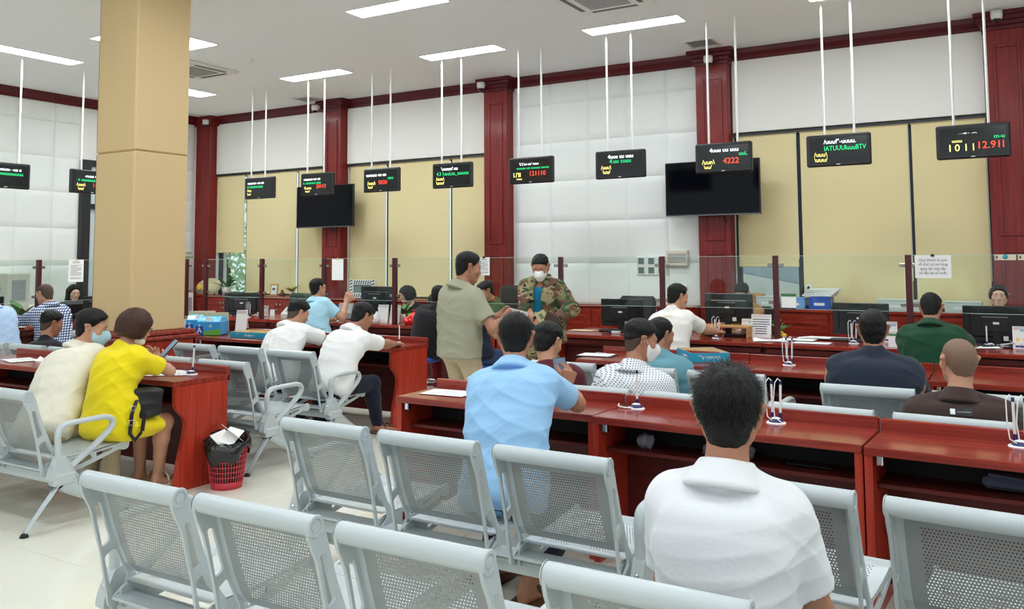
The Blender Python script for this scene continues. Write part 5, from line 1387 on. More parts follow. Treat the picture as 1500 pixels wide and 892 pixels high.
def camo_jacket(body, I):
    # open field jacket with collar, over the T-shirt
    s_ = Sdf(); e = 0.030; Pv, Nk, ch, td, rt_, dp = I['Pv'], I['Nk'], I['ch'], I['tdir'], I['rt2'], I['dpt']
    s_.ecap(Pv-td*0.14, Pv+td*0.14, 0.225, 0.185, 0.21, 0.178, rt_, 0.06, rnd=0.05); s_.ecap(Pv+td*0.1, ch, 0.205, 0.172, 0.205, 0.168, rt_, 0.06, rnd=0.05); s_.ecap(ch-td*0.04, Nk-td*0.09, 0.20, 0.158, 0.16, 0.118, rt_, 0.06, rnd=0.05)
    s_.cone(I['SL']+rt_*0.01, I['SR']-rt_*0.01, 0.072, None, 0.05)
    for S_, E_, W_ in ((I['SL'], I['EL'], I['WL']), (I['SR'], I['ER'], I['WR'])):
        s_.cone(Nk+td*0.0, S_*0.8+Nk*0.2+td*0.012, 0.055, 0.066, 0.05); s_.cone(S_, E_, 0.084, 0.072, 0.03); s_.cone(E_, E_+(W_-E_)*0.95, 0.072, 0.056, 0.03)
    s_.cone(Nk-td*0.02, Nk+td*0.03, 0.085, 0.083, 0.02)
    b0 = Nk+dp*0.09+td*0.06
    nk, dp_, rt3, td_ = Nk, dp, rt_, td
    def vcut(X, Y, Z):
        x = (X-nk[0])*rt3[0]+(Y-nk[1])*rt3[1]+(Z-nk[2])*rt3[2]; d = (X-nk[0])*dp_[0]+(Y-nk[1])*dp_[1]+(Z-nk[2])*dp_[2]; t = -((X-nk[0])*td_[0]+(Y-nk[1])*td_[1]+(Z-nk[2])*td_[2])
        hw_ = 0.062+0.03*np.clip(t, -0.1, 0.7)-0.02
        return np.maximum(np.abs(x)-hw_, 0.02-d)
    s_.fn(vcut, Nk-0.8, Nk+0.4, 0.01, 's')
    s_.cone(Nk+td*0.0, Nk+td*0.12, 0.066, 0.066, 0.006, 's')
    s_.fn(lambda X, Y, Z: (0.74-Z)+0*X+0*Y, None, None, 0.008, 'i'); c = Nk+td*0.045
    s_.fn(lambda X, Y, Z: np.maximum(((X-c[0])*td[0]+(Y-c[1])*td[1]+(Z-c[2])*td[2]), -9)+0*X, None, None, 0.008, 'i')
    P, Q = s_.mesh(0.008, None, None, wrinkle(0.008, 31)); base = I['base']
    o = bpy.data.objects.new('field_jacket', npmesh('field_jacket', [(P-base, Q)], CAMO)); COL.objects.link(o); o.parent = body; o['label'] = 'camouflage field jacket worn open'
    # lapels, pocket flaps, shoulder badge
    def dot(c, r, mt, nm, nrm):
        q = MB(); Rm = Vector(nrm).to_track_quat('Z', 'Y').to_matrix(); q.lathe([(0, 0.004), (r*0.8, 0.004), (r, 0)], tuple(c-base), 16, 0, Rm); return obj(nm, q, mt, o)
    out = I['SR']+(I['ER']-I['SR'])*0.35
    n_ = unit(-rt_*0.0+rt_*0.65+dp*0.75+td*0.1); n_ = unit(rt_*0.55+dp*1.0)
    dot(out+n_*0.084, 0.036, mat('badge red', (170, 30, 44), 0.7), 'shoulder_badge', n_); dot(out+n_*0.086, 0.028, mat('badge blue', (40, 60, 120), 0.7), 'badge_ring', n_); dot(out+n_*0.089, 0.017, mat('badge white', (225, 225, 225), 0.7), 'badge_mark', n_)
    return o
camo_jacket(p13, i13)
p8, i8 = person('man in a dark green uniform shirt at the right counter', (-0.68, 7.96, 0), (-0.68, 7.90, 0.50), (-0.696, 8.06, 1.155), az=0, haz=2, hpitch=-20, skin_i=2, hair='short', hthick=0.010, h=0.009,
    shirt=cloth('dark green', (24, 66, 44)), sleeve=0.9, trousers=BLK, shoes=(SH_BLK, 'shoe'), wl=(-0.92, 8.52, 0.80), wr=(-0.45, 8.52, 0.80), el=(-0.9, 0, -0.5), er=(0.9, 0, -0.5), wide=1.06, seed=18)
p11, i11 = person('man in a white T-shirt with gold print at the counter', (-2.98, 7.92, 0), (-2.96, 7.84, 0.55), (-2.935, 8.10, 1.205), az=14, haz=40, hpitch=-14, skin_i=1, hair='short', hthick=0.016, h=0.009,
    shirt=cloth('cream T-shirt', (228, 226, 220)), shirt_name='t_shirt', collar='round', sleeve=0.7, trousers=BLK, shoes=(SH_BLK, 'shoe'), wl=(-2.84, 8.62, 0.83), wr=(-2.66, 8.56, 0.82), er=(0.8, -0.3, -0.8), el=(-0.5, 0, -1), seed=19)
GOLD = mat('gold print', (214, 184, 110), 0.6)
for k, (tx, sz) in enumerate((('nuu.uuuuu', 0.05), ('uuununuuunu', 0.032), ('nuuu nuuu uuu', 0.028))):
    on_back(p11, i11, 't_shirt', text2(tx, sz), GOLD, 'back_print', 0.105+0.042*k, 1.0)
p18, i18 = person('man in a light blue shirt and glasses raising a pen at the left counter', (-7.62, 8.08, 0), (-7.58, 8.02, 0.52), (-7.735, 8.16, 1.225), az=14, haz=16, skin_i=1, hair='short', hthick=0.015, h=0.009,
    shirt=cloth('pale blue shirt', (164, 208, 226)), sleeve=0.72, trousers=NAVY, shoes=(SH_BLK, 'shoe'), wl=(-7.86, 8.62, 0.80), wr=(-7.40, 8.32, 1.06), er=(0.5, -0.1, -1), el=(-0.8, 0, -0.6), hand_r=((0.35, 0.2, 0.55), (-0.5, 0.7, 0), (-0.6, 0, 0.6)), curl=(0.4, 0.9), seed=20)
glasses(p18, i18)
p19, i19 = person('left one of the two men in white shirts writing, fade haircut', (-5.95, 5.72, 0), (-5.90, 5.70, 0.49), (-5.99, 6.06, 1.075), az=4, haz=24, hpitch=-24, skin_i=1, hair='high', stubble=('short', STUB), hthick=0.022, h=0.008,
    shirt=cloth('white shirt a', (234, 234, 232)), sleeve=0.70, trousers=NAVY, shoes=(BROWNS, 'sandal'), wl=(-6.02, 6.52, 0.78), wr=(-5.66, 6.44, 0.775), er=(0.9, -0.2, -0.5), el=(-0.9, 0, -0.5), seed=21)
p20, i20 = person('right one of the two men in white shirts, writing with a chained pen', (-5.22, 5.72, 0), (-5.24, 5.70, 0.49), (-5.20, 6.07, 1.065), az=4, haz=20, hpitch=-28, skin_i=2, hair='short', hthick=0.017, h=0.008,
    shirt=cloth('white shirt b', (236, 236, 234)), sleeve=0.72, trousers=cloth('dark navy trousers', (24, 28, 46)), shoes=(BROWNS, 'sandal'), wl=(-5.36, 6.48, 0.785), wr=(-5.14, 6.46, 0.785), er=(1, 0.1, -0.3), el=(-0.9, 0, -0.5), al=(-5.5, 5.85, 0.085), ar=(-5.15, 6.22, 0.085), seed=22, wide=0.94)
YEL = cloth('yellow dress', (232, 210, 20), 0.3, 120)
p21, i21 = person('woman with a brown bob in a yellow dress looking at a phone', (-5.24, 3.60, 0), (-5.23, 3.58, 0.50), (-5.25, 3.78, 1.135), az=0, haz=14, hpitch=-22, girl=True, s=0.97, skin_i=1, hair='bob', hairm=HAIRB, hthick=0.018, h=0.0065,
    shirt=YEL, shirt_name='dress_top', collar='wide', sleeve=0.66, trousers=YEL, trouser_end=-0.55, skirt=True, shoes=(mat('cream sandal', (226, 212, 186), 0.5), 'sandal'), wl=(-5.42, 3.98, 0.86), wr=(-5.33, 4.02, 0.86), er=(1, 0.4, -0.5), el=(-0.9, 0, -0.6),
    hand_r=((-0.75, 0.3, 0.35), (0, -0.2, 1), (-0.2, 1, 0)), hand_l=((0.35, 0.2, 0.7), (0, -1, 0.3), (0.6, 0, 0.5)), al=(-5.48, 4.0, 0.085), ar=(-5.28, 4.0, 0.085), mask=(MASKW, 'chin'), wide=1.0, seed=23, wr_amp=0.007)
glasses(p21, i21)
p22, i22 = person('man in a cream shirt with a pale blue face mask at the left', (-5.68, 3.42, 0), (-5.62, 3.38, 0.49), (-5.715, 3.76, 1.110), az=2, haz=48, hpitch=-14, skin_i=1, hair='short', hthick=0.024, h=0.007,
    shirt=cloth('cream shirt', (226, 220, 202)), sleeve=0.85, trousers=KHAKI, shoes=(SH_BLK, 'shoe'), wl=(-5.84, 4.10, 0.79), wr=(-5.55, 4.08, 0.79), er=(0.7, -0.3, -0.6), el=(-0.9, 0, -0.6), mask=(MASKB, 'full'), seed=24, strands=900, wide=1.04)
p23, i23 = person('man in a black shirt seated behind the leftmost desk', (-8.33, 4.98, 0), (-8.30, 4.95, 0.46), (-8.34, 5.05, 0.965), az=0, haz=12, hpitch=-16, skin_i=2, hair='high', stubble=('short', STUB), hthick=0.022, h=0.010,
    shirt=cloth('black shirt', (28, 30, 38)), collar='round', trousers=BLK, shoes=(SH_BLK, 'shoe'), neck=(-8.32, 4.98, 0.80), seed=25)
p24, i24 = person('man with cropped hair in a blue plaid shirt at the left counter', (-10.06, 6.12, 0), (-10.02, 6.12, 0.54), (-10.20, 6.07, 1.19), az=-92, haz=-104, hpitch=-14, skin_i=1, hair=None, stubble=('short', STUB), h=0.010,
    shirt=pattern('blue plaid', [(226, 230, 236), (92, 112, 150), (34, 46, 84)], 'plaid'), trousers=NAVY, shoes=(SH_BLK, 'shoe'), wl=(-10.55, 5.86, 0.82), wr=(-10.62, 6.22, 0.81), el=(0, -1, -0.5), er=(0, 1, -0.6), seed=26)
p26, i26 = person('person in a pale blue checked shirt cut off by the left edge', (-10.1, 5.50, 0), (-10.02, 5.48, 0.56), (-10.22, 5.44, 1.21), az=-92, haz=-95, skin_i=1, hair='short', h=0.010,
    shirt=pattern('pale blue check', [(176, 198, 226), (150, 176, 212)], 'check'), sleeve=1.8, trousers=BLK, shoes=(SH_BLK, 'shoe'), wl=(-10.55, 5.30, 0.82), wr=(-10.58, 5.62, 0.82), seed=27)
p25, i25 = person('woman clerk with long black hair behind the left counter', (-12.1, 7.60, 0), (-12.12, 7.60, 0.52), (-12.06, 7.62, 1.12), az=88, haz=100, hpitch=-12, girl=True, s=0.97, skin_i=3, hair='long', hthick=0.014, h=0.010,
    shirt=cloth('black blouse', (24, 24, 28)), collar='round', sleeve=1.8, trousers=BLK, shoes=(SH_BLK, 'shoe'), wl=(-11.66, 7.76, 0.80), wr=(-11.66, 7.46, 0.80), seed=28)
p9, i9 = person('woman clerk with tied back hair above the rightmost monitor', (-0.25, 10.05, 0), (-0.25, 10.08, 0.55), (-0.244, 10.0, 1.185), az=180, haz=178, girl=True, s=0.97, skin_i=3, hair='tied', hthick=0.009, h=0.009,
    shirt=cloth('navy blouse', (36, 44, 70)), sleeve=0.7, trousers=BLK, shoes=(SH_BLK, 'shoe'), wl=(-0.08, 9.62, 0.80), wr=(-0.42, 9.62, 0.80), seed=29)
p10, i10 = person('clerk with dark hair bowed behind the monitor by the right open window', (-2.82, 9.98, 0), (-2.83, 10.02, 0.53), (-2.817, 9.88, 1.165), az=180, haz=180, hpitch=-32, girl=True, s=0.98, skin_i=3, hair='short', hthick=0.024, h=0.010,
    shirt=cloth('tan blouse', (176, 138, 92)), sleeve=0.9, trousers=BLK, shoes=(SH_BLK, 'shoe'), wl=(-2.70, 9.46, 0.80), wr=(-2.98, 9.42, 0.80), seed=30)
p17, i17 = person('woman clerk with wavy dark hair behind the flower arrangement', (-7.50, 9.85, 0), (-7.46, 9.90, 0.53), (-7.56, 9.75, 1.09), az=196, haz=214, hpitch=-16, girl=True, s=0.97, skin_i=3, hair='bob', hthick=0.02, h=0.010,
    shirt=cloth('dark navy blouse', (30, 30, 44)), collar='wide', sleeve=1.8, trousers=BLK, shoes=(SH_BLK, 'shoe'), wl=(-7.62, 9.40, 0.80), wr=(-7.74, 9.46, 0.80), seed=31)
p14, i14 = person('seated officer in a dark cap and green tunic with red shoulder boards', (-5.93, 9.50, 0), (-5.90, 9.52, 0.53), (-5.99, 9.38, 1.17), az=205, haz=215, hpitch=-22, skin_i=1, hair='short', hthick=0.012, h=0.010,
    shirt=cloth('green tunic', (70, 92, 60)), shirt_name='tunic', sleeve=1.8, trousers=BLK, shoes=(SH_BLK, 'shoe'), wl=(-6.05, 9.1, 0.80), wr=(-6.30, 9.18, 0.80), seed=32)
def cap(body, I):
    L, base = I['L'], I['base']; s_ = Sdf(); M3 = np.array((I['hr'], I['hf'], I['hu']))
    s_.ell(L(0, -0.012, 0.075), npv((0.096, 0.114, 0.055)), M3, 0.02); s_.ell(L(0, 0.105, 0.052), npv((0.062, 0.045, 0.009)), M3, 0.02); s_.plane(L(0, 0, 0.04), -I['hu'], 0.004)
    P, Q = s_.mesh(0.007); o = bpy.data.objects.new('cap', npmesh('cap', [(P-base, Q)], cloth('black cap', (26, 28, 32)))); COL.objects.link(o); o.parent = body
    for S_ in (I['SL'], I['SR']):
        q = MB(); c = S_*0.62+I['Nk']*0.38+I['tdir']*0.062-base; q.box(tuple(c), (0.11, 0.05, 0.018), (0, 0.35 if S_ is I['SL'] else -0.35, 0), 0.004); obj('shoulder_board', q, mat('red board', (196, 54, 40), 0.7), body)
cap(p14, i14)
p16, i16 = person('person in black with dark red trousers on a blue stool, behind the olive polo', (-5.93, 8.02, 0), (-5.92, 8.0, 0.56), (-5.80, 8.10, 1.16), az=0, haz=10, hpitch=-15, skin_i=1, hair='short', h=0.010,
    shirt=BLK, shirt_name='jacket', sleeve=1.8, collar='round', trousers=cloth('dark red trousers', (120, 26, 34)), shoes=(SH_BLK, 'shoe'), wl=(-6.05, 8.58, 0.82), wr=(-5.80, 8.56, 0.82), seed=33, s=0.95)
p15, i15 = person('person in a navy top and blue jeans seated behind the olive polo', (-5.18, 7.98, 0), (-5.16, 7.96, 0.52), (-5.30, 8.06, 1.13), az=28, haz=30, hpitch=-15, skin_i=1, hair='short', h=0.010,
    shirt=cloth('navy top', (26, 32, 50)), shirt_name='t_shirt', collar='round', trousers=cloth('blue jeans', (44, 66, 100)), shoes=(SH_BLK, 'shoe'), wl=(-5.08, 8.32, 0.84), wr=(-4.92, 8.20, 0.86), er=(0.6, -0.2, -1), seed=34)
# ------------------------------------------------------------------ things on counters, desks, walls and floor
CT = 0.756
TEAL = mat('teal carton', (30, 160, 196), 0.5); CARD = mat('raw cardboard', (214, 190, 146), 0.8); LWOOD = mat('light wood', (190, 142, 84), 0.5)
BLUEP = mat('blue file box', (48, 96, 196), 0.35); NAVYP = mat('navy plastic', (30, 30, 90), 0.3); LGREEN = mat('house plant leaf', (74, 128, 62), 0.45, var=0.3, vscale=6)
GREYP = mat('grey plastic', (150, 152, 152), 0.4); PALEB = mat('pale file box', (206, 216, 214), 0.3); YELP = mat('yellow petals', (236, 190, 50), 0.5)
def monitor(x, y, w, z1, rz, lab, h_=None):
    t = thing('monitor', lab, 'monitor', (x, y, CT), rz, 'desktop monitors on the counters')
    h_ = h_ or w*0.60; top = z1-CT
    q = MB(); q.bb((-w/2, 0, top-h_), (w/2, 0.028, top), 0.006); q.bb((-w/2+0.06, -0.018, top-h_+0.05), (w/2-0.06, 0.002, top-0.07), 0.01); obj('housing', q, BLACK, t)
    q = MB(); q.bb((-w/2+0.01, 0.0275, top-h_+0.015), (w/2-0.01, 0.030, top-0.01)); obj('screen', q, BLACKG, t)
    q = MB(); q.bb((-w*0.22, -0.032, top-h_*0.72), (w*0.16, -0.016, top-h_*0.30), 0.006); hb = obj('back_cover', q, mat('charcoal plastic', (30, 32, 36), 0.3), t)
    q = MB(); q.bb((-w*0.22, -0.034, top-h_*0.31), (w*0.16, -0.031, top-h_*0.295)); obj('cover_edge', q, GREYP, hb)
    q = MB(); q.bb((-0.03, -0.0345, top-h_*0.50), (0.02, -0.0318, top-h_*0.44)); obj('sticker', q, WHITE, hb)
    q = MB(); q.bb((-0.035, -0.03, 0.012), (0.035, -0.005, top-h_*0.45), 0.004); obj('stand_neck', q, BLACK, t)
    q = MB(); q.bb((-0.12, -0.10, 0), (0.12, 0.08, 0.013), 0.005); obj('stand_base', q, BLACK, t)
    q = MB(); q.bb((0.05, -0.03, top-h_+0.02), (0.09, -0.015, top-h_+0.06)); obj('plug', q, WHITE, t)
    return t
monitor(-10.02, 8.98, 0.54, 1.10, 0.55, 'black monitor on the far left corner counter')
monitor(-7.52, 9.05, 0.55, 1.22, 0, 'black monitor in front of the patterned picture frame')
monitor(-3.99, 9.14, 0.52, 1.115, 0, 'black monitor on the counter beside the white drawer unit')
monitor(-2.77, 9.20, 0.52, 1.195, 0, 'black monitor hiding the bowed clerk')
monitor(-1.44, 9.22, 0.53, 1.12, 0, 'black monitor behind the man in the navy T-shirt')
monitor(-0.25, 9.20, 0.56, 1.12, 0, 'black monitor below the woman clerk with tied back hair')
monitor(-11.36, 5.98, 0.50, 1.13, PI/2, 'black monitor at the left edge of the photo')
monitor(-11.42, 6.95, 0.50, 1.00, PI/2+0.5, 'black monitor behind the plaid shirt')
monitor(-11.40, 7.62, 0.46, 1.08, PI/2-0.35, 'black monitor beside the woman clerk in black')
def keyboard(x, y, lab, rz=0.0):
    t = thing('keyboard', lab, 'keyboard', (x, y, CT), rz, 'keyboards on the counters')
    q = MB(); q.bb((-0.2, -0.065, 0), (0.2, 0.065, 0.018), 0.005); obj('base', q, BLACK, t)
    q = MB()
    for i in range(14):
        for j in range(4): q.bb((-0.19+i*0.0272, -0.055+j*0.028, 0.018), (-0.19+i*0.0272+0.022, -0.055+j*0.028+0.022, 0.024))
    o = obj('keys', q, mat('key caps', (36, 37, 40), 0.5), t); o['kind'] = 'stuff'
keyboard(-3.98, 8.98, 'black keyboard in front of the monitor by the drawer unit')
keyboard(-2.72, 8.98, 'black keyboard under the light wooden riser')
keyboard(-1.50, 9.02, 'black keyboard behind the navy T-shirt man')
keyboard(-0.22, 9.02, 'black keyboard at the right edge counter')
keyboard(-7.55, 8.92, 'black keyboard behind the white stand-up leaflets')
t = thing('monitor_riser', 'light wooden riser standing in front of the middle right monitor', 'riser', (-2.72, 8.93, CT))
q = MB(); q.bb((-0.26, -0.10, 0.10), (0.26, 0.14, 0.118), 0.003); obj('shelf', q, LWOOD, t)
for x in (-0.26, 0.24): q = MB(); q.bb((x, -0.10, 0), (x+0.018, 0.14, 0.10), 0.002); obj('leg', q, LWOOD, t)
def pen_stand(x, y, z, n, lab, rz=0.0, lean=0.0):
    t = thing('pen_stand', lab, 'pen stand', (x, y, z), rz, 'chained pen stands')
    q = MB(); q.lathe([(0, 0.006), (0.046, 0.006), (0.05, 0.0)], n=20); q.v = [(v[0]*1.0, v[1]*0.8, v[2]) for v in q.v]; obj('base', q, WHITE, t)
    q = MB(); q.lathe([(0, 0.026), (0.02, 0.024), (0.034, 0.012), (0.036, 0.006)], n=20); b = obj('weight', q, NAVYP, t)
    q = MB(); q.lathe([(0, 0.029), (0.018, 0.027), (0.024, 0.023)], n=16); obj('badge', q, WHITE, b)
    for k in range(n):
        dx = -0.018+0.036*k if n == 2 else 0.0; L_ = 0.14
        q = MB(); q.tube([(dx, 0.01, 0.02), (dx*1.1+lean, 0.012, 0.05)], 0.0085, 10); obj('holder', q, NAVYP, t)
        q = MB(); q.tube([(dx*1.1+lean, 0.012, 0.05), (dx*1.25+lean*2.2, 0.014, 0.05+L_)], 0.0062, 8); p = obj('pen', q, WHITE, t)
        q = MB(); q.tube([(dx*1.25+lean*2.2, 0.014, 0.05+L_), (dx*1.27+lean*2.3, 0.014, 0.068+L_)], 0.0066, 8); obj('pen_cap', q, NAVYP, p)
        q = MB(); top = (dx*1.27+lean*2.3, 0.014, 0.068+L_)
        if n == 2: q.tube([top, (top[0]-0.012, 0.01, top[2]+0.012), (top[0]-0.026, 0.005, top[2]-0.01), (dx-0.03, 0.0, 0.10), (dx-0.022, -0.01, 0.03), (dx+0.02, -0.03, 0.008)], 0.003, 6)
        else: q.tube([(0, -0.03, 0.006), (-0.05, -0.045, 0.006), (-0.09, -0.03, 0.006), (-0.12, 0.02, 0.006), (-0.13, 0.05, 0.007)], 0.0045, 6)
        obj('cord', q, WHITE, t)
    return t
pen_stand(-1.885, 4.50, 0.75, 1, 'single chained pen on the near desk beside the checked shirt', -0.04)
pen_stand(-1.11, 4.45, 0.75, 2, 'twin chained pens on the near desk right of the white polo man')
pen_stand(-0.05, 4.42, 0.75, 2, 'twin chained pens on the near desk at the right edge')
pen_stand(-1.60, 6.86, 0.75, 2, 'twin chained pens on the desk in front of the stapled papers')
pen_stand(-2.76, 8.74, CT, 2, 'twin chained pens on the counter in front of the wooden riser')
pen_stand(-1.44, 8.80, CT, 2, 'twin chained pens on the counter just left of the navy T-shirt man')
pen_stand(-0.33, 9.0, CT, 1, 'single pen stand in front of the rightmost monitor')
pen_stand(-5.28, 4.26, 0.75, 1, 'bent white chained pen on the left desk', 0.3, 0.006)
pen_stand(-5.30, 6.72, 0.75, 1, 'chained pen used by the man in white on the middle desk', 0.3)
pen_stand(-9.72, 8.82, CT, 2, 'twin chained pens on the far left corner counter')
pen_stand(-8.62, 8.80, CT, 2, 'twin chained pens beside the cream desk fan')
def sheet(x, y, z, w, d, rz, lab, n=1, lines=True, grp='loose papers', curl=0.0, cat='paper'):
    t = thing('paper_sheet', lab, cat, (x, y, z+0.001), rz, grp)
    N = 6
    for k in range(n):
        q = MB(); a = random.uniform(-0.12, 0.12) if k else 0.0; ca, sa = math.cos(a), math.sin(a); vs = []; fs = []
        for s_ in (0, 1):
            for i in range(N+1):
                for j in range(N+1):
                    u, v = (i/N-0.5)*w, (j/N-0.5)*d
                    zz = 0.0015*k+0.0012*s_+curl*max(0, (abs(i/N-0.5)*2)**3*(j/N))
                    vs.append((u*ca-v*sa+0.01*k, u*sa+v*ca-0.006*k, zz))
        M_ = (N+1)*(N+1)
        for i in range(N):
            for j in range(N):
                a_ = i*(N+1)+j; fs.append((M_+a_, M_+a_+N+1, M_+a_+N+2, M_+a_+1)); fs.append((a_, a_+1, a_+N+2, a_+N+1))
        q.add(vs, fs); obj('sheet', q, PAPER, t)
    if lines:
        q = MB(); zz = 0.0015*(n-1)+0.0014
        for k in range(9): q.quad((-w*0.38, d*(0.38-0.085*k), zz), (w*(0.38 if k % 3 else 0.1), d*(0.38-0.085*k), zz), (w*(0.38 if k % 3 else 0.1), d*(0.38-0.085*k)+0.004, zz), (-w*0.38, d*(0.38-0.085*k)+0.004, zz))
        if n > 0: o = obj('printed_lines', q, INK, t, (0.01*(n-1), -0.006*(n-1), 0)); o['kind'] = 'stuff'
    return t
sheet(-3.12, 4.44, 0.75, 0.30, 0.21, 0.15, 'white forms spread on the left end of the near desk', 3)
sheet(-7.30, 4.16, 0.75, 0.30, 0.21, -0.2, 'white form on the leftmost desk', 3)
sheet(-7.05, 4.27, 0.75, 0.21, 0.12, 0.7, 'crumpled receipt on the leftmost desk', 1, False, curl=0.03)
sheet(-5.43, 4.19, 0.75, 0.21, 0.30, -0.9, 'white form under the hand of the woman in yellow', 2)
sheet(-5.60, 4.26, 0.75, 0.30, 0.21, 0.1, 'white form in front of the woman in yellow', 1)
sheet(-5.72, 6.62, 0.75, 0.30, 0.21, 0.1, 'white form between the two men in white shirts', 2)
sheet(-5.32, 6.58, 0.75, 0.21, 0.29, 0.2, 'white form being filled in by the right man in white', 1)
sheet(-2.22, 8.70, CT, 0.30, 0.21, 0.3, 'open white booklet on the counter below the notice stand', 3, True, curl=0.02)
sheet(-2.02, 8.86, CT, 0.30, 0.21, 0.05, 'white ring file of papers beside the plant pot', 8, False)
sheet(-1.84, 9.14, CT, 0.40, 0.24, 0.05, 'stack of white papers on the counter by the chrome-knobbed cabinet', 12, False)
sheet(-1.80, 8.66, CT, 0.34, 0.20, 0.0, 'flat translucent sheet on the counter before the paper stack', 1, False)
sheet(-0.40, 8.92, CT, 0.30, 0.20, 0.5, 'clear plastic folder on the counter by the rightmost monitor', 2, False, curl=0.03)
sheet(-8.12, 8.82, CT, 0.30, 0.21, 0.2, 'white forms beside the elbow of the pale blue shirt', 2)
sheet(-4.40, 8.95, CT, 0.30, 0.22, 0.1, 'brown envelope lying on the counter beside the soldier', 2, False)
for c_ in kids(bpy.data.objects['paper_sheet.013']):
    c_.data.materials[0] = CARD
sheet(-10.92, 6.10, CT, 0.25, 0.18, 0.9, 'papers on the left wall counter by the plaid shirt', 3)
t = thing('folder', 'dark clipboard on the desk with the blue carton lid', 'clipboard', (-3.18, 6.76, 0.7505), 0.1)
q = MB(); q.bb((-0.16, -0.11, 0), (0.16, 0.11, 0.006), 0.002); obj('board', q, BLACK, t); q = MB(); q.bb((-0.15, -0.10, 0.006), (0.13, 0.10, 0.008)); obj('sheet', q, PAPER, t)
q = MB(); q.bb((-0.05, 0.08, 0.007), (0.05, 0.11, 0.016), 0.003); obj('clip', q, CHROME, t)

def brand(txt, size, loc, rotm, par, mt=None, flip=False):
    r = rotm @ (Matrix.Rotation(PI, 3, 'Z') if flip else Matrix.Identity(3))
    return text_mesh(txt, size, loc, r, par, mt or PAPER, 'lettering')
def carton_lid(x, y, z, w, d, h_, rz, lab, flip):
    t = thing('carton_lid', lab, 'carton', (x, y, z), rz)
    th = 0.005
    q = MB(); q.bb((-w/2, -d/2, 0), (w/2, d/2, th)); obj('bottom', q, CARD, t)
    for nm, lo, hi in (('front', (-w/2, -d/2, 0), (w/2, -d/2+th, h_)), ('back', (-w/2, d/2-th, 0), (w/2, d/2, h_)), ('left', (-w/2, -d/2+th, 0), (-w/2+th, d/2-th, h_)), ('right', (w/2-th, -d/2+th, 0), (w/2, d/2-th, h_))):
        q = MB(); q.bb(lo, hi); sd_ = obj('wall_panel', q, TEAL, t); sd_.name = 'carton_side'
        il = {'front': ((-w/2+th, -d/2+th, th), (w/2-th, -d/2+th+0.001, h_)), 'back': ((-w/2+th, d/2-th-0.001, th), (w/2-th, d/2-th, h_)), 'left': ((-w/2+th, -d/2+th, th), (-w/2+th+0.001, d/2-th, h_)), 'right': ((w/2-th-0.001, -d/2+th, th), (w/2-th, d/2-th, h_))}[nm]
        q = MB(); q.bb(*il); obj('liner', q, CARD, sd_)
    sz = h_*0.52
    brand('Double A', sz, (0.03 if not flip else 0.0, -d/2-0.001, h_*0.5), FACE_MY, t, None, flip)
    FMX = Matrix(((0, 0, -1), (-1, 0, 0), (0, 1, 0)))
    brand('Double A', sz*0.85, (-w/2-0.001, -0.02, h_*0.5), FMX, t, None, flip)
    brand('PAPER', sz*0.35, (-w*0.28, -d/2-0.001, h_*0.72), FACE_MY, t, None, flip)
    return t
carton_lid(-2.30, 6.90, 0.7515, 0.31, 0.43, 0.075, 0.62, 'shallow teal carton lid standing open on the right desk', True)
carton_lid(-7.13, 6.60, 0.7515, 0.50, 0.30, 0.065, 0.05, 'shallow teal carton lid on the desk beside the paper reams', False)
# two carrier packs of paper reams
for k, (x, y, rz, lab) in enumerate(((-8.20, 6.74, 0.62, 'left blue pack of paper reams beside the column'), (-7.84, 6.60, 0.42, 'right blue pack of paper reams with a green field picture'))):
    t = thing('paper_ream_pack', lab, 'paper pack', (x, y, 0.7515), rz, 'blue packs of paper reams')
    q = MB(); q.box((0, 0, 0.08), (0.285, 0.21, 0.16), None, 0.012); obj('wrapper', q, mat('blue wrapper', (36, 150, 214), 0.25, 0, 0.6, 0.3, 18), t)
    q = MB(); q.prism([(-0.10, 0.155), (0.10, 0.155), (0.05, 0.205), (-0.05, 0.20)], 0, -0.13, 0.13); obj('folded_top', q, mat('sky wrapper', (60, 178, 232), 0.2, 0, 0.6, 0.5, 22), t)
    q = MB(); q.prism([(-0.05, 0.16), (0.05, 0.16), (0.02, 0.206), (-0.01, 0.206)], 1, -0.108, -0.104); obj('white_flash', q, PAPER, t)
    q = MB(); q.quad((-0.05, -0.1062, 0.004), (0.145, -0.1062, 0.004), (0.145, -0.1062, 0.075), (-0.05, -0.1062, 0.045)); obj('field_print', q, mat('printed grass', (96, 178, 60), 0.4), t)
    q = MB(); q.quad((-0.145, -0.1062, 0.004), (-0.055, -0.1062, 0.004), (-0.055, -0.1062, 0.10), (-0.145, -0.1062, 0.10)); obj('navy_print', q, mat('printed navy', (24, 60, 150), 0.4), t)
    brand('A', 0.085, (-0.10, -0.1075, 0.055), FACE_MY, t); brand('a', 0.05, (-0.10, -0.1075, 0.115), FACE_MY, t); brand('A', 0.05, (0.03, -0.1075, 0.105), FACE_MY, t)
    q = MB(); q.box((-0.02, 0.13, 0.13), (0.30, 0.012, 0.22), (0.1, 0, 0)); obj('carton_flap', q, CARD, t)
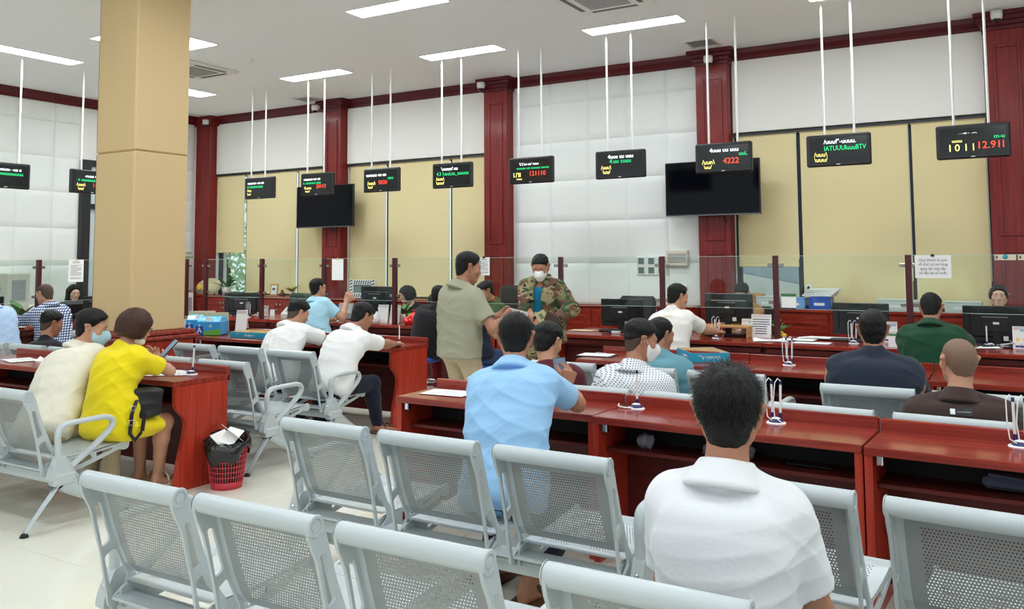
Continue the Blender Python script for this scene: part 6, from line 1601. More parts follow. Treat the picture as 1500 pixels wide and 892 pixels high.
# stand-up leaflets and notices
def leaflet(x, y, z, w, h_, rz, lab, kind, grp='stand-up leaflets', tilt=0.16):
    t = thing('leaflet_stand', lab, 'leaflet', (x, y, z), rz, grp)
    q = MB(); q.box((0, h_/2*math.sin(tilt), h_/2*math.cos(tilt)), (w, 0.004, h_), (-tilt, 0, 0)); f_ = obj('front_board', q, WHITE, t)
    q = MB(); q.box((0, h_*math.sin(tilt)+h_*0.30*math.sin(tilt), h_*0.55), (w*0.9, 0.003, h_*0.9), (tilt*1.6, 0, 0)); obj('back_board', q, WHITE, t)
    rm = Euler((-tilt, 0, 0)).to_matrix()
    def on(u, v): return rm @ Vector((u*w, -0.0026, v*h_))
    def patch(u0, v0, u1, v1, mt, nm):
        q = MB(); q.quad(on(u0, v0), on(u1, v0), on(u1, v1), on(u0, v1)); obj(nm, q, mt, f_)
    if kind == 'notice':
        patch(-.42, .88, -.25, .92, mat('red ink', (200, 60, 50), 0.7), 'red_heading')
        for k, (u0, u1) in enumerate(((-.44, .42), (-.44, .40), (-.44, .43), (-.44, .3), (-.3, .28), (-.3, .28), (-.3, .30))): patch(u0, .76-.1*k, u1, .80-.1*k, INK, 'text_line')
    elif kind == 'promo':
        patch(-.05, .78, .42, .92, mat('leaf sky', (120, 190, 226), 0.6), 'picture'); patch(-.42, .82, -.22, .94, mat('leaf pink', (236, 160, 160), 0.6), 'emblem'); patch(-.3, .34, -.08, .48, mat('leaf yellow', (240, 214, 90), 0.6), 'picture'); patch(.1, .34, .32, .48, mat('leaf yellow', (240, 214, 90), 0.6), 'picture'); patch(-.35, .06, .40, .15, mat('leaf navy', (40, 60, 140), 0.6), 'footer')
    elif kind == 'green':
        patch(-.5, .72, .5, .98, mat('leaf green', (60, 120, 70), 0.6), 'heading')
    elif kind == 'tag': patch(-.3, .86, -.02, .90, mat('leaf amber', (226, 190, 120), 0.6), 'emblem')
    return t
leaflet(-7.20, 8.78, CT, 0.155, 0.24, 0.12, 'left one of the two blank white stand-up boards by the red bag', 'tag')
leaflet(-7.02, 8.80, CT, 0.165, 0.24, -0.05, 'right one of the two blank white stand-up boards by the red bag', 'tag')
leaflet(-9.35, 8.76, CT, 0.13, 0.18, 0.35, 'colourful leaflet stand on the far left corner counter', 'promo')
leaflet(-2.52, 9.06, CT, 0.15, 0.185, 0.0, 'colourful leaflet stand beside the wooden riser', 'promo')
leaflet(-2.37, 8.98, CT, 0.205, 0.24, 0.0, 'white printed notice standing on the counter by the plant', 'notice')
leaflet(-1.15, 9.06, CT, 0.13, 0.20, 0.1, 'colourful leaflet stand right of the navy T-shirt man', 'promo')
leaflet(-1.06, 8.60, CT, 0.10, 0.14, 0.0, 'small card stand with a green heading on the right counter', 'green')
leaflet(-0.06, 8.95, CT, 0.13, 0.20, 0.0, 'white leaflet stand at the right edge counter', 'promo')
leaflet(-7.66, 6.84, 0.7515, 0.125, 0.27, 0.55, 'tall narrow white board on the desk beside the paper reams', 'tag', tilt=0.25)
leaflet(-9.55, 9.12, CT, 0.07, 0.10, 0.4, 'small white card pair beside the far left monitor', 'plain')
# papers taped to glass and pillars
def poster(loc, w, h_, rz, lab, kind, lines=None, clip=None):
    t = thing('taped_notice', lab, 'notice', loc, rz, 'taped paper notices')
    q = MB(); q.bb((-w/2, -0.002, 0), (w/2, 0, h_)); s_ = obj('sheet', q, PAPER, t)
    if kind == 'doc':
        q = MB()
        for k in range(15):
            v = h_*(0.90-0.055*k); a, b = (-0.25, 0.25) if k in (0, 1) else (-0.36, 0.36 if k % 4 else 0.1)
            if k in (2, 12): continue
            q.quad((a*w, -0.0026, v), (b*w, -0.0026, v), (b*w, -0.0026, v+h_*0.018), (a*w, -0.0026, v+h_*0.018))
        o = obj('printed_lines', q, INK, t); o['kind'] = 'stuff'
    if lines:
        for k, ln in enumerate(lines): text_mesh(ln, 0.034, (0.0, -0.003, h_*(0.79-0.19*k)), FACE_MY, t, INK, 'lettering')
    q = MB(); q.box((0, -0.006, h_), (0.03, 0.014, 0.024), None, 0.003); obj('clip' if clip else 'tape', q, BLACK if clip else CARD, t)
    return t
poster((-0.752, 9.035, 1.378), 0.31, 0.215, 0, 'white sheet with four lines of lettering clipped to the right glass', 'sign', ['Quý khách bị quá', 'số thứ tự vui lòng', 'quay lại máy lấy', 'số lấy lại số mới.'], True)
poster((-7.87, 8.668, 1.31), 0.20, 0.28, 0, 'blank white sheet taped to the glass before the left television pillar', 'plain')
poster((-5.57, 8.69, 1.385), 0.16, 0.215, 0, 'printed white sheet clipped beside the olive polo man', 'doc', None, True)
poster((-10.985, 6.96, 1.30), 0.215, 0.30, PI/2, 'printed white sheet hanging on the left glass by the column', 'doc')
t = thing('card_holder', 'white card with a green heading stuck on the right glass', 'card', (-2.095, 9.043, 1.045), 0)
q = MB(); q.bb((-0.075, -0.004, 0), (0.075, 0, 0.165), 0.001); obj('card', q, PAPER, t); q = MB(); q.bb((-0.075, -0.005, 0.135), (0.075, -0.0038, 0.165)); obj('heading', q, mat('leaf green', (60, 120, 70), 0.6), t); q = MB(); q.bb((-0.075, -0.005, 0.0), (0.075, -0.0038, 0.022)); obj('footer', q, mat('slate', (60, 64, 68), 0.6), t)
for k, (x, lab) in enumerate(((-0.155, 'white sticker with a teal mark on the glass at the upper right, left one'), (0.03, 'white sticker on the glass at the right edge'))):
    t = thing('glass_sticker', lab, 'sticker', (x, 9.043, 1.545)); q = MB(); q.bb((-0.085, -0.002, 0), (0.085, 0, 0.05)); obj('sheet', q, mat('sticker paper', (214, 206, 184), 0.7), t)
    q = MB(); q.lathe([(0, 0.002), (0.022, 0.002), (0.022, 0)], (0.0, -0.002, 0.03), 12, 0, (PI/2, 0, 0)); obj('round_mark', q, mat('teal ink', (60, 150, 160), 0.7), t)
    q = MB(); q.quad((-0.075, -0.0025, 0.012), (-0.06, -0.0025, 0.012), (-0.06, -0.0025, 0.04), (-0.075, -0.0025, 0.04)); obj('arrow_mark', q, INK, t)

# wall fittings on the padded wall
t = thing('socket_array', 'block of six white framed sockets on the padded wall', 'socket', (-4.34, 10.966, 1.478))
q = MB(); q.bb((-0.215, -0.006, -0.13), (0.215, 0.02, 0.13), 0.004); obj('back_plate', q, WHITE, t)
SKG = mat('socket face', (84, 108, 98), 0.3)
for i in range(3):
    for j in range(2):
        x, z = -0.145+0.145*i, -0.062+0.125*j
        q = MB(); q.bb((x-0.055, -0.016, z-0.055), (x+0.055, -0.006, z+0.055), 0.003); s_ = obj('socket', q, WHITE, t); q = MB(); q.bb((x-0.042, -0.0175, z-0.042), (x+0.042, -0.0155, z+0.042)); obj('socket_face', q, SKG, s_)
t = thing('fuse_box', 'cream fuse box on the padded wall by the right television pillar', 'fuse box', (-3.965, 10.962, 1.47))
q = MB(); q.bb((-0.15, -0.06, 0), (0.15, 0.03, 0.215), 0.012); obj('case', q, mat('cream plastic', (214, 208, 192), 0.4), t); q = MB(); q.bb((-0.12, -0.068, 0.05), (0.13, -0.058, 0.17), 0.005); c_ = obj('cover', q, mat('smoked cover', (170, 166, 154), 0.25), t); q = MB(); q.bb((-0.03, -0.0695, 0.095), (0.11, -0.0675, 0.12)); obj('breaker_row', q, GREYP, c_)
for (x, z, lab) in ((-3.90, 1.185, 'white light switch on the padded wall'), (-3.88, 0.80, 'white socket plate on the cabinet front')):
    t = thing('wall_switch', lab, 'switch', (x, 10.966 if z > 1 else 10.55, z)); q = MB(); q.bb((-0.055, -0.01, -0.036), (0.055, 0.02, 0.036), 0.003); obj('plate', q, WHITE, t); q = MB(); q.bb((-0.02, -0.013, -0.02), (0.02, -0.009, 0.02), 0.002); obj('rocker', q, WHITE, t)

# clerks' office chairs
def office_chair(x, y, rz, lab, mt, top=1.08):
    t = thing('office_chair', lab, 'chair', (x, y, 0), rz, 'clerks office chairs')
    q = MB(); q.box((0, 0.24, top-0.29), (0.50, 0.09, 0.58), (-0.12, 0, 0), 0.04); obj('backrest', q, mt, t)
    q = MB(); q.box((0, 0, 0.44), (0.50, 0.48, 0.09), None, 0.03); obj('seat', q, mt, t)
    q = MB(); q.tube([(0, 0, 0.08), (0, 0, 0.40)], 0.03, 10); obj('gas_lift', q, CHROME, t)
    for k in range(5):
        a = 2*PI*k/5; l = MB(); l.tube([(0, 0, 0.10), (0.28*math.cos(a), 0.28*math.sin(a), 0.07)], [0.025, 0.016], 8); lg = obj('leg', l, BLACK, t)
        q = MB(); q.lathe([(0, -0.015), (0.03, -0.015), (0.03, 0.015), (0, 0.015)], (0.28*math.cos(a), 0.28*math.sin(a), 0.03), 10, 0, (PI/2, 0, a)); obj('castor', q, RUBBER, lg)
    for s_ in (-1, 1): q = MB(); q.tube([(s_*0.24, 0.10, 0.42), (s_*0.29, 0.10, 0.55), (s_*0.29, -0.12, 0.62), (s_*0.29, 0.10, 0.64)], 0.016, 8); obj('armrest', q, BLACK, t)
office_chair(-10.05, 9.95, 0, 'dark green office chair behind the pale blue shirt man', mat('green leather', (40, 62, 54), 0.4), 1.05)
office_chair(-7.36, 10.12, 0.1, 'black office chair of the woman clerk with wavy hair', mat('black leather', (28, 28, 30), 0.4), 1.06)
office_chair(-5.98, 9.86, 0, 'black office chair of the seated officer', mat('black leather', (28, 28, 30), 0.4), 1.22)
office_chair(-0.25, 10.22, 0, 'black office chair of the clerk with tied hair', mat('black leather', (28, 28, 30), 0.4), 1.0)
office_chair(-2.83, 10.12, 0, 'black office chair of the bowed clerk', mat('black leather', (28, 28, 30), 0.4), 1.0)
office_chair(-12.25, 7.60, -PI/2, 'black office chair of the woman clerk in black', mat('black leather', (28, 28, 30), 0.4), 1.0)
office_chair(-4.28, 10.05, 0, 'empty black office chair behind the monitor by the drawer unit', mat('black leather', (28, 28, 30), 0.4), 1.10)
# customer stools
def stool(x, y, lab, mt, h_=0.455):
    t = thing('stool', lab, 'stool', (x, y, 0), 0, 'customer stools at the counters')
    q = MB(); q.lathe([(0, h_), (0.16, h_), (0.18, h_-0.02), (0.18, h_-0.05), (0.15, h_-0.06), (0, h_-0.06)], n=24); obj('seat', q, mt, t)
    q = MB(); q.tube([(0, 0, 0.03), (0, 0, h_-0.06)], 0.025, 10); obj('column', q, CHROME, t)
    q = MB(); q.lathe([(0.19, 0.0), (0.18, 0.015), (0.03, 0.03), (0, 0.03)], n=24); obj('base', q, CHROME, t)
    q = MB(); q.tube([(0.14*math.cos(2*PI*k/16), 0.14*math.sin(2*PI*k/16), 0.2) for k in range(16)], 0.009, 6, True); r_ = obj('foot_ring', q, CHROME, t)
    q = MB(); q.tube([(-0.14, 0, 0.2), (0.14, 0, 0.2)], 0.006, 6); obj('ring_bar', q, CHROME, r_)
BLS = mat('blue vinyl', (38, 66, 150), 0.35)
stool(-5.92, 7.98, 'blue round stool under the person in dark red trousers', BLS, 0.48)
stool(-5.16, 7.94, 'blue round stool under the person in blue jeans', BLS, 0.44)
stool(-7.58, 8.0, 'blue round stool under the man raising a pen', BLS, 0.44)
stool(-2.96, 7.82, 'blue round stool under the man with the gold print', BLS, 0.47)
stool(-0.68, 7.88, 'blue round stool under the man in dark green', BLS, 0.42)
stool(-10.02, 6.12, 'blue round stool under the plaid shirt man', BLS, 0.46)
stool(-10.02, 5.48, 'blue round stool under the person at the left edge', BLS, 0.48)

# plants
def leafy(loc, n, ln, lab, seed, pot, droop=0.5, col=LGREEN, wide=0.2):
    rg = random.Random(seed); t = thing('potted_plant', lab, 'plant', loc)
    q = MB(); q.lathe([(0, 0), (pot*0.75, 0), (pot, pot*1.5), (pot*0.9, pot*1.5), (pot*0.85, pot*1.3), (0, pot*1.3)], n=14); obj('pot', q, mat('white pot', (226, 222, 212), 0.4), t)
    for k in range(n):
        a = rg.uniform(0, 2*PI); L_ = ln*rg.uniform(0.6, 1.1); e = rg.uniform(0.5, 1.35); d = Vector((math.cos(a), math.sin(a), 0)); s_ = Vector((-d.y, d.x, 0)); P = []
        for i in range(6):
            u = i/5; c = d*(L_*u*math.cos(e)+0.25*L_*u*u*droop)+Vector((0, 0, pot*1.3+L_*u*math.sin(e)-droop*L_*0.55*u*u)); w = L_*wide*math.sin(PI*min(0.98, u*0.92+0.08)); P.append((c-s_*w*0.5, c+Vector((0, 0, -w*0.15)), c+s_*w*0.5))
        q = MB(); vs = [v for r_ in P for v in r_]; fs = []
        for i in range(5):
            b = i*3; fs += [(b, b+1, b+4, b+3), (b+1, b+2, b+5, b+4)]
        q.add(vs, fs, True); obj('leaf', q, col, t)
    return t
leafy((-12.38, 10.72, 0.967), 26, 0.34, 'bushy green pot plant on the left window sill', 5, 0.09, 0.4, wide=0.16)
leafy((-2.24, 9.22, CT), 12, 0.20, 'small green plant beside the right counter post', 8, 0.035, 0.5)
leafy((-11.62, 6.62, CT), 9, 0.40, 'broad-leaved green plant on the left wall counter', 9, 0.06, 0.6, wide=0.34)
leafy((-7.24, 9.30, CT), 20, 0.26, 'leafy flower arrangement in front of the wavy-haired clerk', 12, 0.06, 0.5, wide=0.26)
leafy((-7.05, 9.12, CT), 9, 0.13, 'light green table plant beside the red bag', 13, 0.03, 0.5, mat('lime leaf', (120, 176, 60), 0.45), 0.3)
leafy((-10.78, 10.74, 0.967), 14, 0.20, 'yellow-green flower pot on the left worktop', 14, 0.05, 0.4, mat('lime flower', (170, 180, 70), 0.5), 0.3)
t = thing('toy_duck', 'small yellow ornament beside the counter plant', 'ornament', (-2.17, 9.12, CT)); q = MB(); q.ell((0, 0, 0.022), (0.032, 0.024, 0.022)); obj('body', q, YELP, t); q = MB(); q.ell((-0.02, 0, 0.048), (0.016, 0.015, 0.015)); obj('head', q, YELP, t)

# things on the low cabinets
t = thing('straw_hat', 'round straw hat with a yellow flower leaning in the left corner', 'hat', (-12.80, 10.66, 0.967))
STRAW = mat('straw', (216, 200, 160), 0.8, bump=0.3, bscale=120)
q = MB(); q.lathe([(0, 0.10), (0.10, 0.09), (0.15, 0.03), (0.33, 0.0), (0.33, -0.008), (0.14, 0.02), (0, 0.02)], (0, 0.0, 0.14), 28, 0, (PI/2-0.25, 0, 0)); q.v = [(v[0], v[1], v[2]*0.5+0.06) for v in q.v]; obj('brim', q, STRAW, t)
q = MB(); q.ell((-0.12, -0.10, 0.13), (0.06, 0.03, 0.06)); obj('flower', q, YELP, t)
t = thing('photo_frame', 'small framed photo on the left worktop', 'picture frame', (-11.16, 10.70, 0.967), 0.1); q = MB(); q.box((0, 0, 0.10), (0.17, 0.02, 0.20), (-0.12, 0, 0), 0.004); obj('frame', q, LWOOD, t); q = MB(); q.box((0, -0.012, 0.10), (0.12, 0.003, 0.15), (-0.12, 0, 0)); p_ = obj('photo', q, PAPER, t); q = MB(); q.box((0, -0.0145, 0.115), (0.06, 0.002, 0.04), (-0.12, 0, 0)); obj('portrait', q, INK, p_)
t = thing('trinket', 'small brown ornament beside the framed photo', 'ornament', (-10.97, 10.70, 0.967)); q = MB(); q.lathe([(0, 0), (0.04, 0.0), (0.045, 0.04), (0.02, 0.07), (0.028, 0.09), (0, 0.11)], n=12); obj('figure', q, mat('bronze', (96, 74, 52), 0.4, 0.5), t)
t = thing('picture_frame', 'black and white patterned frame behind the left monitor', 'picture frame', (-9.16, 10.68, 0.967), 0.0)
FRB = mat('zebra black', (24, 24, 26), 0.5)
for nm, lo, hi in (('frame_bar', (-0.27, -0.02, 0), (-0.19, 0.01, 0.29)), ('frame_bar', (0.19, -0.02, 0), (0.27, 0.01, 0.29)), ('frame_bar', (-0.19, -0.02, 0.21), (0.19, 0.01, 0.29)), ('frame_bar', (-0.19, -0.02, 0), (0.19, 0.01, 0.08))):
    q = MB(); q.bb(lo, hi, 0.003); b_ = obj(nm, q, WHITE, t); w_, h__ = hi[0]-lo[0], hi[2]-lo[2]; k_ = int(max(w_, h__)/0.045); q = MB()
    for i in range(k_):
        u = (i+0.25)/k_
        if w_ > h__: x = lo[0]+w_*u; q.quad((x, -0.0207, lo[2]+0.012), (x+0.02, -0.0207, lo[2]+0.012), (x+0.045, -0.0207, hi[2]-0.012), (x+0.025, -0.0207, hi[2]-0.012))
        else: z = lo[2]+h__*u; q.quad((lo[0]+0.012, -0.0207, z), (hi[0]-0.012, -0.0207, z+0.018), (hi[0]-0.012, -0.0207, z+0.036), (lo[0]+0.012, -0.0207, z+0.018))
    o = obj('stripes', q, FRB, b_); o['kind'] = 'stuff'
q = MB(); q.bb((-0.19, -0.005, 0.08), (0.19, 0.0, 0.21)); obj('photo', q, mat('photo print', (120, 130, 128), 0.3), t)
def file_box(x, y, w, d, h_, lab, mt, z=0.967, nm='file_box', lid=True):
    t = thing(nm, lab, 'box', (x, y, z), 0, None); q = MB(); q.box((0, 0, h_/2), (w, d, h_), None, 0.006); b_ = obj('body', q, mt, t)
    if lid: q = MB(); q.box((0, 0, h_+0.006), (w+0.008, d+0.008, 0.016), None, 0.005); obj('lid', q, mt, t)
    q = MB(); q.bb((-w*0.25, -d/2-0.001, h_*0.35), (w*0.25, -d/2, h_*0.6)); obj('label', q, PAPER, b_)
    return t
file_box(-2.40, 10.70, 0.27, 0.24, 0.12, 'left blue file box on the right worktop', mat('sky file box', (120, 170, 226), 0.25))
file_box(-2.10, 10.70, 0.24, 0.26, 0.13, 'right deep blue file box on the right worktop', BLUEP)
file_box(-2.72, 10.70, 0.24, 0.24, 0.13, 'clear pale file box left of the blue boxes', PALEB)
file_box(-1.30, 10.70, 0.34, 0.26, 0.12, 'pale green file box behind the right post', PALEB)
file_box(-0.98, 10.70, 0.26, 0.26, 0.11, 'clear file box behind the head of the man in green', PALEB)
file_box(-0.60, 10.70, 0.36, 0.26, 0.11, 'wide pale file box beside the rightmost pillar', PALEB)
for k in range(4): tag(obj('document_bundle', MB().box((0, 0, 0.011), (0.34, 0.23, 0.022), None, 0.002), PAPER, None, (-2.12+0.02*k, 10.70, 1.119+0.0225*k), 0.05*k-0.08), 'white document bundle on the blue file box, %s of four' % ('lowest', 'second', 'third', 'topmost')[k], 'papers', 'document bundles on the blue box')
t = thing('paper_bag', 'brown paper bag on the counter end beside the bowed clerk', 'bag', (-2.86, 10.70, 0.967)); q = MB(); q.box((0, 0, 0.085), (0.18, 0.14, 0.17), (0, 0.05, 0), 0.02); obj('body', q, mat('kraft paper', (176, 128, 76), 0.8, bump=0.5, bscale=14), t)
t = thing('drawer_unit', 'white drawer unit behind the counter monitor', 'drawer unit', (-4.28, 10.34, 0)); q = MB(); q.bb((-0.16, 0, 0), (0.16, 0.36, 1.06), 0.005); obj('case', q, WHITE, t)
for k in range(5): q = MB(); q.bb((-0.15, -0.012, 0.04+0.20*k), (0.15, 0, 0.225+0.20*k), 0.003); d_ = obj('drawer', q, WHITE, t); q = MB(); q.bb((-0.05, -0.022, 0.135+0.20*k), (0.05, -0.012, 0.15+0.20*k), 0.002); obj('handle', q, GREYP, d_)
t = thing('folded_cloth', 'folded beige cloth on the worktop under the padded wall', 'cloth', (-4.75, 10.70, 0.967)); q = MB(); q.box((0, 0, 0.02), (0.36, 0.24, 0.04), None, 0.015); q.box((0.02, 0, 0.05), (0.28, 0.2, 0.025), None, 0.01); obj('fold', q, mat('beige cloth', (196, 180, 146), 0.9, bump=0.4, bscale=30), t)
t = thing('desk_clock', 'small white desk clock on the worktop behind the soldier', 'clock', (-5.72, 10.66, 0.967)); q = MB(); q.box((0, 0, 0.045), (0.10, 0.05, 0.09), (-0.1, 0, 0), 0.01); obj('case', q, WHITE, t); q = MB(); q.box((0, -0.026, 0.046), (0.07, 0.003, 0.06), (-0.1, 0, 0)); obj('face', q, mat('lcd', (150, 160, 150), 0.3), t)
t = thing('desk_device', 'white desk device with a black lens on the right worktop', 'device', (-2.22, 10.62, 1.12)); q = MB(); q.lathe([(0, 0), (0.03, 0), (0.012, 0.015), (0.012, 0.05), (0.03, 0.06), (0.036, 0.10), (0.03, 0.135), (0, 0.14)], n=14); obj('body', q, WHITE, t); q = MB(); q.ell((0, -0.03, 0.10), (0.016, 0.012, 0.024)); obj('lens', q, BLACKG, t)

# counter clutter on the left
t = thing('plastic_bag', 'red plastic carrier bag lying on the left counter', 'bag', (-6.62, 8.80, CT))
s_ = Sdf(); s_.ell((0, 0, 0.07), (0.15, 0.10, 0.085)); s_.ell((0.10, 0.01, 0.10), (0.09, 0.07, 0.10)); s_.ell((-0.11, -0.02, 0.045), (0.10, 0.07, 0.055)); s_.plane((0, 0, 0.001), (0, 0, -1)); P_, Q_ = s_.mesh(0.008, None, None, wrinkle(0.016, 77, 1.6))
o = bpy.data.objects.new('bag_body', npmesh('bag_body', [(P_, Q_)], mat('red plastic film', (226, 36, 34), 0.3, 0, 0.5, 0.4, 40))); COL.objects.link(o); o.parent = t
q = MB(); q.tube([(-0.06, 0, 0.13), (-0.10, 0.01, 0.18), (-0.04, 0.02, 0.19), (0.0, 0.01, 0.14)], [0.014, 0.008, 0.008, 0.014], 6); obj('handle', q, mat('red plastic film', (226, 36, 34), 0.3), t)
t = thing('plastic_bag', 'crumpled white plastic bag in front of the white boards', 'bag', (-7.24, 8.70, CT)); s_ = Sdf(); s_.ell((0, 0, 0.05), (0.06, 0.045, 0.06)); s_.ell((0.02, 0, 0.10), (0.03, 0.03, 0.05)); s_.plane((0, 0, 0.001), (0, 0, -1)); P_, Q_ = s_.mesh(0.008, None, None, wrinkle(0.012, 78, 2.0))
o = bpy.data.objects.new('bag_body', npmesh('bag_body', [(P_, Q_)], mat('white film', (226, 228, 232), 0.3))); COL.objects.link(o); o.parent = t
t = thing('tablet', 'grey tablet leaning behind the red bag', 'tablet', (-6.92, 9.12, CT), -0.5); q = MB(); q.box((0, 0.05, 0.085), (0.20, 0.01, 0.17), (-0.5, 0, 0), 0.004); obj('case', q, mat('aluminium', (170, 172, 176), 0.3, 0.8), t); q = MB(); q.box((0, 0.12, 0.07), (0.04, 0.01, 0.15), (0.3, 0, 0)); obj('prop', q, GREYP, t)
t = thing('receipt_printer', 'grey desktop printer beside the leftmost counter post', 'printer', (-9.02, 9.05, CT), 0.2); q = MB(); q.prism([(-0.13, 0), (0.13, 0), (0.13, 0.12), (0.02, 0.15), (-0.13, 0.06)], 0, -0.15, 0.15); obj('case', q, mat('printer white', (206, 206, 202), 0.4), t); q = MB(); q.box((0, -0.05, 0.105), (0.22, 0.10, 0.01), (0.55, 0, 0)); obj('paper_slot', q, GREYP, t)
t = thing('desk_fan', 'round cream desk fan on the left counter', 'fan', (-8.80, 9.12, CT), 0.3)
q = MB(); q.lathe([(0, 0), (0.07, 0), (0.06, 0.02), (0.015, 0.03), (0.012, 0.07), (0, 0.07)], n=16); obj('base', q, mat('cream plastic', (214, 208, 192), 0.4), t)
q = MB()
for r_ in (0.03, 0.05, 0.07, 0.09): q.tube([(r_*math.cos(2*PI*k/20), -0.02, 0.14+r_*math.sin(2*PI*k/20)) for k in range(20)], 0.003, 5, True)
for k in range(10): a = 2*PI*k/10; q.tube([(0, -0.022, 0.14), (0.09*math.cos(a), -0.02, 0.14+0.09*math.sin(a))], 0.002, 4)
o = obj('guard', q, mat('cream plastic', (214, 208, 192), 0.4), t); o['kind'] = 'stuff'
for k in range(4): a = PI*k/2; q = MB(); q.box((0.045*math.cos(a), 0.0, 0.14+0.045*math.sin(a)), (0.075, 0.006, 0.045), (0, -a, 0)); obj('blade', q, STRAW, t)
t = thing('glue_bottle', 'red capped bottle on the far left corner counter', 'bottle', (-10.40, 9.02, CT)); q = MB(); q.lathe([(0, 0), (0.03, 0), (0.032, 0.10), (0.015, 0.13), (0.015, 0.14), (0, 0.14)], n=14); obj('body', q, mat('blue bottle', (60, 80, 120), 0.3), t); q = MB(); q.lathe([(0.02, 0.14), (0.02, 0.18), (0.014, 0.2), (0, 0.2)], n=14); obj('cap', q, mat('red cap', (206, 50, 60), 0.4), t)
t = thing('glue_bottle', 'amber capped bottle beside the red capped one', 'bottle', (-10.30, 9.07, CT)); q = MB(); q.lathe([(0, 0), (0.028, 0), (0.03, 0.09), (0.015, 0.11), (0, 0.11)], n=14); obj('body', q, mat('blue bottle', (60, 80, 120), 0.3), t); q = MB(); q.lathe([(0.018, 0.11), (0.018, 0.14), (0, 0.14)], n=14); obj('cap', q, mat('amber cap', (210, 150, 60), 0.4), t)
def cables(x, y, lab, seed, mt=WHITE):
    rg = random.Random(seed); t = thing('cable_tangle', lab, 'cable', (x, y, CT))
    for k in range(3):
        pts = [(rg.uniform(-0.12, 0.12), rg.uniform(-0.06, 0.06), 0.006+rg.uniform(0, 0.07)*(0 < i < 5)) for i in range(6)]
        q = MB(); q.tube([Vector((p[0], p[1], p[2])) for p in [tuple(v)+(0,) if len(v) == 2 else v for v in pts]], 0.004, 6); obj('cable', q, mt, t)
cables(-9.62, 8.94, 'white cables in front of the far left monitor', 2)
cables(-7.42, 8.82, 'pale cables beside the white stand-up boards', 3)
cables(-0.14, 8.98, 'white cables in front of the rightmost monitor', 4)
t = thing('pen_box', 'blue and white pen box on the counter beside the checked shirt man', 'box', (-3.90, 8.74, CT), 0.05); q = MB(); q.box((0, 0, 0.014), (0.12, 0.05, 0.028), None, 0.003); obj('case', q, PALEB, t); q = MB(); q.box((-0.045, 0, 0.0145), (0.032, 0.052, 0.03), None, 0.003); obj('end_band', q, NAVYP, t)
t = thing('card_reader', 'green and black card reader under the monitor by the drawer unit', 'card reader', (-3.76, 9.02, CT)); q = MB(); q.box((0, 0, 0.02), (0.10, 0.07, 0.04), None, 0.008); obj('case', q, mat('green plastic', (50, 120, 80), 0.4), t); q = MB(); q.box((0, -0.01, 0.041), (0.07, 0.04, 0.004)); obj('reader_slot', q, BLACK, t)
t = thing('document_scanner', 'grey document scanner behind the raised arm', 'scanner', (-8.22, 9.16, CT)); q = MB(); q.box((0, 0, 0.05), (0.30, 0.20, 0.10), None, 0.01); obj('case', q, mat('scanner grey', (176, 178, 178), 0.4), t); q = MB(); q.box((0, 0.06, 0.15), (0.26, 0.02, 0.14), (-0.4, 0, 0), 0.004); obj('feeder', q, GREYP, t)
t = thing('cushion', 'khaki cushion on the chair behind the raised arm', 'cushion', (-9.18, 9.85, 0.72)); 
q = MB(); q.ell((0, 0, 0.10), (0.17, 0.12, 0.17), 14, 10); obj('pad', q, mat('khaki fabric', (136, 124, 76), 0.9), t)
office_chair(-9.18, 9.85, 0, 'low office chair carrying the khaki cushion', mat('black leather', (28, 28, 30), 0.4), 0.9)
# water dispenser by the left wall
t = thing('water_dispenser', 'white water dispenser cabinet against the left wall right of the column', 'dispenser', (-13.12, 10.25, 0))
q = MB(); q.bb((-0.2, -0.2, 0), (0.2, 0.2, 1.0), 0.012); obj('cabinet', q, WHITE, t); q = MB(); q.bb((0.2, -0.15, 0.55), (0.212, 0.15, 0.92), 0.003); obj('tap_panel', q, GREYP, t)
q = MB(); q.lathe([(0.0, 1.0), (0.13, 1.0), (0.15, 1.05), (0.15, 1.42), (0.13, 1.48), (0, 1.5)], n=20); obj('bottle', q, mat('blue water bottle', (120, 170, 206), 0.15), t)
q = MB(); q.bb((-0.16, -0.16, 1.62), (0.2, 0.2, 1.66), 0.004); q.bb((-0.16, -0.16, 1.70), (0.16, 0.16, 1.73), 0.004); o = obj('top_shelf', q, mat('olive shelf', (150, 150, 126), 0.5), t); q = MB(); q.bb((-0.14, -0.14, 1.5), (0.14, 0.14, 1.62)); obj('shelf_riser', q, WHITE, t)
t = thing('floor_cabinet', 'tall grey box behind the plaid shirt on the left wall', 'cabinet', (-13.2, 7.35, 0)); q = MB(); q.bb((-0.18, -0.17, 0), (0.18, 0.17, 1.40), 0.01); obj('case', q, mat('putty grey', (196, 194, 182), 0.5), t); q = MB(); q.bb((0.18, -0.10, 1.0), (0.19, 0.10, 1.3), 0.002); obj('vent_panel', q, GREYP, t)

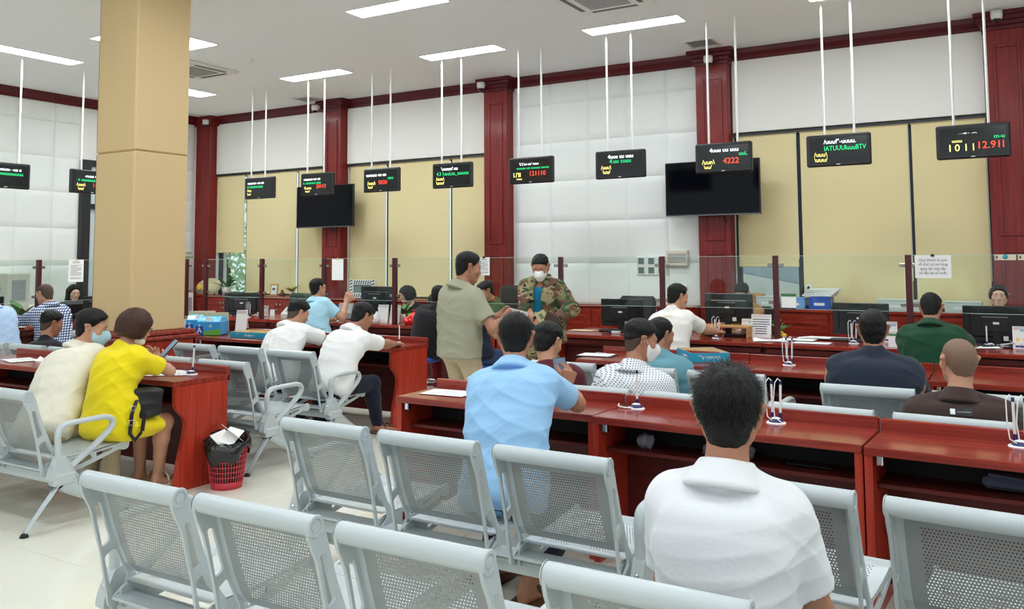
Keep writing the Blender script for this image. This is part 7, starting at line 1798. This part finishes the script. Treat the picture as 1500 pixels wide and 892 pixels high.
# waste basket
t = thing('waste_basket', 'red lattice waste basket with a black liner and paper, by the end panel', 'basket', (-4.86, 4.24, 0))
REDP_ = mat('red lattice plastic', (186, 44, 58), 0.4)
def rad(z): return 0.105+0.035*z/0.30
q = MB(); q.lathe([(0, 0.004), (rad(0), 0.0), (rad(0.05), 0.05), (rad(0.05)-0.004, 0.05), (rad(0)-0.004, 0.008), (0, 0.008)], n=40); obj('bucket_base', q, REDP_, t)
for z in (0.085, 0.12, 0.155, 0.19, 0.225, 0.26, 0.295):
    q = MB(); q.tube([(rad(z)*math.cos(2*PI*k/40), rad(z)*math.sin(2*PI*k/40), z) for k in range(40)], 0.0035, 5, True); obj('hoop', q, REDP_, t)
for k in range(40):
    a = 2*PI*k/40; q = MB(); q.tube([(rad(0.045)*math.cos(a), rad(0.045)*math.sin(a), 0.045), (rad(0.295)*math.cos(a), rad(0.295)*math.sin(a), 0.295)], 0.0032, 5); obj('stave', q, REDP_, t)
q = MB(); vs = []; fs = []; rg = random.Random(5); N_ = 36
for i, (dr, z) in enumerate(((-0.012, 0.03), (-0.01, 0.20), (-0.004, 0.31), (0.014, 0.325), (0.024, 0.28), (0.016, 0.22))):
    for k in range(N_):
        a = 2*PI*k/N_; w = rg.uniform(-0.012, 0.012)*(i > 1); hz = (0.045*math.sin(a*2.0+0.6)+0.03*math.sin(5*a))*(i in (4, 5))+(0.05*max(0, math.sin(a-0.6)) if i in (2, 3) else 0)
        vs.append(((rad(min(z, 0.3))+dr+w)*math.cos(a), (rad(min(z, 0.3))+dr+w)*math.sin(a), z+hz+w*0.6))
for i in range(5):
    for k in range(N_): fs.append((i*N_+k, i*N_+(k+1) % N_, (i+1)*N_+(k+1) % N_, (i+1)*N_+k))
q.add(vs, fs, True); obj('liner_bag', q, mat('black bin liner', (14, 14, 16), 0.22, 0, 0.6, 0.5, 50), t)
for k, (rx, ry, rz, ox, oz) in enumerate(((0.9, 0.25, 0.4, 0.06, 0.36), (0.6, -0.3, 1.2, -0.03, 0.34), (1.1, 0.5, 2.0, 0.08, 0.38))):
    q = MB(); q.box((0, 0, 0), (0.11, 0.17, 0.002), (rx*0.5, ry, rz)); o = obj('waste_paper', q, PAPER, t, (ox, -0.02, oz))
# handbag of the woman in yellow
t = thing('handbag', 'black handbag with a strap on the lap of the woman in yellow', 'bag', (-5.06, 3.70, 0.575))
s_ = Sdf(); s_.ecap((0, 0.02, 0), (0, 0.02, 0.13), 0.085, 0.06, 0.07, 0.045, (0.3, 1, 0), 0.03, rnd=0.03); P_, Q_ = s_.mesh(0.008, None, None, wrinkle(0.008, 90, 1.4))
BAGM = mat('black bag nylon', (16, 16, 18), 0.5, bump=0.2, bscale=60); o = bpy.data.objects.new('bag_body', npmesh('bag_body', [(P_, Q_)], BAGM)); COL.objects.link(o); o.parent = t
q = MB(); pts = [(0.05, -0.08, 0.10), (0.085, -0.14, 0.02), (0.085, -0.15, -0.10), (0.08, -0.11, -0.15), (0.085, -0.06, -0.10), (0.08, -0.04, 0.02)]
for a, b in zip(pts[:-1], pts[1:]):
    a, b = Vector(a), Vector(b); d = (b-a).normalized(); s2 = Vector((0, 1, 0)) if abs(d.y) < 0.7 else Vector((0, 0, 1)); s2 = s2*0.014; n_ = Vector((0.004, 0, 0)); q.add([a-s2, a+s2, b+s2, b-s2, a-s2+n_, a+s2+n_, b+s2+n_, b-s2+n_], [(0, 1, 2, 3), (7, 6, 5, 4), (0, 4, 5, 1), (1, 5, 6, 2), (2, 6, 7, 3), (3, 7, 4, 0)])
st = obj('strap', q, BAGM, t)
for z in (0.06, -0.03): q = MB(); q.tube([(0.098, -0.165, z-0.015), (0.098, -0.125, z-0.015), (0.098, -0.125, z+0.015), (0.098, -0.165, z+0.015)], 0.0025, 5, True); obj('buckle', q, CHROME, st)
# things in hands
def phone(loc, rot, lab):
    t = thing('mobile_phone', lab, 'phone', loc); t.rotation_euler = rot
    q = MB(); q.box((0, 0, 0), (0.074, 0.008, 0.152), None, 0.003); obj('case', q, BLACK, t); q = MB(); q.box((0, -0.0045, 0), (0.068, 0.001, 0.146)); obj('screen', q, mat('lit phone screen', (120, 140, 160), 0.1, emit=0.25), t)
phone((-2.215, 4.235, 0.965), (0.2, -0.1, 0.25), 'black mobile phone held up by the man in light blue')
phone((-5.27, 4.06, 0.955), (-0.75, 0.1, -0.35), 'mobile phone held by the woman in yellow')
def note(loc, rot, lab, mt, w=0.14, h_=0.066, n=2):
    t = thing('banknote', lab, 'banknote', loc, 0, 'banknotes being counted'); t.rotation_euler = rot
    for k in range(n): q = MB(); q.box((0.004*k, 0.002*k, 0.003*k), (w, 0.0012, h_), (0, 0.06*k, 0)); o = obj('note', q, mt, t); q = MB(); q.box((0.004*k, 0.002*k-0.0008, 0.003*k), (w*0.4, 0.0004, h_*0.6), (0, 0.06*k, 0)); obj('print', q, mat('note print', (120, 128, 96), 0.8), o)
NOTE = mat('banknote paper', (198, 196, 150), 0.8)
note((-3.60, 6.12, 1.12), (0.6, 0.2, 0.5), 'white papers held by the olive polo man', PAPER, 0.16, 0.10)
note((-3.66, 6.16, 1.06), (0.5, 0.1, 0.3), 'banknotes held low by the olive polo man', NOTE)
note((-3.97, 7.20, 1.035), (0.2, -0.5, 0.0), 'banknote held by the soldier', NOTE, 0.10, 0.09)
t = thing('wallet', 'brown wallet held open by the soldier', 'wallet', (-3.85, 7.20, 1.01)); t.rotation_euler = (0.2, 0.5, 0.1); q = MB(); q.box((0, 0, 0), (0.16, 0.012, 0.10), None, 0.004); obj('cover', q, mat('brown wallet leather', (70, 52, 46), 0.5), t); q = MB(); q.box((0, 0.008, 0.006), (0.15, 0.003, 0.09)); obj('lining', q, BLACK, t)
t = thing('pen', 'pen held up by the man in light blue and glasses', 'pen', (-7.37, 8.36, 1.12)); t.rotation_euler = (0.3, 0.8, 0); q = MB(); q.tube([(0, 0, -0.07), (0, 0, 0.07)], 0.005, 8); obj('barrel', q, WHITE, t); q = MB(); q.tube([(0, 0, 0.07), (0, 0, 0.085)], [0.004, 0.001], 8); obj('tip', q, BLACK, t)
# crumpled paper in the desk cubbies
for k, (x, y, z, r_, lab) in enumerate(((-1.78, 4.36, 0.577, 0.045, 'crumpled paper ball in the near desk cubby, largest'), (-1.44, 4.40, 0.577, 0.028, 'crumpled paper scrap in the near desk cubby, middle'), (-1.25, 4.36, 0.577, 0.05, 'crumpled plastic in the near desk cubby beside the white polo head'))):
    s_ = Sdf(); s_.ell((0, 0, r_*0.7), (r_, r_*0.9, r_*0.75)); P_, Q_ = s_.mesh(0.006, None, None, wrinkle(0.014, 60+k, 2.6)); o = bpy.data.objects.new('crumpled_paper', npmesh('crumpled_paper', [(P_, Q_)], mat('grey waste paper', (150, 150, 160), 0.8))); COL.objects.link(o); o.location = (x, y, z); tag(o, lab, 'waste paper', 'crumpled papers in the cubbies')
t = thing('cloth_bundle', 'folded grey cloth bundle in the right desk cubby', 'cloth', (-0.10, 4.33, 0.577), 0.05); q = MB(); q.box((0, 0, 0.03), (0.20, 0.10, 0.05), (0, 0.04, 0), 0.015); q.box((0.01, -0.01, 0.06), (0.18, 0.08, 0.012), (0, 0.1, 0), 0.005); obj('fold', q, mat('slate cloth', (84, 88, 108), 0.85, bump=0.4, bscale=30), t)
t = thing('ruler', 'black ruler lying in the near desk cubby', 'ruler', (-0.93, 4.34, 0.577), -0.05); q = MB(); q.box((0, 0, 0.006), (0.22, 0.025, 0.012), None, 0.003); obj('bar', q, BLACK, t)
bpy.context.view_layer.update()
